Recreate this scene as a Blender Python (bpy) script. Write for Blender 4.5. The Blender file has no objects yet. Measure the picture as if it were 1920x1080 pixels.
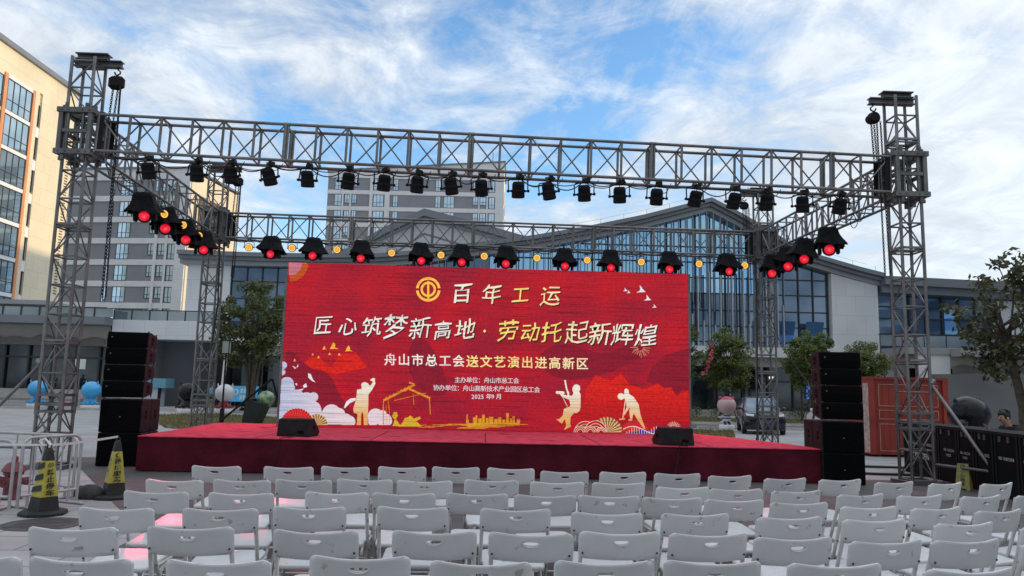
import bpy, bmesh, math, random
import numpy as np
from mathutils import Vector, Matrix, Euler
R = math.radians
PI = math.pi
random.seed(7)
scene = bpy.context.scene
col = scene.collection

# ------------------------------------------------------------------ camera
def make_camera():
    pit, rol, yaw, h = .1295, .022, .0316, 1.55
    fw = Vector((math.sin(yaw) * math.cos(pit), math.cos(yaw) * math.cos(pit), math.sin(pit)))
    r = Vector((math.cos(yaw), -math.sin(yaw), 0))
    u = r.cross(fw)
    r2 = r * math.cos(rol) + u * math.sin(rol)
    u2 = -r * math.sin(rol) + u * math.cos(rol)
    cd = bpy.data.cameras.new('camera')
    cd.sensor_width = 36
    cd.lens = 36 * 1422.1 / 1920
    cd.clip_start = .05
    cd.clip_end = 6000
    c = bpy.data.objects.new('camera', cd)
    col.objects.link(c)
    m = Matrix((r2, u2, -fw)).transposed().to_4x4()
    m.translation = (0, 0, h)
    c.matrix_world = m
    scene.camera = c
make_camera()

# ------------------------------------------------------------------ sky, sun, exposure
SUN_EL, SUN_AZ = R(7.0), R(89)          # azimuth from +Y towards +X
SUN_DIR = Vector((math.sin(SUN_AZ) * math.cos(SUN_EL), math.cos(SUN_AZ) * math.cos(SUN_EL), math.sin(SUN_EL)))

def make_world():
    w = bpy.data.worlds.new('World')
    scene.world = w
    w.use_nodes = True
    nt = w.node_tree
    nt.nodes.clear()
    N = nt.nodes.new
    L = nt.links.new
    def math_(op, a, b=None, clamp=False):
        n = N('ShaderNodeMath'); n.operation = op; n.use_clamp = clamp
        for i, x in enumerate((a, b)):
            if x is None: continue
            if isinstance(x, (int, float)): n.inputs[i].default_value = x
            else: L(x, n.inputs[i])
        return n.outputs[0]
    out = N('ShaderNodeOutputWorld'); bg = N('ShaderNodeBackground')
    L(bg.outputs[0], out.inputs[0])
    sky = N('ShaderNodeTexSky'); sky.sky_type = 'NISHITA'; sky.sun_disc = False
    sky.sun_elevation = R(24); sky.sun_rotation = SUN_AZ
    sky.sun_elevation = SUN_EL + R(9); sky.air_density = 1.0; sky.dust_density = .6; sky.ozone_density = 2.2
    tc = N('ShaderNodeTexCoord')
    sep = N('ShaderNodeSeparateXYZ'); L(tc.outputs['Generated'], sep.inputs[0])
    x, y, z = sep.outputs
    zz = math_('ADD', math_('MAXIMUM', z, 0.0), .16)
    cmb = N('ShaderNodeCombineXYZ')
    L(math_('DIVIDE', x, zz), cmb.inputs[0]); L(math_('DIVIDE', y, zz), cmb.inputs[1])
    def noise(scale, detail, rough, dist, off, stretch=(1, 1, 1), rot=0):
        mp = N('ShaderNodeMapping'); mp.inputs['Location'].default_value = off
        mp.inputs['Scale'].default_value = stretch; mp.inputs['Rotation'].default_value = (0, 0, rot)
        L(cmb.outputs[0], mp.inputs[0])
        n = N('ShaderNodeTexNoise'); n.inputs['Scale'].default_value = scale; n.inputs['Detail'].default_value = detail
        n.inputs['Roughness'].default_value = rough; n.inputs['Distortion'].default_value = dist
        L(mp.outputs[0], n.inputs['Vector'])
        return n.outputs['Fac']
    def ramp(src, stops):
        r = N('ShaderNodeValToRGB'); L(src, r.inputs[0])
        e = r.color_ramp.elements
        e[0].position, e[0].color = stops[0][0], (stops[0][1],) * 3 + (1,)
        e[1].position, e[1].color = stops[-1][0], (stops[-1][1],) * 3 + (1,)
        for p, v in stops[1:-1]:
            k = e.new(p); k.color = (v, v, v, 1)
        return r.outputs[0]
    big = noise(.72, 9, .58, .6, (1.35, .2, 0))
    wisp = noise(2.2, 12, .66, 1.6, (4, 2, 0), (1, .40, 1), .6)
    puff = noise(3.4, 14, .66, .5, (8.3, 1.7, 0))
    dens = math_('ADD', math_('MULTIPLY', big, .58), math_('ADD', math_('MULTIPLY', wisp, .19), math_('MULTIPLY', puff, .30)))
    # a thicker bank towards the sun and a thin veil low down
    dt = N('ShaderNodeVectorMath'); dt.operation = 'DOT_PRODUCT'; L(tc.outputs['Generated'], dt.inputs[0])
    dt.inputs[1].default_value = SUN_DIR
    sund = math_('MAXIMUM', dt.outputs['Value'], 0.0)
    dens = math_('ADD', dens, math_('MULTIPLY', math_('POWER', sund, 2.0), .21))
    back = math_('MULTIPLY', math_('MAXIMUM', math_('SUBTRACT', .35, y), 0.0), .25)   # overcast behind the viewer
    dens = math_('ADD', dens, back)
    cover = ramp(dens, [(.455, 0), (.505, .5), (.565, .95), (.8, 1)])
    lum = ramp(math_('ADD', puff, math_('MULTIPLY', wisp, .5)), [(.45, .46), (.72, .64), (.95, .86)])
    lum = math_('ADD', lum, math_('MULTIPLY', math_('POWER', sund, 3.0), .55))
    over = math_('MULTIPLY', math_('MAXIMUM', math_('SUBTRACT', z, .5), 0.0), 1.1)    # bright clouds overhead
    lum = math_('ADD', lum, over)
    lum = math_('MULTIPLY', lum, math_('SUBTRACT', 1.0, math_('MULTIPLY', math_('MAXIMUM', math_('MULTIPLY', y, -1.0), 0.0), .45)))
    ccol = N('ShaderNodeMix'); ccol.data_type = 'RGBA'; ccol.blend_type = 'MULTIPLY'; ccol.inputs[0].default_value = 1
    L(lum, ccol.inputs[6]); ccol.inputs[7].default_value = (.90, .965, 1.04, 1)
    skym = N('ShaderNodeMix'); skym.data_type = 'RGBA'; skym.blend_type = 'MULTIPLY'; skym.inputs[0].default_value = 1
    L(sky.outputs[0], skym.inputs[6]); skym.inputs[7].default_value = (1.9, 2.45, 2.75, 1)
    # clouds are mixed in as radiance on the sky's own scale (background strength below)
    S = .11
    cs = N('ShaderNodeMix'); cs.data_type = 'RGBA'; cs.blend_type = 'MULTIPLY'; cs.inputs[0].default_value = 1
    L(ccol.outputs[2], cs.inputs[6]); cs.inputs[7].default_value = (1.22 / S,) * 3 + (1,)
    mx = N('ShaderNodeMix'); mx.data_type = 'RGBA'
    L(cover, mx.inputs[0]); L(skym.outputs[2], mx.inputs[6]); L(cs.outputs[2], mx.inputs[7])
    # thin haze veil near the horizon
    veil = math_('MULTIPLY', math_('POWER', math_('SUBTRACT', 1.0, math_('MAXIMUM', z, 0.0)), 9.0), .8)
    mv = N('ShaderNodeMix'); mv.data_type = 'RGBA'
    L(veil, mv.inputs[0]); L(mx.outputs[2], mv.inputs[6]); mv.inputs[7].default_value = (.66 / S, .82 / S, .93 / S, 1)
    L(mv.outputs[2], bg.inputs['Color'])
    bg.inputs['Strength'].default_value = S
make_world()

sd = bpy.data.lights.new('sun', 'SUN')
sd.energy = 2.9; sd.angle = R(.6); sd.color = (1, .76, .44)
so = bpy.data.objects.new('sun', sd); col.objects.link(so)
so.location = (60, 10, 40)
so.rotation_euler = SUN_DIR.to_track_quat('Z', 'Y').to_euler()
scene.view_settings.view_transform = 'Standard'
scene.view_settings.look = 'None'
scene.view_settings.gamma = 1
scene.view_settings.use_curve_mapping = False
scene.view_settings.exposure = 0.0
scene.cycles.max_bounces = 8

# ------------------------------------------------------------------ materials
def mat(name, c, rough=.6, metal=0.0, var=.0, vscale=3.0, bump=0.0, bscale=40.0, spec=.5, c2=None, emit=None, estr=1.0, coat=0.0, dirt=None):
    m = bpy.data.materials.new(name); m.use_nodes = True
    nt = m.node_tree; b = nt.nodes['Principled BSDF']
    b.inputs['Base Color'].default_value = (*c, 1)
    b.inputs['Roughness'].default_value = rough
    b.inputs['Metallic'].default_value = metal
    b.inputs['Specular IOR Level'].default_value = spec
    if coat: b.inputs['Coat Weight'].default_value = coat
    tc = nt.nodes.new('ShaderNodeTexCoord')
    if var or c2:
        n = nt.nodes.new('ShaderNodeTexNoise'); n.inputs['Scale'].default_value = vscale; n.inputs['Detail'].default_value = 6
        nt.links.new(tc.outputs['Object'], n.inputs['Vector'])
        r = nt.nodes.new('ShaderNodeValToRGB'); e = r.color_ramp.elements
        e[0].position, e[1].position = .35, .68
        ca = tuple(max(0, x * (1 - var)) for x in c); cb = c2 or tuple(min(1, x * (1 + var)) for x in c)
        e[0].color = (*ca, 1); e[1].color = (*cb, 1)
        nt.links.new(n.outputs['Fac'], r.inputs[0])
        last = r.outputs[0]
        if dirt:                                   # small stains with a shape of their own
            oi = nt.nodes.new('ShaderNodeObjectInfo')
            ad = nt.nodes.new('ShaderNodeVectorMath'); ad.operation = 'ADD'
            mu = nt.nodes.new('ShaderNodeMath'); mu.operation = 'MULTIPLY'; mu.inputs[1].default_value = 37
            nt.links.new(oi.outputs['Random'], mu.inputs[0])
            nt.links.new(tc.outputs['Object'], ad.inputs[0]); nt.links.new(mu.outputs[0], ad.inputs[1])
            n2 = nt.nodes.new('ShaderNodeTexNoise'); n2.inputs['Scale'].default_value = dirt[1]; n2.inputs['Detail'].default_value = 8
            nt.links.new(ad.outputs[0], n2.inputs['Vector'])
            r2 = nt.nodes.new('ShaderNodeValToRGB'); r2.color_ramp.elements[0].position = dirt[2]; r2.color_ramp.elements[1].position = dirt[2] + .06
            nt.links.new(n2.outputs['Fac'], r2.inputs[0])
            mx = nt.nodes.new('ShaderNodeMix'); mx.data_type = 'RGBA'
            nt.links.new(r2.outputs[0], mx.inputs[0]); nt.links.new(last, mx.inputs[6]); mx.inputs[7].default_value = (*dirt[0], 1)
            last = mx.outputs[2]
            mr = nt.nodes.new('ShaderNodeMapRange'); mr.inputs['To Min'].default_value = .86; mr.inputs['To Max'].default_value = 1.08
            nt.links.new(oi.outputs['Random'], mr.inputs['Value'])
            vm = nt.nodes.new('ShaderNodeVectorMath'); vm.operation = 'SCALE'; nt.links.new(last, vm.inputs[0]); nt.links.new(mr.outputs[0], vm.inputs['Scale'])
            last = vm.outputs[0]
        nt.links.new(last, b.inputs['Base Color'])
    if bump:
        n = nt.nodes.new('ShaderNodeTexNoise'); n.inputs['Scale'].default_value = bscale; n.inputs['Detail'].default_value = 5
        nt.links.new(tc.outputs['Object'], n.inputs['Vector'])
        bp = nt.nodes.new('ShaderNodeBump'); bp.inputs['Strength'].default_value = bump; bp.inputs['Distance'].default_value = .02
        nt.links.new(n.outputs['Fac'], bp.inputs['Height']); nt.links.new(bp.outputs[0], b.inputs['Normal'])
    if emit:
        b.inputs['Emission Color'].default_value = (*emit, 1); b.inputs['Emission Strength'].default_value = estr
    return m

def emis(name, c, s, glossy=True):
    m = mat(name, (.02, .02, .02), .3, emit=c, estr=s)
    return m

def glass_mat(name, tint, refl=.5, rough=.02, c2=None, vscale=.25):
    """Window glass seen from outside: dark room behind it and a clear mirror of the sky."""
    m = bpy.data.materials.new(name); m.use_nodes = True
    nt = m.node_tree; b = nt.nodes['Principled BSDF']
    b.inputs['Roughness'].default_value = rough
    b.inputs['Metallic'].default_value = refl
    b.inputs['IOR'].default_value = 1.6
    tc = nt.nodes.new('ShaderNodeTexCoord')
    n = nt.nodes.new('ShaderNodeTexNoise'); n.inputs['Scale'].default_value = vscale; n.inputs['Detail'].default_value = 3
    nt.links.new(tc.outputs['Object'], n.inputs['Vector'])
    r = nt.nodes.new('ShaderNodeValToRGB'); e = r.color_ramp.elements
    e[0].position, e[1].position = .4, .62
    e[0].color = (*tint, 1); e[1].color = (*(c2 or tuple(min(1, x * 1.5) for x in tint)), 1)
    nt.links.new(n.outputs['Fac'], r.inputs[0]); nt.links.new(r.outputs[0], b.inputs['Base Color'])
    bp = nt.nodes.new('ShaderNodeBump'); bp.inputs['Strength'].default_value = .05; bp.inputs['Distance'].default_value = .05
    n3 = nt.nodes.new('ShaderNodeTexNoise'); n3.inputs['Scale'].default_value = .7
    nt.links.new(tc.outputs['Object'], n3.inputs['Vector']); nt.links.new(n3.outputs['Fac'], bp.inputs['Height'])
    nt.links.new(bp.outputs[0], b.inputs['Normal'])
    return m

def panel_mat(name, c, w, h, gap=.012, var=.06, rough=.55, plane='xz', line=.55, blot=.93):
    """Cladding or paving laid in panels with dark joints."""
    m = bpy.data.materials.new(name); m.use_nodes = True
    nt = m.node_tree; b = nt.nodes['Principled BSDF']; b.inputs['Roughness'].default_value = rough
    tc = nt.nodes.new('ShaderNodeTexCoord'); sp = nt.nodes.new('ShaderNodeSeparateXYZ'); cb = nt.nodes.new('ShaderNodeCombineXYZ')
    nt.links.new(tc.outputs['Object'], sp.inputs[0])
    i = {'x': 0, 'y': 1, 'z': 2}
    nt.links.new(sp.outputs[i[plane[0]]], cb.inputs[0]); nt.links.new(sp.outputs[i[plane[1]]], cb.inputs[1])
    br = nt.nodes.new('ShaderNodeTexBrick')
    br.inputs['Scale'].default_value = 1; br.inputs['Brick Width'].default_value = w; br.inputs['Row Height'].default_value = h
    br.inputs['Mortar Size'].default_value = gap; br.inputs['Mortar Smooth'].default_value = .1; br.inputs['Bias'].default_value = 0
    br.inputs['Color1'].default_value = (*[x * (1 - var) for x in c], 1); br.inputs['Color2'].default_value = (*[min(1, x * (1 + var)) for x in c], 1)
    br.inputs['Mortar'].default_value = (*[x * line for x in c], 1)
    nt.links.new(cb.outputs[0], br.inputs['Vector'])
    n = nt.nodes.new('ShaderNodeTexNoise'); n.inputs['Scale'].default_value = .8; n.inputs['Detail'].default_value = 8
    n.inputs['Roughness'].default_value = .65
    nt.links.new(tc.outputs['Object'], n.inputs['Vector'])
    rr = nt.nodes.new('ShaderNodeValToRGB'); rr.color_ramp.elements[0].position = .3; rr.color_ramp.elements[1].position = .7
    rr.color_ramp.elements[0].color = (blot, blot, blot, 1); rr.color_ramp.elements[1].color = (2 - blot, 2 - blot, 2 - blot - .02, 1)
    if blot > .9: n.inputs['Scale'].default_value = .25
    nt.links.new(n.outputs['Fac'], rr.inputs[0])
    mx = nt.nodes.new('ShaderNodeMix'); mx.data_type = 'RGBA'; mx.blend_type = 'MULTIPLY'; mx.inputs[0].default_value = 1
    nt.links.new(br.outputs['Color'], mx.inputs[6]); nt.links.new(rr.outputs[0], mx.inputs[7])
    nt.links.new(mx.outputs[2], b.inputs['Base Color'])
    return m

M = {}
M['alu'] = mat('weathered_steel', (.19, .188, .186), .45, .7, .28, 2.5, .15, 60)
M['alu_dark'] = mat('dark_steel', (.12, .12, .12), .5, .6, .3, 3)
M['black'] = mat('black_paint', (.011, .011, .013), .7, 0, .3, 5, .1, 80, spec=.2)
M['grille'] = mat('black_grille', (.0045, .0045, .0052), .9, 0, .3, 30, .25, 300, spec=.05)
M['case'] = mat('black_cabinet', (.018, .017, .019), .7, 0, .35, 6, .15, 120, spec=.15)
M['hole'] = mat('recess_black', (.004, .004, .004), .9, spec=.1)
M['fabric'] = mat('black_rain_fabric', (.006, .006, .008), .75, 0, .4, 8, .5, 25, spec=.2)
M['chain'] = mat('chain_steel', (.03, .03, .032), .5, .5)
M['white_plastic'] = mat('white_chair_plastic', (.61, .61, .615), .42, 0, .06, 5, .06, 250, c2=(.67, .67, .675), dirt=((.40, .385, .365), 15, .655))
M['white_tube'] = mat('white_painted_tube', (.62, .61, .59), .45, 0, .12, 14, dirt=((.10, .07, .05), 26, .62))
M['bolt'] = mat('bolt', (.05, .05, .055), .5, .5)
M['carpet'] = mat('red_carpet', (.68, .075, .125), .95, 0, .20, 5, .7, 120, spec=.1, dirt=((.40, .035, .06), 2.4, .60))
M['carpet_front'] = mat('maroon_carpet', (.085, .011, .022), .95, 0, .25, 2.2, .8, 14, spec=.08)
M['white'] = mat('white_paint', (.72, .72, .72), .5, 0, .08, 2)
M['rubber'] = mat('black_rubber', (.013, .015, .014), .65, 0, .3, 8)

# ------------------------------------------------------------------ mesh helpers
class MB:
    def __init__(s):
        s.v = []; s.f = []; s.m = []; s.s = []
        s.M = None
    def add(s, vs, fs, m=0, smooth=False):
        o = len(s.v)
        if s.M is not None: vs = [tuple(s.M @ Vector(p)) for p in vs]
        s.v += [tuple(p) for p in vs]
        for f in fs:
            s.f.append([i + o for i in f]); s.m.append(m); s.s.append(smooth)
        return s
    def box(s, x0, x1, y0, y1, z0, z1, m=0):
        v = [(x0, y0, z0), (x1, y0, z0), (x1, y1, z0), (x0, y1, z0), (x0, y0, z1), (x1, y0, z1), (x1, y1, z1), (x0, y1, z1)]
        return s.add(v, [(3, 2, 1, 0), (4, 5, 6, 7), (0, 1, 5, 4), (1, 2, 6, 5), (2, 3, 7, 6), (3, 0, 4, 7)], m)
    def obox(s, c, size, rot=(0, 0, 0), m=0):
        E_ = Euler(rot).to_matrix(); c = Vector(c)
        v = [tuple(c + E_ @ Vector((sx * size[0] / 2, sy * size[1] / 2, sz * size[2] / 2))) for sz in (-1, 1) for sx, sy in ((-1, -1), (1, -1), (1, 1), (-1, 1))]
        return s.add(v, [(3, 2, 1, 0), (4, 5, 6, 7), (0, 1, 5, 4), (1, 2, 6, 5), (2, 3, 7, 6), (3, 0, 4, 7)], m)
    def rbox(s, x0, x1, y0, y1, z0, z1, b=.02, m=0):
        """Box with chamfered vertical and horizontal edges."""
        rings = []
        for z, k in ((z0, b), (z0 + b, 0), (z1 - b, 0), (z1, b)):
            c = b
            a0, a1, b0, b1 = x0 + k, x1 - k, y0 + k, y1 - k
            rings.append([(a0 + c, b0, z), (a1 - c, b0, z), (a1, b0 + c, z), (a1, b1 - c, z), (a1 - c, b1, z), (a0 + c, b1, z), (a0, b1 - c, z), (a0, b0 + c, z)])
        vs = sum(rings, []); fs = []
        for r in range(3):
            for i in range(8):
                j = (i + 1) % 8; fs.append((r * 8 + i, r * 8 + j, r * 8 + 8 + j, r * 8 + 8 + i))
        fs.append(tuple(range(7, -1, -1))); fs.append(tuple(range(24, 32)))
        return s.add(vs, fs, m)
    def tube(s, p, q, r, n=8, m=0, r2=None, cap=True, smooth=True):
        p, q = Vector(p), Vector(q); d = q - p
        if d.length < 1e-6: return s
        d.normalize()
        a = d.cross(Vector((0, 0, 1)) if abs(d.z) < .9 else Vector((1, 0, 0))).normalized(); b = d.cross(a)
        r2 = r if r2 is None else r2
        vs = []
        for c, rr in ((p, r), (q, r2)):
            for i in range(n):
                t = 2 * PI * i / n; vs.append(tuple(c + (a * math.cos(t) + b * math.sin(t)) * rr))
        s.add(vs, [(i, n + i, n + (i + 1) % n, (i + 1) % n) for i in range(n)], m, smooth)
        if cap: s.add(vs, [tuple(range(n)), tuple(range(2 * n - 1, n - 1, -1))], m)
        return s
    def path(s, pts, r, n=6, m=0, closed=False):
        pts = [Vector(p) for p in pts]; k = len(pts); vs = []; prev = None
        for i, p in enumerate(pts):
            if closed: t = pts[(i + 1) % k] - pts[i - 1]
            else: t = pts[min(i + 1, k - 1)] - pts[max(i - 1, 0)]
            t.normalize()
            if prev is None: a = t.cross(Vector((0, 0, 1)) if abs(t.z) < .9 else Vector((1, 0, 0))).normalized()
            else:
                a = (prev - t * prev.dot(t))
                a = a.normalized() if a.length > 1e-6 else t.orthogonal().normalized()
            prev = a; b = t.cross(a)
            rr = r[i] if isinstance(r, (list, tuple)) else r
            for j in range(n):
                th = 2 * PI * j / n; vs.append(tuple(p + (a * math.cos(th) + b * math.sin(th)) * rr))
        fs = []
        for i in range(k if closed else k - 1):
            i2 = (i + 1) % k
            for j in range(n): fs.append((i * n + j, i * n + (j + 1) % n, i2 * n + (j + 1) % n, i2 * n + j))
        if not closed:
            fs.append(tuple(range(n - 1, -1, -1))); fs.append(tuple(range((k - 1) * n, k * n)))
        return s.add(vs, fs, m, True)
    def lathe(s, prof, n=16, c=(0, 0, 0), rot=None, m=0, smooth=True, squash=(1, 1)):
        Mx = Euler(rot).to_matrix() if rot else Matrix.Identity(3); c = Vector(c)
        vs = []
        for r, z in prof:
            for i in range(n):
                t = 2 * PI * (i + .5) / n
                vs.append(tuple(c + Mx @ Vector((math.cos(t) * r * squash[0], math.sin(t) * r * squash[1], z))))
        fs = []
        for k in range(len(prof) - 1):
            for i in range(n):
                j = (i + 1) % n; fs.append((k * n + i, k * n + j, k * n + n + j, k * n + n + i))
        s.add(vs, fs, m, smooth)
        if prof[0][0] > 1e-4: s.add(vs[:n], [tuple(range(n - 1, -1, -1))], m)
        if prof[-1][0] > 1e-4: s.add(vs[-n:], [tuple(range(n))], m)
        return s
    def ball(s, c, rx, ry, rz, nu=16, nv=10, m=0):
        prof = [(math.sin(PI * k / nv), -math.cos(PI * k / nv)) for k in range(nv + 1)]
        prof[0] = (1e-5, -1); prof[-1] = (1e-5, 1)
        vs = []
        for r, z in prof:
            for i in range(nu):
                t = 2 * PI * i / nu; vs.append((c[0] + rx * r * math.cos(t), c[1] + ry * r * math.sin(t), c[2] + rz * z))
        fs = [(k * nu + i, k * nu + (i + 1) % nu, (k + 1) * nu + (i + 1) % nu, (k + 1) * nu + i) for k in range(nv) for i in range(nu)]
        return s.add(vs, fs, m, True)
    def prism(s, poly, a0, a1, plane='xz', m=0):
        """Extrude a 2-D outline between a0 and a1 along the third axis."""
        def P(u, v, a): return {'xz': (u, a, v), 'yz': (a, u, v), 'xy': (u, v, a)}[plane]
        n = len(poly)
        vs = [P(u, v, a0) for u, v in poly] + [P(u, v, a1) for u, v in poly]
        fs = [tuple(range(n)), tuple(range(2 * n - 1, n - 1, -1))] + [(i, i + n, (i + 1) % n + n, (i + 1) % n) for i in range(n)]
        return s.add(vs, fs, m)
    def pieces(s, gap=.006):
        """Loose shapes in this builder; shapes whose boxes touch stay together."""
        n = len(s.v); par = list(range(n))
        def find(a):
            while par[a] != a: par[a] = par[par[a]]; a = par[a]
            return a
        for f in s.f:
            r = find(f[0])
            for i in f[1:]: par[find(i)] = r
        boxes = {}
        for i, p in enumerate(s.v):
            r = find(i); b_ = boxes.setdefault(r, [list(p), list(p)])
            for k in range(3): b_[0][k] = min(b_[0][k], p[k]); b_[1][k] = max(b_[1][k], p[k])
        keys = list(boxes); g_ = {k: k for k in keys}
        def gf(a):
            while g_[a] != a: a = g_[a]
            return a
        for i, a in enumerate(keys):
            for c in keys[i + 1:]:
                if all(boxes[a][0][k] <= boxes[c][1][k] + gap and boxes[c][0][k] <= boxes[a][1][k] + gap for k in range(3)): g_[gf(a)] = gf(c)
        out = {}
        for f, m_, sm in zip(s.f, s.m, s.s):
            q = out.setdefault(gf(find(f[0])), MB()); mp = q.__dict__.setdefault('mp', {})
            idx = []
            for i in f:
                if i not in mp: mp[i] = len(q.v); q.v.append(s.v[i])
                idx.append(mp[i])
            q.f.append(idx); q.m.append(m_); q.s.append(sm)
        return list(out.values())
    def split(s, name, mats, parent=None, gap=.006):
        return [q.build(name, mats, parent) for q in s.pieces(gap)]
    def build(s, name, mats, parent=None, loc=None, fix=True):
        me = bpy.data.meshes.new(name)
        me.from_pydata(s.v, [], s.f)
        if not isinstance(mats, (list, tuple)): mats = [mats]
        for m_ in mats: me.materials.append(m_)
        me.polygons.foreach_set('material_index', s.m)
        me.polygons.foreach_set('use_smooth', s.s)
        if fix:
            bm = bmesh.new(); bm.from_mesh(me); bmesh.ops.recalc_face_normals(bm, faces=bm.faces); bm.to_mesh(me); bm.free()
        if any(s.s): me.set_sharp_from_angle(angle=R(63))
        me.update()
        o = bpy.data.objects.new(name, me); col.objects.link(o)
        if parent is not None: o.parent = parent
        if loc is not None: o.location = loc
        return o

def tag(o, label=None, cat=None, group=None, kind=None):
    if label: o['label'] = label
    if cat: o['category'] = cat
    if group: o['group'] = group
    if kind: o['kind'] = kind
    return o
def empty(name, loc=(0, 0, 0), rz=0.0, rot=None):
    o = bpy.data.objects.new(name, None); o.empty_display_size = .2; col.objects.link(o)
    o.location = loc; o.rotation_euler = rot or (0, 0, rz)
    return o
KIDS = {}
def copy_tree(o, parent=None):
    c = o.copy(); col.objects.link(c)
    if parent is not None: c.parent = parent
    for ch in [x for x in bpy.data.objects if x.parent == o]: copy_tree(ch, c)
    return c
def copy_thing(root, kids, loc, rz=None, rot=None):
    """kids: {part: [its sub-parts]} collected once per kind."""
    r = root.copy(); col.objects.link(r); r.location = loc
    if rz is not None: r.rotation_euler = (0, 0, rz)
    if rot is not None: r.rotation_euler = rot
    for k, subs in kids:
        a = k.copy(); col.objects.link(a); a.parent = r
        for q in subs:
            b = q.copy(); col.objects.link(b); b.parent = a
    return r
def kids_of(root):
    return [(k, [q for q in bpy.data.objects if q.parent == k]) for k in bpy.data.objects if k.parent == root]
ORD = 'first second third fourth fifth sixth seventh eighth ninth tenth eleventh twelfth thirteenth fourteenth fifteenth sixteenth seventeenth eighteenth nineteenth twentieth'.split()

# ------------------------------------------------------------------ ground and roads
SL = .0105
def gz(y): return -SL * min(max(0, y - 14), 46)
M['plaza'] = panel_mat('plaza_granite', (.33, .328, .33), 1.2, .6, .014, .10, .7, 'xy', .5, .80)
M['dark_paving'] = panel_mat('dark_granite', (.088, .086, .087), .9, .6, .012, .16, .75, 'xy', .6, .76)
M['asphalt'] = mat('asphalt', (.075, .075, .078), .85, 0, .25, 1.2, .3, 60)
M['kerb'] = mat('kerb_stone', (.45, .44, .43), .7, 0, .12, 2)
M['lawn'] = mat('dry_lawn', (.13, .12, .05), .95, 0, .35, 1.5, .8, 30, c2=(.22, .185, .09))

def build_ground():
    ys = [-60, 14, 60, 900]
    vs = []; fs = []
    for y in ys:
        vs += [(-900, y, gz(y)), (900, y, gz(y))]
    for i in range(3): fs.append((2 * i, 2 * i + 1, 2 * i + 3, 2 * i + 2))
    b = MB(); b.add(vs, fs)
    tag(b.build('ground', M['plaza']), kind='structure')
    def sheet(name, pts, dz, m):
        b = MB()
        # split on the slope break so the sheet hugs the ground
        b.add([(x, y, gz(y) + dz) for x, y in pts], [tuple(range(len(pts)))])
        return tag(b.build(name, m), kind='structure')
    b = MB()
    b.add([(-2.4, -8, .004), (9, -8, .004), (9, 14, .004), (-7.2, 14, .004), (-5.3, 11.0, .004), (-3.4, 8.0, .004)], [(0, 1, 2, 3, 4, 5)])
    b.add([(-7.2, 14, .004), (7.0, 14, .004), (6.8, 15.6, gz(15.6) + .004), (-8.2, 15.6, gz(15.6) + .004)], [(0, 1, 2, 3)])
    tag(b.build('forecourt_paving', M['dark_paving']), kind='structure')
    sheet('road', [(-60, 46.5), (-9.5, 46.5), (9.9, 36.9), (60, 36.9), (60, 42.5), (11, 42.5), (-8, 51.5), (-60, 51.5)], .004, M['asphalt'])
    sheet('lawn', [(-16.6, 39), (-14.2, 33.4), (-11.2, 27.4), (-7.5, 24), (-5.5, 32), (-10.4, 39), (-15.1, 43)], .012, M['lawn'])
    sheet('roadside_lawn', [(2, 33.2), (2.6, 26.5), (9.4, 28.6), (11.2, 34.4), (6, 35.2)], .012, M['lawn'])
    sheet('verge_lawn', [(10.6, 43.0), (60, 43.0), (60, 59.0), (6, 59.0)], .012, M['lawn'])
    def kerb(name, p, q, w=.3, h=.13):
        d = Vector((q[0] - p[0], q[1] - p[1])); n = Vector((-d.y, d.x)).normalized() * w / 2
        pts = [(p[0] + n.x, p[1] + n.y), (q[0] + n.x, q[1] + n.y), (q[0] - n.x, q[1] - n.y), (p[0] - n.x, p[1] - n.y)]
        b = MB(); vs = [(x, y, gz(y) - .05) for x, y in pts] + [(x, y, gz(y) + h) for x, y in pts]
        b.add(vs, [(0, 3, 2, 1), (4, 5, 6, 7), (0, 1, 5, 4), (1, 2, 6, 5), (2, 3, 7, 6), (3, 0, 4, 7)])
        tag(b.build(name, M['kerb']), kind='structure')
    kerb('kerb', (-30, 45.6), (-9.5, 45.6)); kerb('kerb', (-9.3, 45.5), (9.9, 36.6)); kerb('kerb', (10.2, 36.6), (60, 36.6))
    kerb('kerb', (11, 42.8), (60, 42.8))
    # steps up to the left shops
    b = MB()
    for k in range(6):
        b.box(-70, -28.2, 52.5 + k * .75, 58.6, -.5 + (.03 if k else 0) + .17 * k - (.2 if not k else .001), -.5 + .19 * (k + 1))
    tag(b.build('steps', panel_mat('step_stone', (.36, .355, .35), 1.2, .4, .012, .06, .7, 'xy', .6)), kind='structure')
build_ground()

# ------------------------------------------------------------------ buildings
M['cream'] = panel_mat('cream_cladding', (.68, .61, .47), 2.4, 1.86, .02, .03, .6, 'yz', .72)
M['creamx'] = panel_mat('cream_cladding_side', (.68, .61, .47), 2.4, 1.6, .02, .03, .6, 'yz', .72)
M['pale'] = panel_mat('pale_cladding', (.68, .70, .74), 1.6, 1.6, .015, .03, .6, 'xz', .75)
M['band'] = mat('pale_band', (.70, .71, .74), .6, 0, .06, .5)
M['greywall'] = mat('grey_render', (.25, .26, .295), .75, 0, .06, .4)
M['orange'] = mat('orange_panel', (.62, .27, .12), .5, 0, .1, .5)
M['louver'] = mat('brown_louver', (.10, .075, .06), .6, 0, .3, 6)
M['frame'] = mat('window_frame', (.035, .037, .04), .4, .3)
M['fascia'] = mat('grey_roof_metal', (.20, .215, .24), .42, .35, .08, .3)
M['fascia2'] = mat('pale_roof_edge', (.34, .35, .37), .5, .2, .06, .3)
M['fin'] = mat('grey_fin', (.22, .25, .30), .4, .4, .05, 1)
M['finw'] = mat('pale_fin', (.42, .44, .46), .4, .3, .05, 1)
M['glass_b'] = glass_mat('blue_glass', (.30, .62, 1.0), .92, .03, (.48, .80, 1.0))
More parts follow.
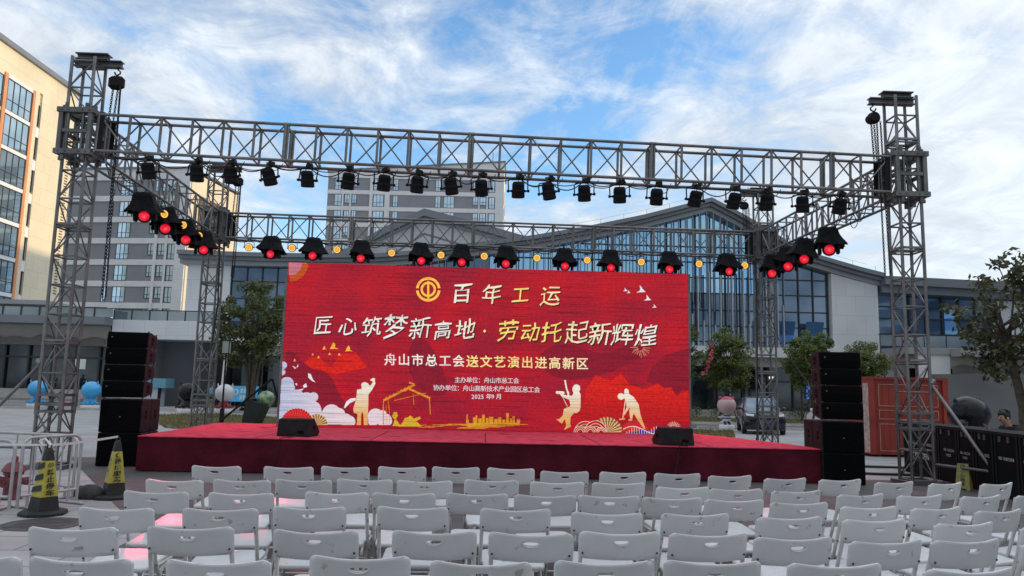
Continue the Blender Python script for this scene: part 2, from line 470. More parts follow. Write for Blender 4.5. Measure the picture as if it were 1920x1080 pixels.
M['glass_d'] = glass_mat('dark_glass', (.085, .14, .22), .7, .03, (.24, .32, .42), .16)
M['glass_s'] = glass_mat('shop_glass', (.018, .022, .028), .38, .05, (.07, .08, .085), .35)
M['glass_a'] = glass_mat('office_glass', (.34, .48, .58), .8, .03, (.52, .64, .70))
M['glass_r'] = glass_mat('apartment_glass', (.50, .72, .95), .88, .03, (.75, .92, 1.0), .6)
M['rail_glass'] = glass_mat('balcony_glass', (.22, .26, .28), .45, .06, (.33, .38, .40))
M['beige'] = mat('beige_soffit', (.46, .43, .40), .7, 0, .05, .5)
M['valance'] = mat('brown_valance', (.14, .13, .125), .6, 0, .1, 1)
M['shadewall'] = mat('shaded_wall', (.36, .36, .38), .7, 0, .06, .4)  # whitish wall, its shade put into the base colour as grey

def window_mesh(w, h, n, transom=.62, kind='r'):
    """n panes side by side; origin at the lower left outer corner, facing -Y."""
    b = MB(); t = .07
    b.box(0, w, 0, .08, 0, t, 0); b.box(0, w, 0, .08, h - t, h, 0)
    for i in range(n + 1):
        x = i * (w - t) / n
        b.box(x, x + t, .003, .083, t, h - t, 0)
    if transom:
        b.box(t, w - t, .006, .08, h * (1 - transom) - .03, h * (1 - transom) + .03, 0)
    b.add([(t / 2, .05, t / 2), (w - t / 2, .05, t / 2), (w - t / 2, .05, h - t / 2), (t / 2, .05, h - t / 2)], [(0, 1, 2, 3)], 1)
    return b
_wm = {}
def window(parent, x, y, z, w, h, n, glass, transom=.62, rz=0):
    key = (round(w, 2), round(h, 2), n, glass, transom)
    if key not in _wm:
        o = window_mesh(w, h, n, transom).build('window', [M['frame'], M[glass]], parent, fix=True); _wm[key] = o.data
    else:
        o = bpy.data.objects.new('window', _wm[key]); col.objects.link(o); o.parent = parent
    o.location = (x, y, z); o.rotation_euler = (0, 0, rz)
    return o

def build_cream_block():
    t = empty('office_block', (-50, 60, 0))
    tag(t, 'tall cream clad block with orange window strips, sunlit at the left edge', 'building')
    b = MB()
    b.box(-24, 0, 0, 22.0, -.6, 35.2); b.box(-24, 0, 29.0, 29.5, -.6, 35.2)
    b.box(-24, -.25, 22.0, 29.0, -.6, 35.2)
    b.box(-.25, 0, 22.62, 29.0, -.6, 35.2)
    b.box(-.2505, 0, 22.0, 22.62, 32.6, 35.2); b.box(-.2505, 0, 22.0, 22.62, -.6, 8.6)
    b.build('wall', M['cream'], t)
    b = MB(); b.box(-24.3, .35, -.3, 29.8, 35.2, 35.75); b.build('roof_edge', M['fascia'], t)
    b = MB(); b.box(-.18, -.1, 28.3, 28.9, 11, 31)
    for k in range(60): b.box(-.1, .06, 28.3, 28.9, 11 + k * .333, 11.1 + k * .333)
    b.build('louver', M['louver'], t)
    for y0, y1 in ((15.8, 16.4), (20.68, 21.2)):
        b = MB(); b.box(0, .13, y0 + .05, y1 - .02, 7.2, 32.4); b.build('pilaster', M['orange'], t)
    b = MB()
    for k in range(8): b.box(0, .12, 16.41, 20.67, 32.0 - 3.72 * k, 32.4 - 3.72 * k)
    for k in range(1, 8): b.box(-.22, -.02, 22.02, 22.6, 31.3 - 3.72 * k, 32.4 - 3.72 * k)
    b.split('floor_band', M['band'], t)
    for k in range(7):
        z = 32.0 - 3.72 * (k + 1) + .4
        o = window(t, .1, 16.45, z, 4.2, 3.3, 4, 'glass_a', .66, R(90))
        o = window(t, -.18, 22.04, z + .2, .54, 2.4, 1, 'glass_d', 0, R(90))
        o = window(t, .1, 11.2, z, 4.5, 3.3, 4, 'glass_a', .66, R(90))
        b = MB()
        b.box(.02, .1, 15.75 - 4.45 + 4.4, 15.8, z, z + 3.3)
        b.build('spandrel', M['louver'], t)
build_cream_block()

def apartment(name, label, loc, rz, W, D, H, floor_h, nfl, top, cols, pil, roof_rise=0.0, z0=0.0, side=None):
    """Front along local -x..0 (right end at the origin), facing -Y; D deep."""
    t = empty(name, loc, rz); tag(t, label, 'building')
    b = MB()
    b.prism([(-W, z0), (0, z0), (0, H + roof_rise), (-W, H)], 0, .35, 'xz')
    b.build('wall', M['greywall'], t)
    b = MB()
    b.prism([(-W + .002, z0), (-.002, z0), (-.002, H - .3 + roof_rise), (-W + .002, H - .3)], .352, D, 'xz')
    b.build('side_wall', M['creamx'], t)
    b = MB()
    # parapet and storey bands, stopped short of the corner pier
    pier = pil[-1]
    b.prism([(-W, H - top), (pier[0], H - top), (pier[0], H + roof_rise * (1 + pier[0] / W)), (-W, H)], -.16, 0, 'xz')
    for k in range(1, nfl):
        z = H - top - k * floor_h
        b.box(-W, pier[0], -.14, 0, z, z + .82)
    b.build('storey_bands', M['band'], t)
    for p0, p1 in pil[:-1]:
        b = MB(); b.box(p0, p1, -.22, -.162, z0, H - top - .02); b.build('pier', M['band'], t)
    b = MB(); b.prism([(pier[0], z0), (pier[1], z0), (pier[1], H + roof_rise), (pier[0], H + roof_rise * (1 + pier[0] / W))], -.2, 0, 'xz'); b.build('corner_pier', M['pale'], t)
    b = MB(); b.prism([(-W - .2, H), (.25, H + roof_rise), (.25, H + roof_rise + .3), (-W - .2, H + .3)], -.35, D + .3, 'xz'); b.build('roof_edge', M['fascia'], t)
    for k in range(nfl):
        zc = H - top - k * floor_h
        for x0, x1, n, h, dz in cols:
            if (x0, k) in (): continue
            window(t, x0, -.06, zc - h - .02 + dz, x1 - x0, h, n, 'glass_r', .66)
    return t

tB = apartment('apartment_block', 'grey and white apartment block with storey bands behind the left truss', (-44.4, 111, 0), R(-8), 22, 15, 32.6, 3.2, 9, 1.7,
          [(-10.9, -8.9, 3, 2.3, 0), (-12.6, -11.9, 2, 2.3, 0), (-5.9, -4.95, 2, 1.7, 0), (-4.35, -3.25, 2, 1.7, 0), (-2.8, -1.65, 2, 2.3, 0)],
          [(-4.9, -4.45), (-3.2, -2.85), (-1.6, 0)])
def side_strips(t, D, H):
    for y0, y1, m in ((2.6, 4.6, 'louver'), (4.65, 5.3, 'orange'), (5.9, 8.2, 'louver'), (8.25, 8.8, 'orange')):
        b = MB(); b.box(.0, .14, y0, y1, 8, H - 3.4); b.build('side_strip', M[m], t)
    for k in range(8): window(t, .16, 5.95, H - 6.2 - k * 3.2, 2.1, 2.2, 2, 'glass_a', .6, R(90))
    for k in range(8): window(t, .05, 12.2, H - 6.4 - k * 3.2, .8, 2.2, 1, 'glass_d', 0, R(90))
side_strips(tB, 15, 32.6)
tC = apartment('apartment_block', 'pale apartment tower with blue windows behind the centre of the stage', (2.6, 147, 0), R(-2), 35.0, 16, 43.3, 3.3, 8, 1.2,
          [(-33.6, -32.2, 2, 2.4, 0), (-31.6, -30.6, 2, 1.8, 0), (-30.1, -29.2, 2, 1.8, 0), (-25.9, -23.8, 3, 2.4, 0), (-22.0, -21.0, 2, 2.4, 0), (-13.6, -12.5, 2, 2.4, 0),
           (-11.9, -9.8, 3, 2.4, 0), (-6.1, -5.1, 2, 1.7, 0), (-4.7, -3.5, 2, 1.7, 0), (-2.95, -1.8, 2, 2.4, 0)],
          [(-32.1, -31.75), (-30.55, -30.2), (-26.6, -26.0), (-23.6, -22.6), (-5.0, -4.75), (-3.4, -3.1), (-1.7, 0)], roof_rise=2.6, z0=5)
for k in range(8): window(tC, .05, 3.2, 38.5 - k * 3.3, 2.2, 2.2, 2, 'glass_a', .6, R(90))
for k in range(8): window(tC, .05, 12.4, 38.0 - k * 3.3, .7, 2.2, 1, 'glass_d', 0, R(90))
b = MB()
b.tube((-2.4, 2, 45.6), (-2.4, 2, 48.6), .07); b.box(-2.7, -2.1, 1.8, 2.2, 45.8, 46.5)
b.build('roof_antenna', M['alu_dark'], tC)

def roof_at(x, P):
    for (xa, za), (xb, zb) in zip(P, P[1:]):
        if xa <= x <= xb: return za + (zb - za) * (x - xa) / (xb - xa)
    return P[-1][1]

def build_glass_hall():
    Y = 62
    t = empty('glass_hall', (0, Y, 0)); tag(t, 'wide glass hall with a peaked grey metal roof and vertical fins behind the stage', 'building')
    P = [(-24.9, 11.83), (-19.1, 11.78), (-13.9, 11.82), (-9.0, 11.98), (-5.5, 12.35), (-2.1, 12.95), (3.65, 13.84), (8.1, 14.74), (12.6, 15.8), (18.25, 17.42), (20.3, 16.4), (22.53, 15.16), (24.5, 13.95), (26.4, 13.05), (28.6, 12.45), (30.5, 11.95), (32.5, 11.5)]
    def ribbon(up, lo, y0, y1, name, m):
        b = MB(); n = len(P)
        poly = [(x, z + up) for x, z in P] + [(x, z + lo) for x, z in reversed(P)]
        b.prism(poly, y0, y1, 'xz'); b.build(name, m, t)
    ribbon(0, -.34, -1.5, 16, 'roof', M['fascia'])
    ribbon(-.344, -.62, -1.15, 15.9, 'roof_soffit', M['fascia'])
    ribbon(-.624, -.98, -.75, 15.8, 'roof_beam', M['fascia2'])
    # safety line on the roof edge
    b = MB()
    for x in np.arange(-8, 32, 1.9):
        z = roof_at(x, P); b.tube((x, -1.2, z), (x, -1.2, z + .42), .016, 4)
    b.path([(x, -1.2, roof_at(x, P) + .42) for x in np.arange(-8, 32, .8)], .010, 4)
    b.build('roof_lifeline', M['fascia2'], t)
    # curtain glass: upper clear blue field and darker lower field
    xs = list(np.arange(-20.9, 28.41, 1.0)) + [28.4]
    b = MB()
    split = 9.6
    for xa, xb in zip(xs, xs[1:]):
        ta, tb = roof_at(xa, P) - .98, roof_at(xb, P) - .98
        zs = [4.9, split]
        b.add([(xa, 0, 4.9), (xb, 0, 4.9), (xb, 0, split), (xa, 0, split)], [(0, 1, 2, 3)], 1)
        b.add([(xa, 0, split), (xb, 0, split), (xb, 0, tb), (xa, 0, ta)], [(0, 1, 2, 3)], 0 if 0 < xa < 21.4 else 1)
    b.build('glass_facade', [M['glass_b'], M['glass_d']], t)
    b = MB()
    for x in np.arange(-20.9, 28.5, 1.23): b.box(x - .04, x + .04, -.14, -.02, 4.9, roof_at(x, P) - .99)
    for z in (5.6, 6.9, 8.2, 9.6, 10.9, 12.2, 13.5, 14.8):
        segs = [x for x in np.arange(-20.9, 28.4, .25) if roof_at(x, P) - 1.1 > z]
        if segs:
            run = [segs[0]]
            for a, c in zip(segs, segs[1:] + [1e9]):
                if c - a > .3:
                    b.box(run[0], a, -.11, -.018, z - .045, z + .045); run = [c]
    b.build('mullions', M['frame'], t)
    b = MB()
    for i, x in enumerate(np.arange(-9.9, 24.4, .58)):
        z0 = 5.2 if x < 15.5 else 5.2 + 2.4 + 1.2 * math.sin((x - 15) * .8)
        b.box(x - .026, x + .026, -.95, -.70, z0, roof_at(x, P) - 1.0)
    b.build('fin_screen', M['fin'], t)
    b = MB()
    for i, x in enumerate(np.arange(15.75, 24.4, .47)):
        top = 10.2 + 1.3 * math.sin((x - 15.5) * .36) if i % 2 else 8.2 - 1.5 * math.sin((x - 16) * .42)
        b.box(x - .038, x + .038, -1.05, -.66, 5.2, top)
    b.build('low_fin_screen', M['finw'], t)
    for x in (23.75, 26.1):
        b = MB(); b.obox((x + .75, -.55, 6.55), (1.45, .06, 1.75), (R(24), 0, 0)); b.build('open_window', mat('open_pane', (.10, .26, .62), .08, .6), t)
    b = MB(); b.prism([(28.42, -.6), (32.3, -.6), (32.3, 10.55), (30.5, 10.95), (28.42, 11.48)], -.62, 10, 'xz')
    b.build('clad_wall', M['pale'], t)
    b = MB(); b.box(-24.4, -20.92, -.3, 10, -.6, 11.05); b.build('clad_wall', M['pale'], t)
    b = MB(); b.box(-20.9, 28.4, -1.6, .2, 4.35, 5.15); b.build('balcony', M['band'], t)
    b = MB(); b.box(-20.9, 28.4, -.9, .25, 3.6, 4.346); b.build('shop_fascia', M['beige'], t)
    b = MB(); b.add([(-20.9, .3, -.6), (28.4, .3, -.6), (28.4, .3, 4.3), (-20.9, .3, 4.3)], [(0, 1, 2, 3)]); b.build('shop_glazing', M['glass_s'], t)
    b = MB()
    for x in np.arange(-20.9, 28.4, 2.1): b.box(x - .06, x + .06, .12, .28, -.6, 3.596)
    b.box(-20.9, 28.4, .14, .27, 2.4, 2.5); b.build('shop_frames', M['frame'], t)
    for x in (-20.2, -17.0):
        b = MB(); b.box(x, x + 2.4, -.45, -.3, .2, 3.3); b.build('dark_panel', M['glass_s'], t)
    for x, z, c in ((19.9, 1.6, (.25, .12, 1.0)), (26.5, 1.7, (.10, .25, 1.0)), (-21.7, 2, (.9, .9, 1))):
        b = MB(); b.obox((x, .05, z), (.28, .05, 1.2 if c[0] < .5 else 2.4)); b.build('lit_sign', emis('lit_window_sign', c, .7), t)
    for x, z in ((18.9, 2.6), (20.9, 2.7), (23.4, 2.75), (27.8, 2.2)):
        b = MB(); b.box(x - .14, x + .14, -.2, .02, z - .1, z + .1); b.build('wall_lamp', emis('wall_lamp', (1, .95, .85), 1.1), t)
build_glass_hall()

def build_gable():
    t = empty('gabled_wing', (0, 73, 0)); tag(t, 'pale wing with a wide grey gable rising behind the glass hall', 'building')
    G = [(-16.5, 13.2), (-13.6, 14.4), (-10.1, 16.6), (-6.4, 18.5), (-2.5, 17.6), (1.4, 16.6), (6, 15.4)]
    b = MB(); b.prism([(-16.4, 6)] + [(x, z - .5) for x, z in G] + [(6, 6)], 0, .5, 'xz'); b.build('gable_wall', mat('pale_gable', (.60, .61, .63), .6, 0, .04, .4), t)
    b = MB(); b.prism(G + [(x, z - .7) for x, z in reversed(G)], -.9, 16, 'xz'); b.build('roof', M['fascia'], t)
    b = MB(); b.prism([(x, z - .704) for x, z in G] + [(x, z - 1.0) for x, z in reversed(G)], -.35, -.002, 'xz'); b.build('bargeboard', M['fascia2'], t)
    b = MB()
    for a, c in (((-11.5, 12.5), (-6.4, 16.2)), ((-6.4, 16.2), (1.0, 14.2))):
        b.tube((a[0], -.06, a[1]), (c[0], -.06, c[1]), .09, 4)
    b.split('wall_trim', M['fascia2'], t)
build_gable()

def wavy(x0, x1, zb, zt, amp, wl):
    pts = [(x0, zb), (x1, zb)]
    for x in np.arange(x1, x0 - .01, -.12): pts.append((x, zt + amp * abs(math.sin(x * PI / wl)) ** .8 * (.75 + .25 * math.sin(x * 1.3))))
    return pts

def build_right_wing():
    t = empty('shop_wing', (0, 58, 0)); tag(t, 'two storey shop wing with a glass balcony on the right of the plaza', 'building')
    b = MB(); b.prism([(32.5, 10.55), (80, 9.4), (80, 10.1), (32.5, 11.25)], 2.4, 20, 'xz'); b.build('roof', M['fascia'], t)
    b = MB(); b.prism([(32.5, 9.95), (80, 8.8), (80, 9.396), (32.5, 10.546)], 3.0, 19, 'xz'); b.build('roof_beam', M['fascia'], t)
    b = MB(); b.add([(32.4, 4.2, 5.3), (42.3, 4.2, 5.3), (42.3, 4.2, 10.0), (32.4, 4.2, 10.0)], [(0, 1, 2, 3)]); b.build('glass_facade', M['glass_d'], t)
    b = MB()
    for x in np.arange(32.5, 42.4, 1.4): b.box(x - .06, x + .06, 4.04, 4.18, 5.3, 9.9)
    for z in (6.6, 7.9, 8.9): b.box(32.4, 42.3, 4.06, 4.19, z - .05, z + .05)
    b.build('mullions', M['frame'], t)
    b = MB()
    b.add([(38.3, 4.15, 6.7), (39.6, 4.15, 6.7), (39.6, 4.15, 8.8), (38.3, 4.15, 8.8)], [(0, 1, 2, 3)]); b.build('window', M['glass_b'], t)
    b = MB(); b.box(42.32, 80, 3.9, 18, 5.3, 9.6); b.build('wall', M['pale'], t)
    b = MB(); b.box(32.4, 80, -.2, 4.3, 4.75, 5.3); b.build('balcony', M['fascia2'], t)
    b = MB(); b.box(36.0, 80, -1.4, -.202, 4.6, 5.2); b.build('canopy', M['fascia2'], t)
    for x in np.arange(30.5, 52, 1.75):
        b = MB(); b.box(x + .04, x + 1.7, -.1, -.07, 5.34, 6.2); b.build('balustrade_pane', M['rail_glass'], t)
    b = MB(); b.box(30.4, 80, -.13, -.04, 6.2, 6.26)
    for x in np.arange(30.5, 53, 1.75): b.box(x - .025, x + .025, -.11, -.06, 5.3, 6.2)
    b.build('handrail', M['frame'], t)
    b = MB(); b.box(33.4, 80, .1, 4.2, 3.7, 4.746); b.build('soffit', M['beige'], t)
    b = MB(); b.prism(wavy(36, 70, 3.3, 3.75, .45, 1.9), -.35, -.25, 'xz'); b.build('valance', M['valance'], t)
    b = MB(); b.box(33.4, 36.0, -.05, .098, -.6, 4.745); b.build('wall_pier', M['pale'], t)
    b = MB(); b.box(33.4, 80, 1.2, 1.4, -.6, 3.69); b.build('shop_glazing', M['glass_s'], t)
    b = MB(); b.box(31.2, 33.39, 1.5, 1.8, -.6, 4.74); b.build('link_wall', M['shadewall'], t)
build_right_wing()

def build_left_wing():
    t = empty('shop_wing', (0, 58, 0)); tag(t, 'low shop wing with roof terrace railing and wavy valance on the left', 'building')
    b = MB(); b.box(-75, -28.0, -1.6, 6, 5.42, 5.98); b.build('canopy', M['fascia'], t)
    b = MB(); b.box(-75, -28.4, .2, 6, 3.9, 5.416); b.build('soffit_wall', M['beige'], t)
    b = MB(); b.prism(wavy(-75, -28.6, 3.95, 4.3, .42, 1.9), -.2, -.1, 'xz'); b.build('valance', M['valance'], t)
    b = MB(); b.add([(-75, .8, .6), (-28.2, .8, .6), (-28.2, .8, 4.0), (-75, .8, 4.0)], [(0, 1, 2, 3)]); b.build('shop_glazing', M['glass_s'], t)
    b = MB()
    for x in np.arange(-52, -28, 1.75): b.box(x - .07, x + .07, .6, .78, .6, 3.895)
    b.box(-75, -28.2, .62, .77, 2.95, 3.07); b.build('shop_frames', M['frame'], t)
    b = MB(); b.box(-28.0, -20.4, -.4, 6, 4.5, 5.9); b.build('wall_band', M['pale'], t)
    b = MB(); b.box(-28.38, -25.6, .0, 6, -.6, 4.496); b.build('side_wall', M['shadewall'], t)
    b = MB(); b.box(-25.598, -21.8, 3.4, 6, -.6, 4.496); b.build('recess_wall', M['greywall'], t)
    b = MB(); b.box(-21.798, -20.4, .6, 6, -.6, 4.496)
    b.build('dark_slat_wall', M['frame'], t)
    b = MB(); b.box(-75, -28.0, -1.5, -1.4, 6.62, 6.70); b.box(-28.0, -20.4, -.35, -.25, 6.62, 6.70)
    for x in np.arange(-50, -28, 1.32): b.box(x - .04, x + .04, -1.49, -1.41, 5.98, 6.62)
    for x in np.arange(-28, -20.4, 1.32): b.box(x - .04, x + .04, -.34, -.26, 5.9, 6.62)
    b.build('terrace_railing', M['frame'], t)
    for x in np.arange(-42, -28.5, 1.32):
        b = MB(); b.box(x + .05, x + 1.27, -1.46, -1.44, 6.0, 6.6); b.build('railing_pane', M['rail_glass'], t)
    for x in np.arange(-28, -21, 1.32):
        b = MB(); b.box(x + .05, x + 1.27, -.31, -.29, 5.92, 6.6); b.build('railing_pane', M['rail_glass'], t)
    b = MB(); b.box(-44, -35.0, 3, 7, 7.2, 7.55); b.box(-44, -36.2, 3.6, 6.8, 5.99, 7.19); b.build('terrace_pavilion', M['fascia2'], t)
build_left_wing()

def build_shade_block():  # added out of view to keep the low sun off plaza and cream wall
    t = empty('shade_block', (74, -30, 0)); tag(t, 'unseen pale block added beyond the right edge to shade the plaza', 'building')
    b = MB(); b.box(0, 14, 0, 122, -1, 29.8); b.build('wall', M['pale'], t)
    b = MB(); b.box(-.4, 14.4, -.4, 122.4, 29.8, 30.4); b.build('roof_edge', M['fascia'], t)
    for k in range(8):
        b = MB(); b.box(-.06, -.01, 4, 118, 2.2 + k * 3.3, 4.2 + k * 3.3); b.build('window_band', M['glass_d'], t)
build_shade_block()

b = MB(); b.box(14, 45, 59.3, 59.7, -.9, .10)
tag(b.build('garden_wall', M['kerb']), 'low pale garden wall along the grass in front of the glass hall', 'wall')
b = MB(); b.prism([(14.85, -.4), (30, -.4), (30, 2.3), (19.2, 2.36), (17.6, 2.37), (14.85, 2.27)], 25, 25.12, 'xz')
tag(b.build('hoarding', mat('grey_hoarding', (.155, .155, .16), .7, 0, .14, .9)), 'plain grey hoarding behind the orange container and the black trunks', 'hoarding')

# ------------------------------------------------------------------ truss towers and beams
FY, BY = 13.5, 20.5
TW = {'FL': (-7.4, FY, 7.3, 5.55, 1), 'FR': (7.68, FY, 7.1, 5.24, -1), 'BL': (-7.45, BY, 7.36, 5.37, 1), 'BR': (7.62, BY, 7.1, 5.26, -1)}
BH = .67

def make_tower(key, label, strut):
    x, y, H, hb, s = TW[key]
    g = gz(y)
    t = empty('truss_tower', (x, y, g)); tag(t, label, 'truss tower', 'truss towers at the stage corners')
    hs = .2; H -= g
    for sx in (-1, 1):
        for sy in (-1, 1):
            b = MB(); b.tube((sx * hs, sy * hs, .02), (sx * hs, sy * hs, H), .030, 8); b.build('chord', M['alu'], t)
    b = MB(); P = .51; n = int((H - .1) / P)
    z0 = .08
    for k in range(n + 1):
        z = z0 + k * P
        if z > H: break
        for (ax, ay), (bx, by) in (((-1, -1), (1, -1)), ((1, -1), (1, 1)), ((1, 1), (-1, 1)), ((-1, 1), (-1, -1))):
            b.tube((ax * hs, ay * hs, z), (bx * hs, by * hs, z), .0175, 6)
            if z + P < H - .02:
                f = (k + (0 if ay == by else 1)) % 2
                p, q = ((ax, ay), (bx, by)) if f else ((bx, by), (ax, ay))
                b.tube((p[0] * hs, p[1] * hs, z + .015), (q[0] * hs, q[1] * hs, z + P - .015), .0135, 6)
        if k and k % 4 == 0:          # bolted section joint: double ring
            for sx in (-1, 1): b.box(sx * hs - .03, sx * hs + .03, -hs, hs, z + .035, z + .075)
            for sy in (-1, 1): b.box(-hs + .031, hs - .031, sy * hs - .03, sy * hs + .03, z + .036, z + .074)
    b.build('bracing', M['alu'], t)
    b = MB()
    for z in (.94, 1.06, 1.22):
        for sx in (-1, 1): b.box(sx * hs - .028, sx * hs + .028, -hs - .012, hs + .012, z, z + .045)
        for sy in (-1, 1): b.box(-hs + .029, hs - .029, sy * hs - .028, sy * hs + .028, z + .002, z + .043)
    for sx in (-1, 1):
        for sy in (-1, 1): b.tube((sx * hs, sy * hs, .92), (sx * hs, sy * hs, 1.28), .042, 8)
    b.build('hinge_frame', M['alu'], t)
    # climbing sleeve block
    b = MB(); w = .255; za, zb = hb - .10 - g, hb + BH + .10 - g
    for sx in (-1, 1):
        for sy in (-1, 1):
            b.box(sx * w - .036, sx * w + .036, sy * w - .036, sy * w + .036, za + .10, zb - .10)
    for z in (za, zb - .11):
        for sy in (-1, 1): b.box(-w - .07, w + .07, sy * w - .05, sy * w + .05, z + .01, z + .10)
        for sx in (-1, 1): b.box(sx * w - .052, sx * w + .052, -w + .051, w - .051, z + .004, z + .106)
    zm = (za + zb) / 2
    for sy in (-1, 1): b.box(-w + .046, w - .046, sy * w - .03, sy * w + .03, zm - .03, zm + .03)
    for sx in (-1, 1): b.box(sx * w - .03, sx * w + .03, -w + .046, w - .046, zm - .031, zm + .031)
    for sy in (-1, 1):
        for k in (-1, 1): b.box(k * .13 - .018, k * .13 + .018, sy * w - .02, sy * w + .02, za + .112, zb - .112)
    b.build('sleeve_block', mat('sleeve_steel', (.15, .15, .15), .55, .55, .3, 3), t)
    b = MB()
    for sx in (-1, 1):
        for sy in (-1, 1):
            for z in (zb + .03, za - .05):
                b.tube((sx * (w - .08), sy * w, z - .045), (sx * (w - .08), sy * w, z + .05), .035, 8)
                b.tube((sx * w, sy * (w - .1), z - .03), (sx * w, sy * (w - .1), z + .03), .05, 8)
    for z in (za + .05, zb - .06):
        for k in (-2, -1, 1, 2): b.tube((k * .12, -w - .052, z), (k * .12, -w - .066, z), .014, 6)
    b.split('guide_roller', M['alu_dark'], t)
    # head beam carrying the hoist
    b = MB(); a0, a1 = (-.26, .60) if s > 0 else (-.60, .26)
    a0b, a1b = (-.22, .36) if s > 0 else (-.36, .22)
    b.box(a0b, a1b, -.10, .10, H + .10, H + .12); b.box(a0b, a1b, -.012, .012, H + .02, H + .10); b.box(a0b, a1b, -.10, .10, H, H + .02)
    b.box(a0, a1, -.07, .07, H - .02, H - .002); b.box(a0, a1, -.01, .01, H - .10, H - .02); b.box(a0, a1, -.07, .07, H - .12, H - .10)
    b.build('head_beam', M['alu_dark'], t)
    b = MB()
    b.box(-.34, .34, -.27, -.17, .0, .07); b.box(-.34, .34, .17, .27, .0, .07); b.box(-.33, -.23, -.168, .168, .002, .068); b.box(.23, .33, -.168, .168, .002, .068)
    b.build('base_frame', M['alu'], t)
    if strut:
        b = MB(); ex, ey = strut
        p0 = Vector((-s * .22, -.16, 1.78)); p1 = Vector((ex, ey, .04))
        b.tube(p0, p1, .03, 8)
        b.tube((-s * .2, -.2, 1.76), (-s * .30, -.14, 1.82), .045, 8)
        q = p0.lerp(p1, .82); b.tube((-s * .2, -.2, .36), q, .026, 8)
        b.tube(q + Vector((0, -.05, 0)), q + Vector((0, .06, 0)), .045, 8)
        b.build('outrigger_tube', M['alu'], t)
        b = MB(); b.obox((ex, ey, .012), (.16, .16, .024)); b.build('foot_plate', M['alu_dark'], t)
    b = MB()
    b.tube((-hs, -hs - .03, .35), (hs, -hs - .03, .98), .016, 6); b.tube((hs, -hs - .035, .35), (-hs, -hs - .035, .98), .016, 6)
    b.build('cross_brace', M['alu'], t)
    return t
make_tower('FL', 'truss tower at the front left corner, rising over the left speaker stack', (-1.75, -.12))
make_tower('FR', 'truss tower at the front right corner, beside the orange container', (.66, -1.45))
make_tower('BL', 'truss tower at the back left corner of the stage, beside the tree', False)
make_tower('BR', 'truss tower at the back right corner, in front of the parked car', False)

def make_beam(p, q, label, depth=.4):
    """Box truss from p to q (points on the lower axis)."""
    p, q = Vector(p), Vector(q); d = q - p; L_ = d.length
    t = empty('truss_beam', p); tag(t, label, 'truss beam', 'truss beams round the stage roof')
    ax = d.normalized(); side = Vector((0, 0, 1)).cross(ax).normalized(); up = ax.cross(side)
    def P(u, w, h): return ax * u + side * (w * depth / 2) + up * h
    for w in (-1, 1):
        for h in (0, BH):
            b = MB(); b.tube(P(0, w, h), P(L_, w, h), .029, 8); b.build('chord', M['alu'], t)
    n = round(L_ / .555); step = L_ / n
    b = MB()
    for k in range(n + 1):
        u = k * step; joint = k % 6 == 0
        rr = .034 if joint else .024
        for w in (-1, 1): b.tube(P(u, w, 0), P(u, w, BH), rr, 6)
        for h in (0, BH): b.tube(P(u, -1, h), P(u, 1, h), .016, 6)
        if joint and 0 < k < n:
            for w in (-1, 1):
                b.tube(P(u + .05, w, 0), P(u + .05, w, BH), .02, 6)
                for h in (0, BH): b.tube(P(u - .03, w, h), P(u + .08, w, h), .035, 8)
        if k < n:
            for w in (-1, 1):
                f = (k % 2 == 0) == (w > 0)
                a, c = (0, BH) if f else (BH, 0)
                b.tube(P(u, w, a), P(u + step, w, c), .014, 6)
    b.build('bracing', M['alu'], t)
    for u in (.05, L_ - .05):
        b = MB()
        for w in (-1, 1):
            c = P(u, w, BH / 2)
            a_ = [P(u - .05, w, -.03), P(u + .05, w, -.03), P(u + .05, w, BH + .03), P(u - .05, w, BH + .03)]
            o_ = [x + side * (.02 * w) for x in a_]
            b.add([tuple(x) for x in a_ + o_], [(0, 1, 2, 3), (7, 6, 5, 4), (0, 4, 5, 1), (1, 5, 6, 2), (2, 6, 7, 3), (3, 7, 4, 0)])
        b.split('end_plate', M['black'], t)
    return t
def anchor(k, dx=0, dy=0): x, y, H, hb, s = TW[k]; return (x + dx, y + dy, hb)
make_beam(anchor('FL', .36), anchor('FR', -.36), 'long front truss beam with a row of black lamps under it')
make_beam(anchor('BL', .36), anchor('BR', -.36), 'rear truss beam above the red screen, hung with lit lamps')
make_beam(anchor('FL', 0, .36), anchor('BL', 0, -.36), 'left side truss beam running back from the front left tower')
make_beam(anchor('FR', 0, .36), anchor('BR', 0, -.36), 'right side truss beam running back from the front right tower')

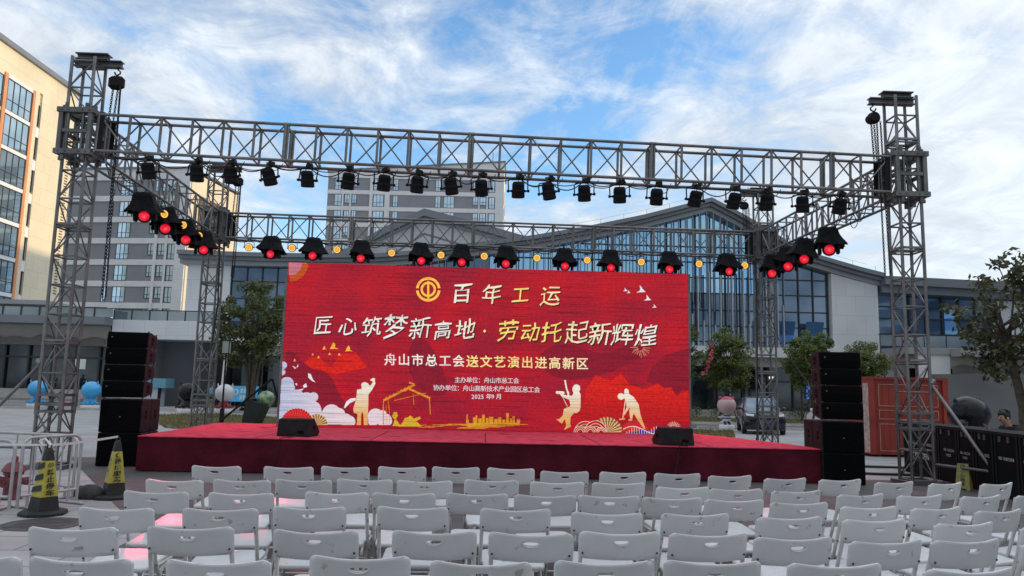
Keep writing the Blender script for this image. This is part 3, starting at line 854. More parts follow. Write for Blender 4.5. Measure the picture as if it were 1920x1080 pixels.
# chain hoists
def chain(b, p, q, link=.052, r=.0075, sag=0.0):
    p, q = Vector(p), Vector(q); n = max(2, int((q - p).length / (link * .72)))
    for k in range(n):
        c = p.lerp(q, (k + .5) / n); d = (q - p).normalized()
        a = d.orthogonal().normalized() if abs(d.x) > .5 else Vector((1, 0, 0)); a = (a - d * a.dot(d)).normalized()
        if k % 2: a = d.cross(a)
        w, h = link * .30, link * .5
        pts = [c + d * h + a * w * .5, c + d * h - a * w * .5, c - a * w + d * h * .5, c - a * w - d * h * .5, c - d * h - a * w * .5, c - d * h + a * w * .5, c + a * w - d * h * .5, c + a * w + d * h * .5]
        b.path(pts, r, 3, closed=True)
def make_hoist(key, label, zlow, off, ball=False):
    x, y, H, hb, s = TW[key]
    hx = x + s * .52; top = H - .13
    t = empty('chain_hoist', (hx, y, top)); tag(t, label, 'chain hoist', 'chain hoists on the truss towers')
    b = MB()
    b.path([(0, 0, .05), (.0, .0, -.02), (s * .05, 0, -.06), (s * .05, 0, -.10), (0, 0, -.13), (-s * .04, 0, -.11), (-s * .05, 0, -.07)], .015, 6)
    b.build('hook', M['chain'], t)
    b = MB()
    if ball: b.ball((0, 0, -.26), .125, .10, .115, 12, 8)
    else: b.rbox(-.135, .135, -.085, .085, -.40, -.15, .05)
    if ball: b.tube((-.02, -.105, -.26), (-.02, .105, -.26), .09, 12)
    b.build('hoist_body', M['black'], t)
    b = MB()
    for dx, dy in ((-.05, 0), (.02, .03)): chain(b, (dx, dy, -.36), (dx - s * .03, dy, hb + BH - .02 - top))
    b.build('load_chain', M['chain'], t)
    b = MB()
    zl = zlow - top
    chain(b, (.07, .02, -.34), (.07 + off - .05, -.14, zl), .045); chain(b, (.10, -.05, -.34), (.07 + off + .03, -.17, zl), .045)
    b.path([(.07 + off - .05, -.14, zl), (.07 + off - .01, -.155, zl - .07), (.07 + off + .03, -.17, zl)], .009, 4)
    b.build('hand_chain', M['chain'], t)
make_hoist('FL', 'square black chain hoist hanging from the front left truss tower', 2.95, .14)
make_hoist('FR', 'rounded black chain hoist hanging from the front right truss tower', 3.7, .0, True)
make_hoist('BL', 'small chain hoist on the back left truss tower', 4.3, .02)
make_hoist('BR', 'small round chain hoist on the back right truss tower', 4.2, -.02, True)

# ------------------------------------------------------------------ lamps
def lens_mat():
    m = bpy.data.materials.new('red_lens'); m.use_nodes = True; nt = m.node_tree
    b = nt.nodes['Principled BSDF']; b.inputs['Base Color'].default_value = (.03, .004, .006, 1); b.inputs['Roughness'].default_value = .12; b.inputs['Coat Weight'].default_value = .5
    tc = nt.nodes.new('ShaderNodeTexCoord'); sp = nt.nodes.new('ShaderNodeSeparateXYZ'); cb = nt.nodes.new('ShaderNodeCombineXYZ'); oi = nt.nodes.new('ShaderNodeObjectInfo')
    nt.links.new(tc.outputs['Object'], sp.inputs[0]); nt.links.new(sp.outputs[0], cb.inputs[0])
    ad = nt.nodes.new('ShaderNodeMath'); ad.operation = 'ADD'; ad.inputs[1].default_value = .018; nt.links.new(sp.outputs[2], ad.inputs[0]); nt.links.new(ad.outputs[0], cb.inputs[1])
    ln = nt.nodes.new('ShaderNodeVectorMath'); ln.operation = 'LENGTH'; nt.links.new(cb.outputs[0], ln.inputs[0])
    mu = nt.nodes.new('ShaderNodeMath'); mu.operation = 'MULTIPLY'; mu.inputs[1].default_value = 8.0; nt.links.new(ln.outputs['Value'], mu.inputs[0])
    r = nt.nodes.new('ShaderNodeValToRGB'); nt.links.new(mu.outputs[0], r.inputs[0]); e = r.color_ramp.elements
    e[0].position = 0; e[0].color = (1, .22, .16, 1); e[1].position = .95; e[1].color = (.42, .002, .012, 1)
    for p, c in ((.16, (1, .06, .07, 1)), (.42, (.86, .008, .035, 1)), (.75, (.74, .006, .03, 1))):
        k = e.new(p); k.color = c
    nt.links.new(r.outputs[0], b.inputs['Emission Color']); b.inputs['Emission Strength'].default_value = 1.0
    return m
M['lens_red'] = lens_mat()
def ring_led():
    m = bpy.data.materials.new('amber_led_rings'); m.use_nodes = True; nt = m.node_tree
    b = nt.nodes['Principled BSDF']; b.inputs['Base Color'].default_value = (.02, .02, .02, 1)
    tc = nt.nodes.new('ShaderNodeTexCoord'); sp = nt.nodes.new('ShaderNodeSeparateXYZ'); cb = nt.nodes.new('ShaderNodeCombineXYZ')
    nt.links.new(tc.outputs['Object'], sp.inputs[0]); nt.links.new(sp.outputs[0], cb.inputs[0]); nt.links.new(sp.outputs[2], cb.inputs[1])
    ln = nt.nodes.new('ShaderNodeVectorMath'); ln.operation = 'LENGTH'; nt.links.new(cb.outputs[0], ln.inputs[0])
    r = nt.nodes.new('ShaderNodeValToRGB'); r.color_ramp.interpolation = 'CONSTANT'
    mu = nt.nodes.new('ShaderNodeMath'); mu.operation = 'MULTIPLY'; mu.inputs[1].default_value = 8.0
    nt.links.new(ln.outputs['Value'], mu.inputs[0]); nt.links.new(mu.outputs[0], r.inputs[0])
    e = r.color_ramp.elements
    e[0].position = 0; e[0].color = (1, .75, .12, 1); e[1].position = .17; e[1].color = (.5, .03, .0, 1)
    for p, c in ((.28, (1, .62, .08, 1)), (.47, (.62, .10, .0, 1)), (.60, (1, .72, .16, 1)), (.86, (.75, .16, .0, 1))):
        k = e.new(p); k.color = c
    nt.links.new(r.outputs[0], b.inputs['Emission Color']); b.inputs['Emission Strength'].default_value = 1.0
    return m
M['amber'] = ring_led()

def make_par():
    t = empty('par_can')
    tag(t, 'x', 'stage lamp', 'black lamps hanging from the front truss beam')
    # pivot at origin; barrel axis points down and towards the stage
    ax = Euler((R(22), 0, 0))
    b = MB(); b.lathe([(.03, .19), (.085, .185), (.105, .15), (.108, .03), (.135, .02), (.137, -.02), (.115, -.03), (.118, -.13), (.108, -.135)], 18, (0, 0, 0), ax)
    for k in range(6): b.lathe([(.110, .045 + k * .016), (.114, .049 + k * .016), (.110, .053 + k * .016)], 18, (0, 0, 0), ax)
    b.build('barrel', M['black'], t)
    b = MB(); b.lathe([(.02, -.131), (.10, -.139), (.1, -.142)], 16, (0, 0, 0), ax); b.build('lens', M['hole'], t)
    b = MB()
    b.path([(-.17, 0, -.03), (-.175, 0, .20), (-.15, 0, .235), (.15, 0, .235), (.175, 0, .20), (.17, 0, -.03)], .012, 6)
    for s in (-1, 1): b.tube((s * .13, 0, 0), (s * .195, 0, 0), .018, 8); b.tube((s * .18, 0, 0), (s * .20, 0, 0), .028, 8)
    b.build('yoke', M['black'], t)
    b = MB(); b.box(-.03, .03, -.03, .03, .235, .30); b.tube((-.035, 0, .31), (.035, 0, .31), .045, 10); b.build('clamp', M['alu_dark'], t)
    return t
par0 = make_par(); park = kids_of(par0)
PARX = [-6.16, -5.3, -4.69, -4.0, -3.32, -2.59, -1.94, -1.34, -.72, -.17, .5, 1.06, 1.71, 2.36, 3.04, 3.75, 4.47, 5.07, 5.75, 6.44]
def front_z(x): return 5.55 + (5.24 - 5.55) * (x + 7.04) / 14.36
for i, x in enumerate(PARX):
    loc = (x, FY - .02, front_z(x) - .295)
    rot = (R(random.uniform(-12, 6)), R(random.uniform(-9, 9)), R(random.uniform(-24, 24)))
    o = par0 if i == 0 else copy_thing(par0, park, loc)
    o.location = loc; o.rotation_euler = rot; o.scale = (1.03, 1.03, .90)
    o['label'] = ORD[i] + ' black par can from the left under the front truss beam'

def make_led():
    t = empty('led_par'); tag(t, 'x', 'stage lamp', 'lit amber lamps on the trusses')
    tl = Euler((R(90 + 10), 0, 0))
    b = MB(); b.lathe([(.05, -.17), (.10, -.15), (.125, -.06), (.132, .0), (.125, .012), (.118, .0)], 20, (0, 0, 0), tl); b.build('housing', M['black'], t)
    d = MB(); d.lathe([(1e-4, 0), (.117, 0)], 24, (0, 0, 0), (R(90), 0, 0))
    o = d.build('lit_face', M['amber'], t); o.rotation_euler = (R(10), 0, 0); o.location = (0, -.003, 0)
    b = MB(); b.path([(-.155, .05, -.02), (-.155, .05, .15), (-.10, .05, .19), (.10, .05, .19), (.155, .05, .15), (.155, .05, -.02)], .011, 6)
    for s in (-1, 1): b.tube((s * .12, .05, 0), (s * .185, .05, 0), .016, 6)
    b.build('yoke', M['black'], t)
    b = MB(); b.box(-.025, .025, .025, .075, .19, .27); b.build('clamp', M['alu_dark'], t)
    return t
led0 = make_led(); ledk = kids_of(led0)
LEDS = [((x, 20.28, z), R(random.uniform(-8, 8)), 'rear') for x, z in ((-6.45, 5.11), (-5.3, 5.12), (-4.1, 5.11), (-2.63, 5.06), (-1.3, 5.04), (-.13, 5.04), (1.3, 5.03), (2.67, 5.01), (4.15, 5.0), (5.74, 4.99), (7.0, 4.98))]
LEDS += [((-7.1, y, z), R(52), 'left') for y, z in ((16.45, 5.12), (17.5, 5.10), (18.5, 5.05))]
LEDS += [((7.3, y, z), R(-52), 'right') for y, z in ((18.55, 4.83), (17.55, 4.83), (16.35, 4.83))]
cnt = {}
for i, (loc, rz, side) in enumerate(LEDS):
    o = led0 if i == 0 else copy_thing(led0, ledk, loc)
    o.location = loc; o.rotation_euler = (R(random.uniform(-6, 6)), 0, rz); o.scale = (.82,) * 3 if side == 'rear' else (.74,) * 3
    k = cnt.get(side, 0); cnt[side] = k + 1
    if side == 'rear': o['label'] = ORD[k] + ' amber lamp from the left on the rear truss beam'
    else: o['label'] = ORD[k] + ' amber lamp from the %s on the %s side truss beam' % ('front' if side == 'left' else 'back', side)

def make_head(seed):
    rnd = random.Random(seed)
    t = empty('moving_head'); tag(t, 'x', 'moving light', 'red moving lights under rain covers')
    # cover: square draped hood, origin at the lens
    b = MB(); n = 28; rings = []
    prof = [(.02, .50, 0, .2), (.15, .495, .15, .6), (.185, .44, .3, .75), (.20, .33, .5, .85), (.23, .24, .8, .9), (.275, .15, 1.1, 1.0), (.30, .095, 1.3, 1.0)]
    vs = []
    ph = [rnd.uniform(0, 6.28) for _ in range(4)]; n = 32
    cor = [rnd.uniform(.88, 1.16) for _ in range(4)]; dz = [rnd.uniform(-.07, .05) for _ in range(4)]; tw = rnd.uniform(-.25, .25); lean = rnd.uniform(-.05, .05)
    for r, z, w, e in prof:
        for i in range(n):
            a = 2 * PI * i / n
            c, s_ = math.cos(a), math.sin(a); sq = 1 / max(abs(c), abs(s_)) ** e
            k = int(((a - tw) % (2 * PI)) / (PI / 2)) % 4; cn = abs(math.sin(2 * (a)))      # 1 at the corners
            f = 1 + (cor[k] - 1) * cn * w * .8
            wob = 1 + .045 * w * math.sin(9 * a + ph[1]) + .03 * w * math.sin(13 * a + ph[2] + 9 * z)
            vs.append((c * r * sq * wob * f * 1.06 + lean * z, s_ * r * sq * wob * f * .85 + .10, z + dz[k] * cn * w + .012 * w * math.sin(8 * a + ph[3]) + rnd.uniform(-.008, .008)))
    fs = [(k * n + i, k * n + (i + 1) % n, (k + 1) * n + (i + 1) % n, (k + 1) * n + i) for k in range(len(prof) - 1) for i in range(n)]
    b.add(vs, fs + [tuple(range(n - 1, -1, -1))], 0, False)
    o = b.build('rain_cover', M['fabric'], t)
    b = MB()
    for s in (-1, 1): b.rbox(s * .185 - .035, s * .185 + .035, .02, .2, -.10, .26, .02)
    b.split('yoke_arm', M['black'], t)
    b = MB(); b.lathe([(.05, -.26), (.12, -.25), (.14, -.1), (.142, -.01), (.132, .018), (.112, .0)], 18, (0, 0, 0), (R(90 + 8), 0, 0)); b.build('head', M['black'], t)
    b = MB(); b.lathe([(1e-4, .022), (.05, .018), (.085, .008), (.108, -.002)], 20, (0, 0, 0), (R(98), 0, 0)); b.build('lens', M['lens_red'], t)
    return t
heads = [make_head(s) for s in (1, 2, 3)]; headk = [kids_of(h) for h in heads]
HEADS = [((x, 20.22, z), R(random.uniform(-14, 14)), 'rear') for x, z in ((-5.85, 4.93), (-4.73, 4.92), (-3.44, 4.88), (-1.82, 4.86), (-.73, 4.85), (.46, 4.84), (2.06, 4.82), (3.31, 4.81), (4.91, 4.81), (6.55, 4.8))]
HEADS += [((-7.12, y, z), R(20), 'left') for y, z in ((15.55, 4.87), (16.6, 4.83), (17.75, 4.80), (18.9, 4.77))]
HEADS += [((7.32, y, z), R(-16), 'right') for y, z in ((19.15, 4.60), (18.1, 4.62), (17.15, 4.64), (15.85, 4.63))]
cnt = {}; used = set()
SPOTS = []
for i, (loc, rz, side) in enumerate(HEADS):
    j = i % 3
    o = heads[j] if j not in used else copy_thing(heads[j], headk[j], loc)
    used.add(j)
    o.location = loc; o.rotation_euler = (0, 0, rz)
    if side != 'rear': o.rotation_euler = (R(random.uniform(-6, 6)), R(random.uniform(-9, 9)), rz + R(random.uniform(-10, 10)))
    k = cnt.get(side, 0); cnt[side] = k + 1
    if side == 'rear': o['label'] = ORD[k] + ' red moving light from the left on the rear truss beam'
    else: o['label'] = ORD[k] + ' red moving light from the %s on the %s side truss beam' % ('front' if side == 'left' else 'back', side)
    SPOTS.append((Vector(loc), side, k))
def red_beam(p, target, energy, ang):
    l = bpy.data.lights.new('red_beam', 'SPOT'); l.energy = energy; l.color = (1, .03, .09); l.spot_size = R(ang); l.spot_blend = .35; l.shadow_soft_size = .08
    o = bpy.data.objects.new('red_beam', l); col.objects.link(o)
    d = (Vector(target) - p).normalized()
    o.location = p + d * .12
    o.rotation_euler = (-d).to_track_quat('Z', 'Y').to_euler()
for p, side, k in SPOTS:
    if side == 'rear': red_beam(p, (p.x * .85, 14.6 + .35 * (k % 3), .6), 330, 55)
    elif side == 'left': red_beam(p, ((-2.42, 6.3, .45), (-2.36, 5.58, .45), (-1.83, 7.36, .45), (2, 15, .6))[k], (2600, 2600, 2600, 240)[k], (1.9, 1.9, 1.9, 40)[k])
    else: red_beam(p, (2.5 - k, 14.6, .6), 160, 45)

# cables along the trusses
def sag(b, p, q, drop, r=.009, n=9, m=0):
    p, q = Vector(p), Vector(q)
    pts = []
    for i in range(n + 1):
        u = i / n; v = p.lerp(q, u); v.z -= drop * 4 * u * (1 - u); pts.append(v)
    b.path(pts, r, 5, m)
rnd = random.Random(4)
b = MB()
prev = (-6.9, FY - .12, front_z(-6.9) - .03)
for i, x in enumerate(PARX + [6.95]):
    c = (x, FY + rnd.uniform(-.16, .1), front_z(x) - .035)
    sag(b, prev, c, rnd.uniform(.06, .20), .011); sag(b, (prev[0], prev[1] + .1, prev[2]), (c[0], c[1] + .06, c[2]), rnd.uniform(.02, .13), .009)
    if i < len(PARX):
        sag(b, c, (x + rnd.uniform(-.06, .06), FY - .06, front_z(x) - .16), .0, .007, 4)
        sag(b, (x + .25, FY - .1, front_z(x + .25) - .03), (x + .03, FY - .06, front_z(x) - .15), rnd.uniform(.05, .12), .007)
        b.obox((x + .04, FY - .08, front_z(x) - .045), (.11, .09, .07), (0, rnd.uniform(-.5, .5), rnd.uniform(-.6, .6)))
    prev = c
tag(b.build('power_cable', M['rubber']), 'black power cables looped along the underside of the front truss beam', 'cable')
b = MB(); prev = (-7.0, 20.3, 5.33)
for x in np.arange(-6.3, 7.2, .58):
    z = 5.37 - .11 * (x + 7.1) / 14.3 - .04; c = (x, 20.3 + rnd.uniform(-.1, .05), z)
    sag(b, prev, c, rnd.uniform(.03, .12), .011); sag(b, prev, c, rnd.uniform(.0, .06), .008); prev = c
tag(b.build('power_cable', M['rubber']), 'black power cables looped along the rear truss beam above the screen', 'cable')
b = MB()
for s, x, zf, zb in ((-1, -7.2, 5.52, 5.36), (1, 7.48, 5.2, 5.22)):
    pass
prev = (-7.2, 14.0, 5.5)
for y in (14.6, 15.2, 15.7, 16.6, 17.5, 18.4, 19.4, 20.1):
    c = (-7.2, y, 5.55 - .18 * (y - 13.5) / 7 - .03); sag(b, prev, c, rnd.uniform(.05, .28), .010); prev = c
b.path([(-7.2 + .02 * math.sin(t), 14.75 + .22 * math.sin(t), 5.33 - .2 * math.cos(t)) for t in np.arange(0, 12.5, .3)], .008, 5)
tag(b.build('power_cable', M['rubber']), 'black cable coiled and looped under the left side truss beam', 'cable')
b = MB(); prev = (7.46, 14.0, 5.2)
for y in (14.5, 15.0, 15.6, 16.4, 17.3, 18.2, 19.3, 20.1):
    c = (7.46, y, 5.24 - .0 * y - .03); sag(b, prev, c, rnd.uniform(.05, .22), .010); prev = c
b.path([(7.44, 14.95 + .16 * math.sin(t), 5.08 - .16 * math.cos(t)) for t in np.arange(0, 9, .3)], .008, 5)
tag(b.build('power_cable', M['rubber']), 'black cable looped under the right side truss beam', 'cable')
b = MB(); b.path([(7.3, 20.25, 5.2), (7.28, 20.2, 3.5), (7.22, 20.1, 1.8), (7.15, 20.0, .4), (6.9, 19.6, -.03)], .02, 6)
tag(b.build('power_cable', M['rubber']), 'black cable hanging straight down by the back right tower', 'cable')
b = MB(); b.path([(-7.2, 20.2, 5.3), (-7.15, 20.25, 3.6), (-7.28, 20.3, 2.0), (-7.3, 20.35, 0)], .022, 6)
tag(b.build('power_cable', M['rubber']), 'black cable hanging down the back left tower', 'cable')
b = MB(); b.path([(7.5, 20.3, 5.0), (7.55, 20.28, 3.9), (7.85, 19.9, 2.7), (8.1, 19.0, 1.85), (7.2, 16, .8), (6.0, 13.15, .02)], .011, 5)
b.path([(8.08 + .06 * math.sin(t), 19.0, 1.78 + .08 * math.cos(t)) for t in np.arange(0, 6.3, .4)], .010, 5)
tag(b.build('signal_cable', M['rubber']), 'thin black cable slanting from the back right tower to the stage corner', 'cable')
for k, (pts, lab) in enumerate(((((6.6, 15.2), (7.6, 14.9), (8.6, 14.75), (9.6, 14.9)), 'thick black cable on the paving in front of the black trunks, nearest one'), (((6.4, 17.0), (7.7, 16.6), (8.8, 16.5), (9.6, 16.4)), 'thick black cable on the paving behind the right tower, farther one'))):
    b = MB(); b.path([(x, y, gz(y) + .03) for x, y in pts], .028, 6); tag(b.build('floor_cable', M['rubber']), lab, 'cable')

# ------------------------------------------------------------------ stage and screen
def build_stage():
    t = empty('stage', (0, 13.25, 0)); tag(t, 'low stage platform covered in bright red carpet with a maroon front', 'stage')
    O = [(-5.85, 0), (5.92, 0), (5.72, 1.2), (5.25, 2.7), (4.7, 4.0), (-6.1, 4.6)]
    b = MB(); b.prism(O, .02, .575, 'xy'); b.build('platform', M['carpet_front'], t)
    # carpet: subdivided and very slightly uneven, with a soft rolled edge
    bm = bmesh.new(); fv = [bm.verts.new((x, y, 0)) for x, y in O]; bm.faces.new(fv)
    for k in range(1, 24):
        bmesh.ops.bisect_plane(bm, geom=bm.verts[:] + bm.edges[:] + bm.faces[:], plane_co=(-6.1 + k * .5, 0, 0), plane_no=(1, 0, 0))
    for k in range(1, 10):
        bmesh.ops.bisect_plane(bm, geom=bm.verts[:] + bm.edges[:] + bm.faces[:], plane_co=(0, k * .48, 0), plane_no=(0, 1, 0))
    r = random.Random(3)
    for v in bm.verts: v.co.z = .592 + r.uniform(-.002, .003)
    me = bpy.data.meshes.new('carpet'); bm.to_mesh(me); bm.free(); me.materials.append(M['carpet'])
    o = bpy.data.objects.new('carpet', me); col.objects.link(o); o.parent = t
    b = MB(); b.tube((O[0][0], -.004, .583), (O[1][0], -.004, .583), .012, 6); b.tube((O[1][0], 0, .583), (O[2][0], 1.2, .583), .012, 6); b.tube((O[2][0], 1.2, .583), (O[3][0], 2.7, .583), .012, 6)
    b.build('carpet_edge', M['carpet'], t)
    for x in (-3.9, -1.95, .02, 2.0, 3.95):
        b = MB(); b.box(x - .006, x + .006, .01, 2.6, .594, .5975); b.box(x + .1, x + .106, -.003, -.0005, .03, .57); b.split('carpet_seam', M['carpet_front'], t)
build_stage()

SY = 16.7
def homography():
    src = [(541, 490), (1290, 516), (522, 800), (1291, 816)]
    dst = [(-4.42, 4.17), (4.47, 4.14), (-4.42, .605), (4.47, .605)]
    A = []; B = []
    for (x, y), (u, v) in zip(src, dst):
        A += [[x, y, 1, 0, 0, 0, -u * x, -u * y], [0, 0, 0, x, y, 1, -v * x, -v * y]]; B += [u, v]
    return np.linalg.solve(np.array(A, float), np.array(B, float))
_H = homography()
def art(x, y):
    """Artwork layout units -> metres on the screen plane."""
    h = _H; w = h[6] * x + h[7] * y + 1
    return ((h[0] * x + h[1] * y + h[2]) / w, (h[3] * x + h[4] * y + h[5]) / w)

def led_mat(name, c, s, c2=None, axis=None, lo=0, hi=1, noise=.35, lines=True):
    """LED tile surface: emitted colour with pixel speckle and dim module rows."""
    m = bpy.data.materials.new(name); m.use_nodes = True; nt = m.node_tree; b = nt.nodes['Principled BSDF']
    b.inputs['Base Color'].default_value = (.012, .012, .012, 1); b.inputs['Roughness'].default_value = .55
    b.inputs['Specular IOR Level'].default_value = .25
    N = nt.nodes.new; L = nt.links.new
    tc = N('ShaderNodeTexCoord')
    if c2:
        sp = N('ShaderNodeSeparateXYZ'); L(tc.outputs['Object'], sp.inputs[0])
        mr = N('ShaderNodeMapRange'); mr.inputs['From Min'].default_value = lo; mr.inputs['From Max'].default_value = hi
        L(sp.outputs[{'x': 0, 'z': 2}[axis]], mr.inputs['Value'])
        mx = N('ShaderNodeMix'); mx.data_type = 'RGBA'; L(mr.outputs[0], mx.inputs[0]); mx.inputs[6].default_value = (*c, 1); mx.inputs[7].default_value = (*c2, 1)
        cur = mx.outputs[2]
    else:
        rgb = N('ShaderNodeRGB'); rgb.outputs[0].default_value = (*c, 1); cur = rgb.outputs[0]
    n = N('ShaderNodeTexNoise'); n.inputs['Scale'].default_value = 17; n.inputs['Detail'].default_value = 4; n.inputs['Roughness'].default_value = .85
    L(tc.outputs['Object'], n.inputs['Vector'])
    mr2 = N('ShaderNodeMapRange'); mr2.inputs['From Min'].default_value = .3; mr2.inputs['From Max'].default_value = .7
    mr2.inputs['To Min'].default_value = 1 - noise; mr2.inputs['To Max'].default_value = 1 + noise; L(n.outputs['Fac'], mr2.inputs['Value'])
    fac = mr2.outputs[0]
    if lines:
        mp = N('ShaderNodeMapping'); mp.inputs['Scale'].default_value = (.5, 1, 34); L(tc.outputs['Object'], mp.inputs[0])
        n2 = N('ShaderNodeTexNoise'); n2.inputs['Scale'].default_value = 1.6; n2.inputs['Detail'].default_value = 5; L(mp.outputs[0], n2.inputs['Vector'])
        mr3 = N('ShaderNodeMapRange'); mr3.inputs['From Min'].default_value = .34; mr3.inputs['From Max'].default_value = .50; mr3.inputs['To Min'].default_value = .50; mr3.inputs['To Max'].default_value = 1
        L(n2.outputs['Fac'], mr3.inputs['Value'])
        mm = N('ShaderNodeMath'); mm.operation = 'MULTIPLY'; L(fac, mm.inputs[0]); L(mr3.outputs[0], mm.inputs[1]); fac = mm.outputs[0]
    ms = N('ShaderNodeMath'); ms.operation = 'MULTIPLY'; L(fac, ms.inputs[0]); ms.inputs[1].default_value = s
    L(cur, b.inputs['Emission Color']); L(ms.outputs[0], b.inputs['Emission Strength'])
    return m
def red_field():
    m = led_mat('led_red_field', (.40, .003, .014), 1.0)
    nt = m.node_tree; N = nt.nodes.new; L = nt.links.new; b = nt.nodes['Principled BSDF']
    tc = N('ShaderNodeTexCoord'); n = N('ShaderNodeTexNoise'); n.inputs['Scale'].default_value = .8; n.inputs['Detail'].default_value = 7
    L(tc.outputs['Object'], n.inputs['Vector'])
    r = N('ShaderNodeValToRGB'); e = r.color_ramp.elements; e[0].position = .36; e[1].position = .66
    e[0].color = (.31, .006, .026, 1); e[1].color = (.52, .006, .016, 1); L(n.outputs['Fac'], r.inputs[0]); L(r.outputs[0], b.inputs['Emission Color'])
    return m

_glyph = {}
def glyph(ch, bold=0.0):
    if (ch, bold) not in _glyph:
        c = bpy.data.curves.new('lettering', 'FONT'); c.body = ch; c.size = 1; c.offset = bold; c.resolution_u = 2
        o = bpy.data.objects.new('lettering', c); col.objects.link(o)
        bpy.context.view_layer.update()
        me = bpy.data.meshes.new_from_object(o.evaluated_get(bpy.context.evaluated_depsgraph_get()))
        v = [(q.co.x, q.co.y) for q in me.vertices]; f = [tuple(p.vertices) for p in me.polygons]
        bpy.data.objects.remove(o); bpy.data.meshes.remove(me); bpy.data.curves.remove(c)
        _glyph[(ch, bold)] = (v, f)
    return _glyph[(ch, bold)]
def put_glyph(b, ch, F, bold=0.0, fn=None, m=0):
    """F maps glyph-em coordinates (0..1) to a 3-D point."""
    v, f = glyph(ch, bold)
    if fn: v = [fn(x, y) for x, y in v]
    b.add([F(x, y) for x, y in v], f, m)

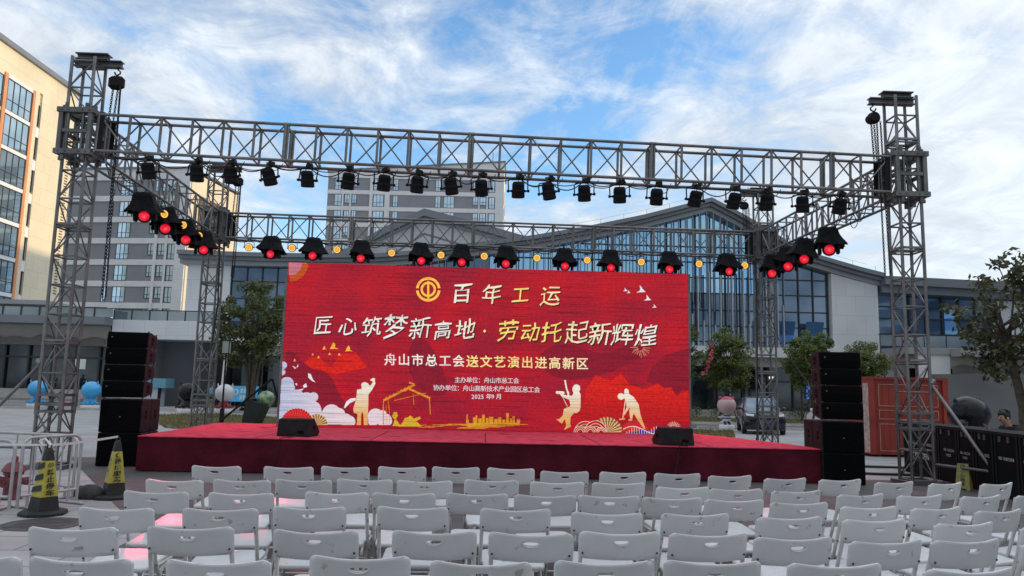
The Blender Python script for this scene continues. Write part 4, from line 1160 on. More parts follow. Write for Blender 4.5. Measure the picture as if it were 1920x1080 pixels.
def build_screen():
    t = empty('led_screen', (0, SY, .6)); tag(t, 'big red screen of white and gold Chinese lettering standing on the stage', 'screen')
    Z0 = .6
    b = MB(); b.box(-4.42, 4.47, .05, .22, .0, 3.56); b.build('cabinet', M['black'], t)
    b = MB(); b.add([(-4.42, 0, .005), (4.47, 0, .005), (4.47, 0, 3.54), (-4.42, 0, 3.57)], [(0, 1, 2, 3)]); b.box(-4.418, 4.468, .002, .049, .0, 3.53)
    b.build('display', red_field(), t)
    b = MB()
    for x in (-4.47, 4.472): b.box(x, x + .048, -.01, .3, -.01, 3.3 if x < 0 else 3.54)
    b.split('edge_post', M['alu'], t)
    b = MB()
    for x in (-3.6, -1.8, 0, 1.8, 3.6):
        b.tube((x, .25, 0), (x, .25, 3.4), .03, 6); b.tube((x, .25, 2.6), (x, 1.3, 0.01), .03, 6)
    b.split('rear_support', M['alu'], t)
    layer = [0]
    def F2(x, y, d):
        u, v = art(x, y); return (u, -d, v - Z0)
    def poly(b, pts, d, m=0): b.add([F2(x, y, d) for x, y in pts], [tuple(range(len(pts)))], m)
    def disc(b, cx, cy, r, d, m=0, n=18, a0=0, a1=2 * PI):
        if a1 - a0 > 6.2: pts = [(cx + r * math.cos(a0 + (a1 - a0) * i / n), cy - r * math.sin(a0 + (a1 - a0) * i / n)) for i in range(n)]
        else: pts = [(cx, cy)] + [(cx + r * math.cos(a0 + (a1 - a0) * i / n), cy - r * math.sin(a0 + (a1 - a0) * i / n)) for i in range(n + 1)]
        poly(b, pts, d, m)
    def arc(b, cx, cy, r0, r1, d, a0, a1, n=24, m=0):
        for i in range(n):
            a, c = a0 + (a1 - a0) * i / n, a0 + (a1 - a0) * (i + 1) / n
            poly(b, [(cx + r0 * math.cos(a), cy - r0 * math.sin(a)), (cx + r1 * math.cos(a), cy - r1 * math.sin(a)), (cx + r1 * math.cos(c), cy - r1 * math.sin(c)), (cx + r0 * math.cos(c), cy - r0 * math.sin(c))], d, m)
    def line(b, p, q, w, d, m=0):
        dx, dy = q[0] - p[0], q[1] - p[1]; l = math.hypot(dx, dy) or 1; nx, ny = -dy / l * w / 2, dx / l * w / 2
        poly(b, [(p[0] + nx, p[1] + ny), (q[0] + nx, q[1] + ny), (q[0] - nx, q[1] - ny), (p[0] - nx, p[1] - ny)], d, m)
    rz = random.Random(11)
    def smooth(pts, it=2):
        for _ in range(it):
            o = []
            for (x0, y0), (x1, y1) in zip(pts, pts[1:] + pts[:1]):
                o += [(x0 * .75 + x1 * .25, y0 * .75 + y1 * .25), (x0 * .25 + x1 * .75, y0 * .25 + y1 * .75)]
            pts = o
        return pts
    # dark maroon hills and glowing red ridges
    dk = led_mat('led_maroon', (.255, .005, .022), 1); br = led_mat('led_bright_red', (.68, .012, .006), 1, (.40, .004, .010), 'z', 1.0, .1, .45)
    b = MB(); d = .003
    poly(b, smooth([(533, 664), (545, 655), (562, 672), (578, 690), (600, 692), (622, 706), (634, 735), (650, 760), (690, 798), (524, 798)], 1), d)
    poly(b, smooth([(772, 640), (800, 632), (832, 690), (845, 742), (800, 745), (760, 690)], 3), d); poly(b, smooth([(1000, 668), (1060, 640), (1110, 662), (1150, 664), (1185, 640), (1215, 664), (1170, 690), (1110, 712), (1040, 715)], 3), d)
    poly(b, [(1222, 690), (1246, 668), (1291, 655), (1291, 735), (1278, 730), (1270, 747), (1256, 728), (1238, 730), (1212, 716)], d + .0004)
    b.split('dark_hill', dk, t)
    b = MB()
    poly(b, [(571, 680), (585, 670), (600, 672), (622, 690), (640, 662), (668, 662), (690, 690), (640, 700), (628, 704), (600, 694), (585, 692)], d + .001)
    poly(b, [(1100, 730), (1118, 704), (1135, 712), (1150, 714), (1164, 700), (1180, 722), (1210, 732), (1232, 720), (1245, 730), (1258, 728), (1268, 745), (1291, 732), (1291, 800), (1090, 790)], d + .001)
    b.split('red_ridge', br, t)
    # white clouds, lower left
    cl = led_mat('led_white', (.58, .62, .84), .85, (.90, .74, .80), 'x', -4.4, -3.2, .06)
    b = MB(); d = .005
    for k, (x, y, r) in enumerate([(531, 685, 7), (529, 698, 6), (538, 720, 13), (530, 735, 14), (545, 728, 8), (540, 752, 20), (556, 746, 15), (575, 752, 16), (588, 745, 9), (560, 775, 30), (585, 770, 18), (600, 790, 18), (622, 777, 18), (636, 778, 12), (648, 788, 12), (655, 792, 12), (705, 782, 15), (718, 778, 8), (722, 790, 14), (700, 792, 9)]):
        pts = []
        for i in range(18):
            a = 2 * PI * i / 18; pts.append((max(x + r * math.cos(a), 522.5 + (800 - y) * .058), min(y - r * math.sin(a), 798.0)))
        poly(b, pts, d + .00012 * k)
    poly(b, [(523, 760), (560, 750), (600, 775), (655, 797), (523, 797)], d + .003)
    b.build('clouds', cl, t)
    # birds and petals
    gold = led_mat('led_gold', (1.0, .50, .05), .95, None, noise=.15); cream = led_mat('led_cream', (.95, .80, .52), .92, None, noise=.10, lines=True)
    white = led_mat('led_pale', (.85, .86, .92), .95, None, noise=.06)
    b = MB(); d = .009
    for x, y, s in ((627, 650, 8), (655, 655, 7), (609, 653, 4), (619, 664, 3), (598, 670, 3), (637, 665, 3), (553, 676, 3), (587, 665, 2.5)):
        poly(b, [(x - s, y + s * .6), (x - s * .2, y - s), (x + s * .3, y - s * .6), (x + s * .2, y + s * .2), (x + s * 1.1, y + s * .6), (x, y + s * .5)], d)
    b.split('gold_bird', gold, t)
    b = MB()
    for x, y, s in ():
        poly(b, [(x - s, y + s), (x - s * .1, y - s * 1.1), (x + s * .5, y - s * .2), (x + s * 1.0, y + s * .5), (x + s * .1, y + s * .6)], d)
    for pts in ([(578, 700), (583, 702), (587, 712), (592, 718), (584, 714), (578, 708)], [(548, 686), (556, 690), (559, 682), (559, 688), (553, 692)], [(568, 724), (574, 719), (576, 726), (570, 728)], [(558, 732), (570, 729), (566, 733)], [(553, 720), (557, 719), (557, 724)], [(645, 766), (650, 754), (658, 748), (668, 747), (667, 752), (656, 757), (648, 766)]):
        poly(b, pts, d)
    for x, y, s in ((1202, 545, 1.0), (1214, 561, .8), (1173, 545, .5), (1179, 549, .45), (1227, 576, .5)):
        poly(b, [(x - 8 * s, y + 5 * s), (x - 1 * s, y + 1 * s), (x - 1.5 * s, y - 9 * s), (x + 4 * s, y - 1 * s), (x + 9 * s, y + 4 * s), (x + 2 * s, y + 4.5 * s)], d)
    b.split('white_bird', white, t)
    # folding fans
    fr = led_mat('led_fan_red', (.52, .006, .012), 1, None, noise=.1); fg = led_mat('led_fan_gold', (.80, .52, .24), .9, None, noise=.1); fd = led_mat('led_fan_shade', (.30, .10, .03), .8, None, noise=.1)
    def fan(cx, cy, r, n, ma, mb_, nm, d):
        b = MB()
        for i in range(2 * n):
            a, c = PI * i / (2 * n), PI * (i + 1) / (2 * n)
            ra, rc = (r, r * .96) if i % 2 else (r * .96, r)
            poly(b, [(cx, cy), (cx + ra * math.cos(a), cy - ra * math.sin(a)), (cx + rc * math.cos(c), cy - rc * math.sin(c))], d, i % 2)
        b.build(nm, [ma, mb_], t)
    fan(557, 798, 32, 18, fr, led_mat('led_fan_red_light', (.80, .05, .04), .9, None, noise=.1), 'red_fan', .010)
    fan(594, 798, 21, 11, fg, fd, 'gold_fan', .0085)
    fan(1138, 812, 29, 13, fg, fd, 'gold_fan', .0095)
    fan(1190, 814, 26, 18, fr, led_mat('led_fan_red_light2', (.66, .03, .05), .9, None, noise=.1), 'red_fan', .0105)
    # wave scallops
    b = MB(); lw = led_mat('led_wave_line', (.95, .72, .55), .9, None, noise=.1)
    for k, (x, y, r) in enumerate(((1098, 812, 21), (1117, 811, 21), (1088, 812, 12), (1107, 812, 12), (1127, 812, 10))):
        disc(b, x, y, r, .0112 + k * .0006, 0, 20, 0, PI)
        for q in (1, .75, .5): arc(b, x, y, r * q - 1.1, r * q, .0115 + k * .0006, 0, PI, 16, 1)
    b.build('wave_scallops', [fr, lw], t)
    # blue bridge hill
    b = MB(); bl = led_mat('led_blue', (.02, .03, .42), .9, None, noise=.2)
    poly(b, [(1160, 816), (1185, 812), (1206, 806), (1222, 811), (1238, 800), (1256, 808), (1270, 816)], .0126)
    for i in range(14): line(b, (1175 + i * 4.6, 815), (1175 + i * 4.6, 806 + 5 * math.sin(i * .75 + 2)), 1.0, .0130, 1)
    for i in range(24):
        f = lambda u: 808 - 7 * math.sin((u - 1165) * .075)
        line(b, (1168 + i * 3, f(1168 + i * 3)), (1171 + i * 3, f(1171 + i * 3)), 1.4, .0132, 1)
    for i in range(9):
        a = PI * (.15 + .08 * i); line(b, (1262 + 6 * math.cos(a), 806 - 6 * math.sin(a)), (1262 + 14 * math.cos(a), 806 - 14 * math.sin(a)), .9, .0128, 1)
    b.build('blue_bridge', [bl, lw], t)
    # workers
    wk = led_mat('led_worker', (.82, .42, .12), .95, (.90, .84, .70), 'z', .25, .85, .08)
    b = MB(); d = .0114
    z = lambda pts: [(520 + x / 6.354, 640 + y / 6.354) for x, y in pts]
    poly(b, z([(950, 1005), (960, 870), (915, 860), (910, 800), (930, 740), (945, 690), (955, 580), (1010, 570), (1008, 540), (1003, 520), (1015, 500), (1050, 488), (1085, 505), (1088, 560), (1075, 570), (1110, 540), (1145, 490), (1140, 482), (1112, 470), (1120, 455), (1155, 438), (1170, 450), (1168, 475), (1175, 510), (1130, 590), (1090, 640), (1090, 720), (1085, 860), (1080, 1005), (1035, 1005), (1030, 880), (1015, 845), (1003, 880), (1000, 1005)]), d)
    z = lambda pts: [(1020 + x / 6.857, 680 + y / 6.857) for x, y in pts]
    poly(b, z([(265, 235), (285, 232), (305, 345), (330, 400), (325, 428), (362, 440), (385, 400), (370, 370), (372, 330), (395, 295), (430, 288), (465, 310), (470, 350), (455, 385), (475, 420), (472, 590), (460, 630), (420, 660), (390, 655), (345, 710), (340, 790), (350, 830), (310, 850), (262, 875), (290, 820), (275, 740), (255, 755), (235, 795), (160, 735), (200, 735), (245, 690), (260, 605), (330, 575), (345, 560), (330, 490), (225, 440), (215, 415), (165, 410), (155, 385), (170, 375), (255, 378), (275, 402), (250, 418), (300, 430), (308, 420), (285, 345)]), d)
    line(b, z([(240, 440)])[0], z([(305, 575)])[0], 1.2, d + .0004)
    poly(b, z([(1030, 425), (1035, 355), (1060, 343), (1085, 360), (1095, 415), (1150, 450), (1215, 550), (1240, 690), (1300, 865), (1280, 860), (1195, 740), (1155, 665), (1140, 690), (1130, 755), (1085, 755), (1085, 740), (1105, 735), (1095, 620), (1110, 595), (1095, 595), (1030, 690), (1020, 660), (1060, 590), (1060, 540), (1040, 485)]), d)
    c0 = z([(990, 445)])[0]; disc(b, c0[0], c0[1], 6.3, d + .0003)
    line(b, z([(1045, 500)])[0], z([(1010, 735)])[0], 1.8, d + .0006); line(b, z([(965, 740)])[0], z([(1040, 733)])[0], 2.4, d + .0009)
    line(b, z([(985, 460)])[0], z([(1040, 450)])[0], 6, d + .0012)
    b.split('worker_silhouette', wk, t)
    # crane and skyline in gold lines
    b = MB(); d = .0098
    for p, q, w in (((720, 752), (779, 722), 4), ((779, 722), (768, 718), 3), ((768, 730), (808, 748), 4), ((720, 752), (720, 797), 1.5), ((729, 748), (729, 768), 1), ((806, 745), (808, 778), 1.6), ((776, 740), (777, 760), 1), ((760, 735), (779, 721), 1.2), ((740, 752), (800, 738), 1)):
        line(b, p, q, w, d)
    for i in range(8): line(b, (722 + i * 7, 751 - i * 3.5), (726 + i * 7, 744 - i * 3.4), .8, d + .0004)
    for x in (719, 725, 731): line(b, (x, 760), (x, 797), .8, d + .0004)
    b.build('crane', led_mat('led_crane', (.85, .30, .02), .9, None, noise=.3), t)
    b = MB()
    for x, y, w in ((888, 784, 5), (893, 780, 3), (898, 786, 6), (905, 779, 5), (912, 785, 5), (918, 783, 8), (928, 787, 6), (935, 784, 6), (943, 788, 5), (950, 776, 5), (957, 786, 4), (962, 782, 4), (970, 787, 6), (876, 778, 2), (875, 788, 5)):
        poly(b, [(x, 795), (x, y), (x + w, y), (x + w, 795)], .0099)
    for k in range(7):
        y = 796.5 + k * 1.25; x0 = 868 - 9 * abs(3 - k) + rz.uniform(-8, 8) + 4 * k; line(b, (x0, y), (990 - 14 * k + rz.uniform(-8, 8), y + .8), 1.0, .0104 + .0002 * k)
    poly(b, [(876, 795), (976, 794), (972, 799), (884, 800)], .0102)
    for k in range(5): line(b, (770 + 14 * k, 800 + rz.uniform(-3, 2)), (800 + 16 * k, 800.6 + rz.uniform(-3, 2)), .8, .0112 + .0001 * k)
    for pts in ([(737, 800), (741, 788), (736, 782), (739, 774), (745, 774), (747, 781), (743, 786), (752, 800)], [(752, 801), (760, 785), (775, 782), (768, 790), (788, 782), (790, 786), (765, 801)], [(748, 801), (770, 780), (792, 801)]):
        poly(b, pts, .0108 + .0004 * rz.random())
    b.build('skyline', led_mat('led_yellow', (.90, .55, .03), .75, (.9, .30, .01), 'x', -1.6, 1.2, .25), t)
    # firework
    b = MB()
    for i in range(22):
        a = 2 * PI * i / 22 + rz.uniform(-.08, .08); r0, r1 = 4 + 3 * rz.random(), 13 + 6 * rz.random()
        line(b, (1201 + r0 * math.cos(a), 654 - r0 * math.sin(a)), (1201 + r1 * math.cos(a), 654 - r1 * math.sin(a)), .9, .0062)
    b.build('firework', led_mat('led_firework', (.9, .35, .22), .9, None, noise=.3), t)
    # soft pale disc, top left corner
    b = MB(); poly(b, [(541.5, 490.5)] + [(541.5 + 34 * math.cos(a), 490.9 + 24 * math.sin(a)) for a in np.arange(.04, 1.62, .17)], .004)
    b.build('pale_sun', led_mat('led_pale_sun', (.62, .20, .26), .9, None, noise=.2), t)
    b = MB(); arc(b, 541.5, 490.9, 25, 37, .0046, -1.52, -.06, 16); b.build('orange_ring', led_mat('led_orange_ring', (.60, .09, .01), .9, None, noise=.2), t)
    # emblem: broken ring with the worker's character inside
    em = led_mat('led_emblem', (1.0, .58, .07), 1.0, None, noise=.05)
    b = MB(); cx, cy, d = 804.5, 542.5, .007
    for a0, a1 in ((.10, PI - .10), (PI + .10, 2 * PI - .10)): arc(b, cx, cy, 18.2, 23, d, a0, a1, 30)
    arc(b, cx, cy, 10.2, 14.4, d, 0, 2 * PI, 36)
    line(b, (cx, cy - 16), (cx, cy + 17.5), 4.0, d + .0006)
    b.build('emblem', em, t)
    # lettering
    wg = led_mat('led_letter_fade', (.93, .90, .84), .98, (1, .80, .30), 'x', -1.0, 1.2, .05, True)
    wg2 = led_mat('led_letter_fade2', (1, .80, .30), .98, (.93, .90, .84), 'x', 1.0, 3.6, .05, True)
    sh = led_mat('led_letter_shadow', (.02, .002, .004), .6, None, noise=0, lines=False)
    def brush(seed):
        r = random.Random(seed); ph = r.uniform(0, 6)
        def fn(x, y):
            return (x + .13 * (y - .4) + .022 * math.sin(9 * y + ph) + .012 * math.sin(23 * x + ph), y + .07 * (x - .5) + .030 * math.sin(7 * x + ph) + .010 * math.sin(19 * y))
        return fn
    def put(b, ch, cx, cy, s, d, bold=.012, seed=None, sx=1.0, m=0):
        fn = brush(seed) if seed is not None else None
        put_glyph(b, ch, lambda x, y: F2(cx + (x - .5) * s * sx, cy - (y - .38) * s, d), bold, fn, m)
    t1 = [('百', 868, 550, 40), ('年', 924, 551, 40), ('工', 978, 553, 35), ('运', 1034, 555, 40)]
    t2 = [('匠', 606, 609, 38), ('心', 654, 611, 38), ('筑', 698, 612, 40), ('梦', 743, 612, 50), ('新', 790, 615, 44), ('高', 832, 619, 36), ('地', 874, 618, 42), ('·', 926, 620, 40),
          ('劳', 955, 620, 42), ('动', 996, 624, 38), ('托', 1036, 624, 42), ('起', 1083, 624, 46), ('新', 1126, 627, 46), ('辉', 1168, 628, 44), ('煌', 1212, 630, 46)]
    groups = {}
    for row, items in ((1, t1), (2, t2)):
        b = MB(); bs = MB()
        for k, (ch, x, y, s) in enumerate(items):
            gold_ch = (row == 1 and k in (2,)) or (row == 2 and 7 <= k <= 10)
            m = 1 if gold_ch else (2 if (row == 2 and k > 10) or (row == 1 and k == 3) else 0)
            put(b, ch, x, y, s * .98, .0085, .002, k * 7 + row, m=m)
            put(bs, ch, x + 1.6, y + 1.8, s * .98, .0074, .006, k * 7 + row)
        b.build('headline_lettering', [wg, led_mat('led_letter_gold', (1, .76, .20), 1, None, noise=.05), wg2], t)
        bs.build('lettering_shadow', sh, t)
    b = MB(); s3 = '舟山市总工会送文艺演出进高新区'
    for k, ch in enumerate(s3):
        u = k / (len(s3) - 1); m = 1 if 6 <= k <= 9 else (2 if k > 9 else 0)
        put(b, ch, 733 + 359.5 * u, 674.5 + 8.5 * u, 23.5, .0085, .014, m=m)
    b.build('subtitle_lettering', [wg, led_mat('led_letter_gold2', (1, .80, .30), 1, None, noise=.05), wg2], t)
    b = MB()
    def rowtext(s, x0, x1, y0, y1, size, bold=.004):
        for k, ch in enumerate(s):
            u = k / max(1, len(s) - 1); put(b, ch, x0 + (x1 - x0) * u, y0 + (y1 - y0) * u, size, .0125, bold)
    rowtext('主办单位：舟山市总工会', 859, 969, 713, 715, 11.6); rowtext('协办单位：舟山高新技术产业园区总工会', 819, 1008, 727.5, 732, 11.8)
    x = 888
    for ch, w in (('2', 6), ('0', 6), ('2', 6), ('5', 8.5), ('年', 11), ('9', 7.5), ('月', 10)):
        put(b, ch, x + (3.5 if not ch.isdigit() else 2.6), 744.6, 11.2, .0125, .008); x += w
    b.build('organiser_lettering', led_mat('led_small_white', (.80, .76, .82), .9, None, noise=.03, lines=False), t)
build_screen()

# ------------------------------------------------------------------ loudspeakers
def build_stack(x, y, rz, side, mir, sub=.59):
    def L(px, py, pz): v = Matrix.Rotation(rz, 3, 'Z') @ Vector((px, py, 0)); return (x + v.x, y + v.y, pz)
    names = 'left' if side < 0 else 'right'
    for k in range(2):
        for row in range(2):
            z0 = sub * k
            t = empty('subwoofer', L(0, .46 * row if row else 0, z0), rz); t.scale = (1, 1, sub / .59)
            if names == 'right' and row: t.location = L(0, .47, z0)
            tag(t, '%s %s big black bass cabinet in the %s speaker stack beside the stage' % (('lower', 'upper')[k], ('front', 'rear')[row], names), 'loudspeaker', 'loudspeakers stacked beside the stage')
            b = MB(); b.rbox(-.36, .36, .012, .455, .004, .586, .012); b.build('cabinet', M['case'], t)
            if row == 0: b = MB(); b.rbox(-.345, .345, -.012, .010, .018, .572, .008); b.build('grille', M['grille'], t)
            for s in (-1, 1):
                b = MB()
                for dz in (.27, .36): b.rbox(s * .362 - .003, s * .362 + .003, .17, .25, dz - .03, dz + .03, .001)
                b.build('handle', M['hole'], t)
            if row == 0:
                b = MB(); b.box(-.012, .012, -.016, -.0125, .27, .29); b.build('badge', M['alu'], t)
    for k in range(4):
        tilt = (-2, -1, .5, 2)[k]
        z0 = 2 * sub + .03 + .294 * k
        t = empty('line_array_cabinet', L((.0, .0, .0, .0)[k], .02 + .012 * k, z0), rz)
        t.rotation_euler = (R(-tilt), 0, rz); t.scale = (1.03, 1, 1.115)
        tag(t, '%s slim black cabinet of the %s line array beside the stage' % (('lowest', 'second lowest', 'second highest', 'highest')[k], names), 'loudspeaker', 'loudspeakers stacked beside the stage')
        b = MB(); b.prism([(0, 0), (.10, 0), (.42, .045), (.44, .075), (.44, .19), (.42, .22), (.10, .26), (0, .26)], -.345, .345, 'yz'); b.build('cabinet', M['case'], t)
        b = MB(); b.prism([(-.025, .012), (-.003, .008), (-.003, .252), (-.025, .248), (-.045, .13)], -.335, .335, 'yz'); b.build('grille', M['grille'], t)
        for s in (-1, 1):
            b = MB()
            for dz in (.09, .165): b.rbox(s * .347 - .003, s * .347 + .003, .16, .27, dz - .025, dz + .025, .001)
            b.build('handle', M['hole'], t)
            b = MB()
            b.box(s * .33 - .012, s * .33 + .012, .0, .03, -.02, .275); b.box(s * .33 - .01, s * .33 + .01, .40, .425, -.01, .26)
            b.split('rigging_pin', M['alu_dark'], t)
        b = MB(); b.box(-.27, -.245, -.041, -.036, .165, .185); b.build('badge', M['alu'], t)
build_stack(-6.48, 13.9, R(4), -1, 1)
build_stack(6.20, 13.12, R(-4), 1, -1, .54)

def wedge(x, y, rz, lab, s):
    t = empty('stage_monitor', (x, y, .60), rz); tag(t, lab, 'loudspeaker', 'wedge monitors on the stage')
    # sloping grille faces the performers (+Y); plain sloped back towards the audience
    b = MB(); b.prism([(0, 0), (.44, 0), (.49, .07), (.20, .31), (.06, .29), (0, .05)], -.30, .30, 'yz'); b.build('cabinet', M['case'], t)
    b = MB(); b.obox((0, .352, .198), (.56, .012, .33), (R(50.5), 0, 0)); b.build('grille', M['grille'], t)
    b = MB(); b.box(.05 * s + .08 - .06, .05 * s + .08 + .06, -.004, .0, .05, .1); b.build('socket_plate', M['hole'], t)
    b = MB()
    for q in (-1, 1): b.rbox(q * .302 - .003, q * .302 + .003, .16, .27, .13, .18, .001)
    b.split('handle', M['hole'], t)
    b = MB(); b.path([(.1, -.005, .05), (.09, -.05, .01), (.05, -.3, .01), (-.03, y and -(y - 13.23), .0), (-.06, -(y - 13.215), -.2), (-.14, -(y - 13.21), -.58)], .007, 5)
    b.build('lead', M['rubber'], t)
wedge(-3.37, 13.72, R(-8), 'black wedge monitor on the left of the stage edge', 1)
wedge(3.38, 13.36, R(8), 'black wedge monitor on the right of the stage edge', 1)

# ------------------------------------------------------------------ folding chairs
def curve_y(x): return -.046 * (1 - (x / .225) ** 2)          # bows towards the row behind
def make_chair(stamp=False):
    t = empty('folding_chair'); tag(t, 'x', 'folding chair', 'white folding chairs facing the stage')
    # backrest: rounded panel with an oval hand hole, curved and leaning back
    W, Hh, rc = .225, .150, .034
    N = 48
    def outer(a):                                                # rounded rectangle, square-ish superellipse by ray march
        c, s = math.cos(a), math.sin(a); return c, s
    hx, hz, hc = .042, .0155, .108                               # hole half size and height
    out = []
    corners = [(W - rc, Hh - rc, 0), (-W + rc, Hh - rc, 90), (-W + .03, .03, 180), (W - .03, .03, 270)]
    for i, (cx, cz, a0) in enumerate(corners):
        r = rc if i < 2 else .03
        for k in range(7):
            a = R(a0 + 90 * k / 6); out.append((cx + r * math.cos(a), cz + r * math.sin(a)))
    # resample outline to N points by angle about the hole centre
    def hit(a):
        d = (math.cos(a), math.sin(a)); best = None
        for (x0, z0), (x1, z1) in zip(out, out[1:] + out[:1]):
            ex, ez = x1 - x0, z1 - z0; den = d[0] * ez - d[1] * ex
            if abs(den) < 1e-12: continue
            px, pz = x0, z0 - hc
            tt = (px * ez - pz * ex) / den; uu = (px * d[1] - pz * d[0]) / den
            if tt > 0 and -1e-6 <= uu <= 1 + 1e-6 and (best is None or tt < best): best = tt
        return (d[0] * best, hc + d[1] * best)
    angs = sorted(set([math.atan2(z - hc, x) for x, z in out] + [2 * PI * k / 30 - PI for k in range(30)]))
    O2 = [hit(a) for a in angs]; n = len(O2)
    I2 = []
    for a in angs:
        # matching point on the oval, stretched so spokes do not cross
        b_ = math.atan2(math.sin(a) * 1.7, math.cos(a)); I2.append((hx * math.cos(b_), hc + hz * math.sin(b_) * (1.0 if math.sin(b_) < 0 else .45)))
    RN = 6; th = .011
    def at(x, z, side, k=1.0):
        y = curve_y(x) + side * th
        lean = -(z) * .24
        q = 1 - (x / .225) ** 2; z2 = z - .014 * q * (.35 + .65 * z / .15)
        return (x, y + lean - .17, .638 + z2)
    vs = []; fs = []
    rings = []
    for side in (-1, 1):
        for r in range(RN + 1):
            u = r / RN
            ring = []
            for (xi, zi), (xo, zo) in zip(I2, O2):
                x, z = xi + (xo - xi) * u, zi + (zo - zi) * u
                ins = .004 if r == RN else 0
                x2, z2 = x - (ins * (1 if x > 0 else -1) if r == RN and abs(x) > .2 else 0), z - (ins if r == RN and z > .15 else 0)
                ring.append(len(vs)); vs.append(at(x2, z2, side * (.7 if r == RN else 1)))
            rings.append(ring)
    for base in (0, RN + 1):
        for r in range(RN):
            A, B = rings[base + r], rings[base + r + 1]
            for i in range(n): fs.append((A[i], A[(i + 1) % n], B[(i + 1) % n], B[i]))
    mid = []
    for xo, zo in O2: mid.append(len(vs)); vs.append(at(xo, zo, 0))
    for i in range(n):
        j = (i + 1) % n
        fs.append((rings[RN][i], rings[RN][j], mid[j], mid[i])); fs.append((rings[-1][i], rings[-1][j], mid[j], mid[i]))
        fs.append((rings[0][i], rings[0][j], rings[RN + 1][j], rings[RN + 1][i]))
    b = MB(); b.add(vs, fs, 0, True)
    back = b.build('backrest', M['white_plastic'], t)
    # raised lip round the hand hole and side grooves
    b = MB()
    pts = [at(hx * 1.06 * math.cos(a), hc - .001 + hz * 1.35 * math.sin(a), -1.05) for a in np.arange(PI * 1.0, PI * 2.01, PI / 10)]
    b.path(pts, .0035, 5)
    b.build('grip_lip', M['white_plastic'], back)
    b = MB()
    for s in (-1, 1):
        for z in (.030,):
            p = at(s * .205, z, -1.1); b.tube(p, (p[0], p[1] - .004, p[2]), .006, 8)
    b.split('bolt', M['bolt'], back)
    if stamp:
        b = MB(); c = at(.05, .055, -1.06); b.obox(c, (.04, .003, .018), (R(-13), 0, 0)); b.build('maker_stamp', mat('stamp', (.25, .25, .26), .5), back)
    # seat
    b = MB(); ns = 9
    def seat_outline(k):
        o = []
        for cx, cy, a0, r in ((.205 - .06, .20 - .06, 0, .06), (-.205 + .06, .20 - .06, 90, .06), (-.195 + .03, -.19 + .03, 180, .03), (.195 - .03, -.19 + .03, 270, .03)):
            for i in range(6):
                a = R(a0 + 90 * i / 5); o.append((cx + (r - k) * math.cos(a), cy + (r - k) * math.sin(a)))
        return o
    def sz(x, y): return .445 + .03 * (y / .2) * .5 - .006 * (1 - (x / .2) ** 2)
    vs = []; fs = []; rr = []
    for dz, k in ((-.028, .004), (-.02, 0), (-.005, 0), (0, .008)):
        o = seat_outline(k); rr.append(list(range(len(vs), len(vs) + len(o)))); vs += [(x, y, sz(x, y) + dz) for x, y in o]
    n = len(rr[0])
    for A, B in zip(rr, rr[1:]):
        for i in range(n): fs.append((A[i], A[(i + 1) % n], B[(i + 1) % n], B[i]))
    c0 = len(vs); vs.append((0, 0, sz(0, 0))); c1 = len(vs); vs.append((0, 0, sz(0, 0) - .028))
    for i in range(n): fs.append((rr[-1][i], rr[-1][(i + 1) % n], c0)); fs.append((rr[0][(i + 1) % n], rr[0][i], c1))
    b.add(vs, fs, 0, True); seat = b.build('seat', M['white_plastic'], t)
    b = MB()
    for k in range(4): b.box(-.03 + k * .017, -.02 + k * .017, -.165, -.160, sz(0, -.16) + .0005, sz(0, -.16) + .0022)
    b.build('drain_slot', M['bolt'], seat)
    # legs: front leg tube carries on up to the backrest, rear leg crosses it
    for s in (-1, 1):
        b = MB(); b.path([(s * .209, -.192, .765), (s * .210, -.165, .63), (s * .213, -.10, .44), (s * .215, .21, .012)], .0125, 7)
        b.tube((s * .215, .208, .03), (s * .215, .214, .0), .016, 8); b.build('leg', M['white_tube'], t)
        b = MB(); b.path([(s * .188, .13, .425), (s * .188, .05, .36), (s * .19, -.235, .012)], .0115, 7)
        b.tube((s * .19, -.232, .03), (s * .19, -.237, 0), .015, 8); b.build('leg', M['white_tube'], t)
    b = MB(); b.tube((-.213, .14, .10), (.213, .14, .10), .009, 7); b.build('stretcher', M['white_tube'], t)
    b = MB(); b.tube((-.19, -.19, .066), (.19, -.19, .066), .009, 7); b.build('stretcher', M['white_tube'], t)
    b = MB()
    for s in (-1, 1): b.tube((s * .201, -.08, .41), (s * .201, .16, .415), .010, 6); b.tube((s * .2, -.03, .36), (s * .2, .08, .42), .008, 6)
    b.split('seat_rail', M['white_tube'], t)
    return t
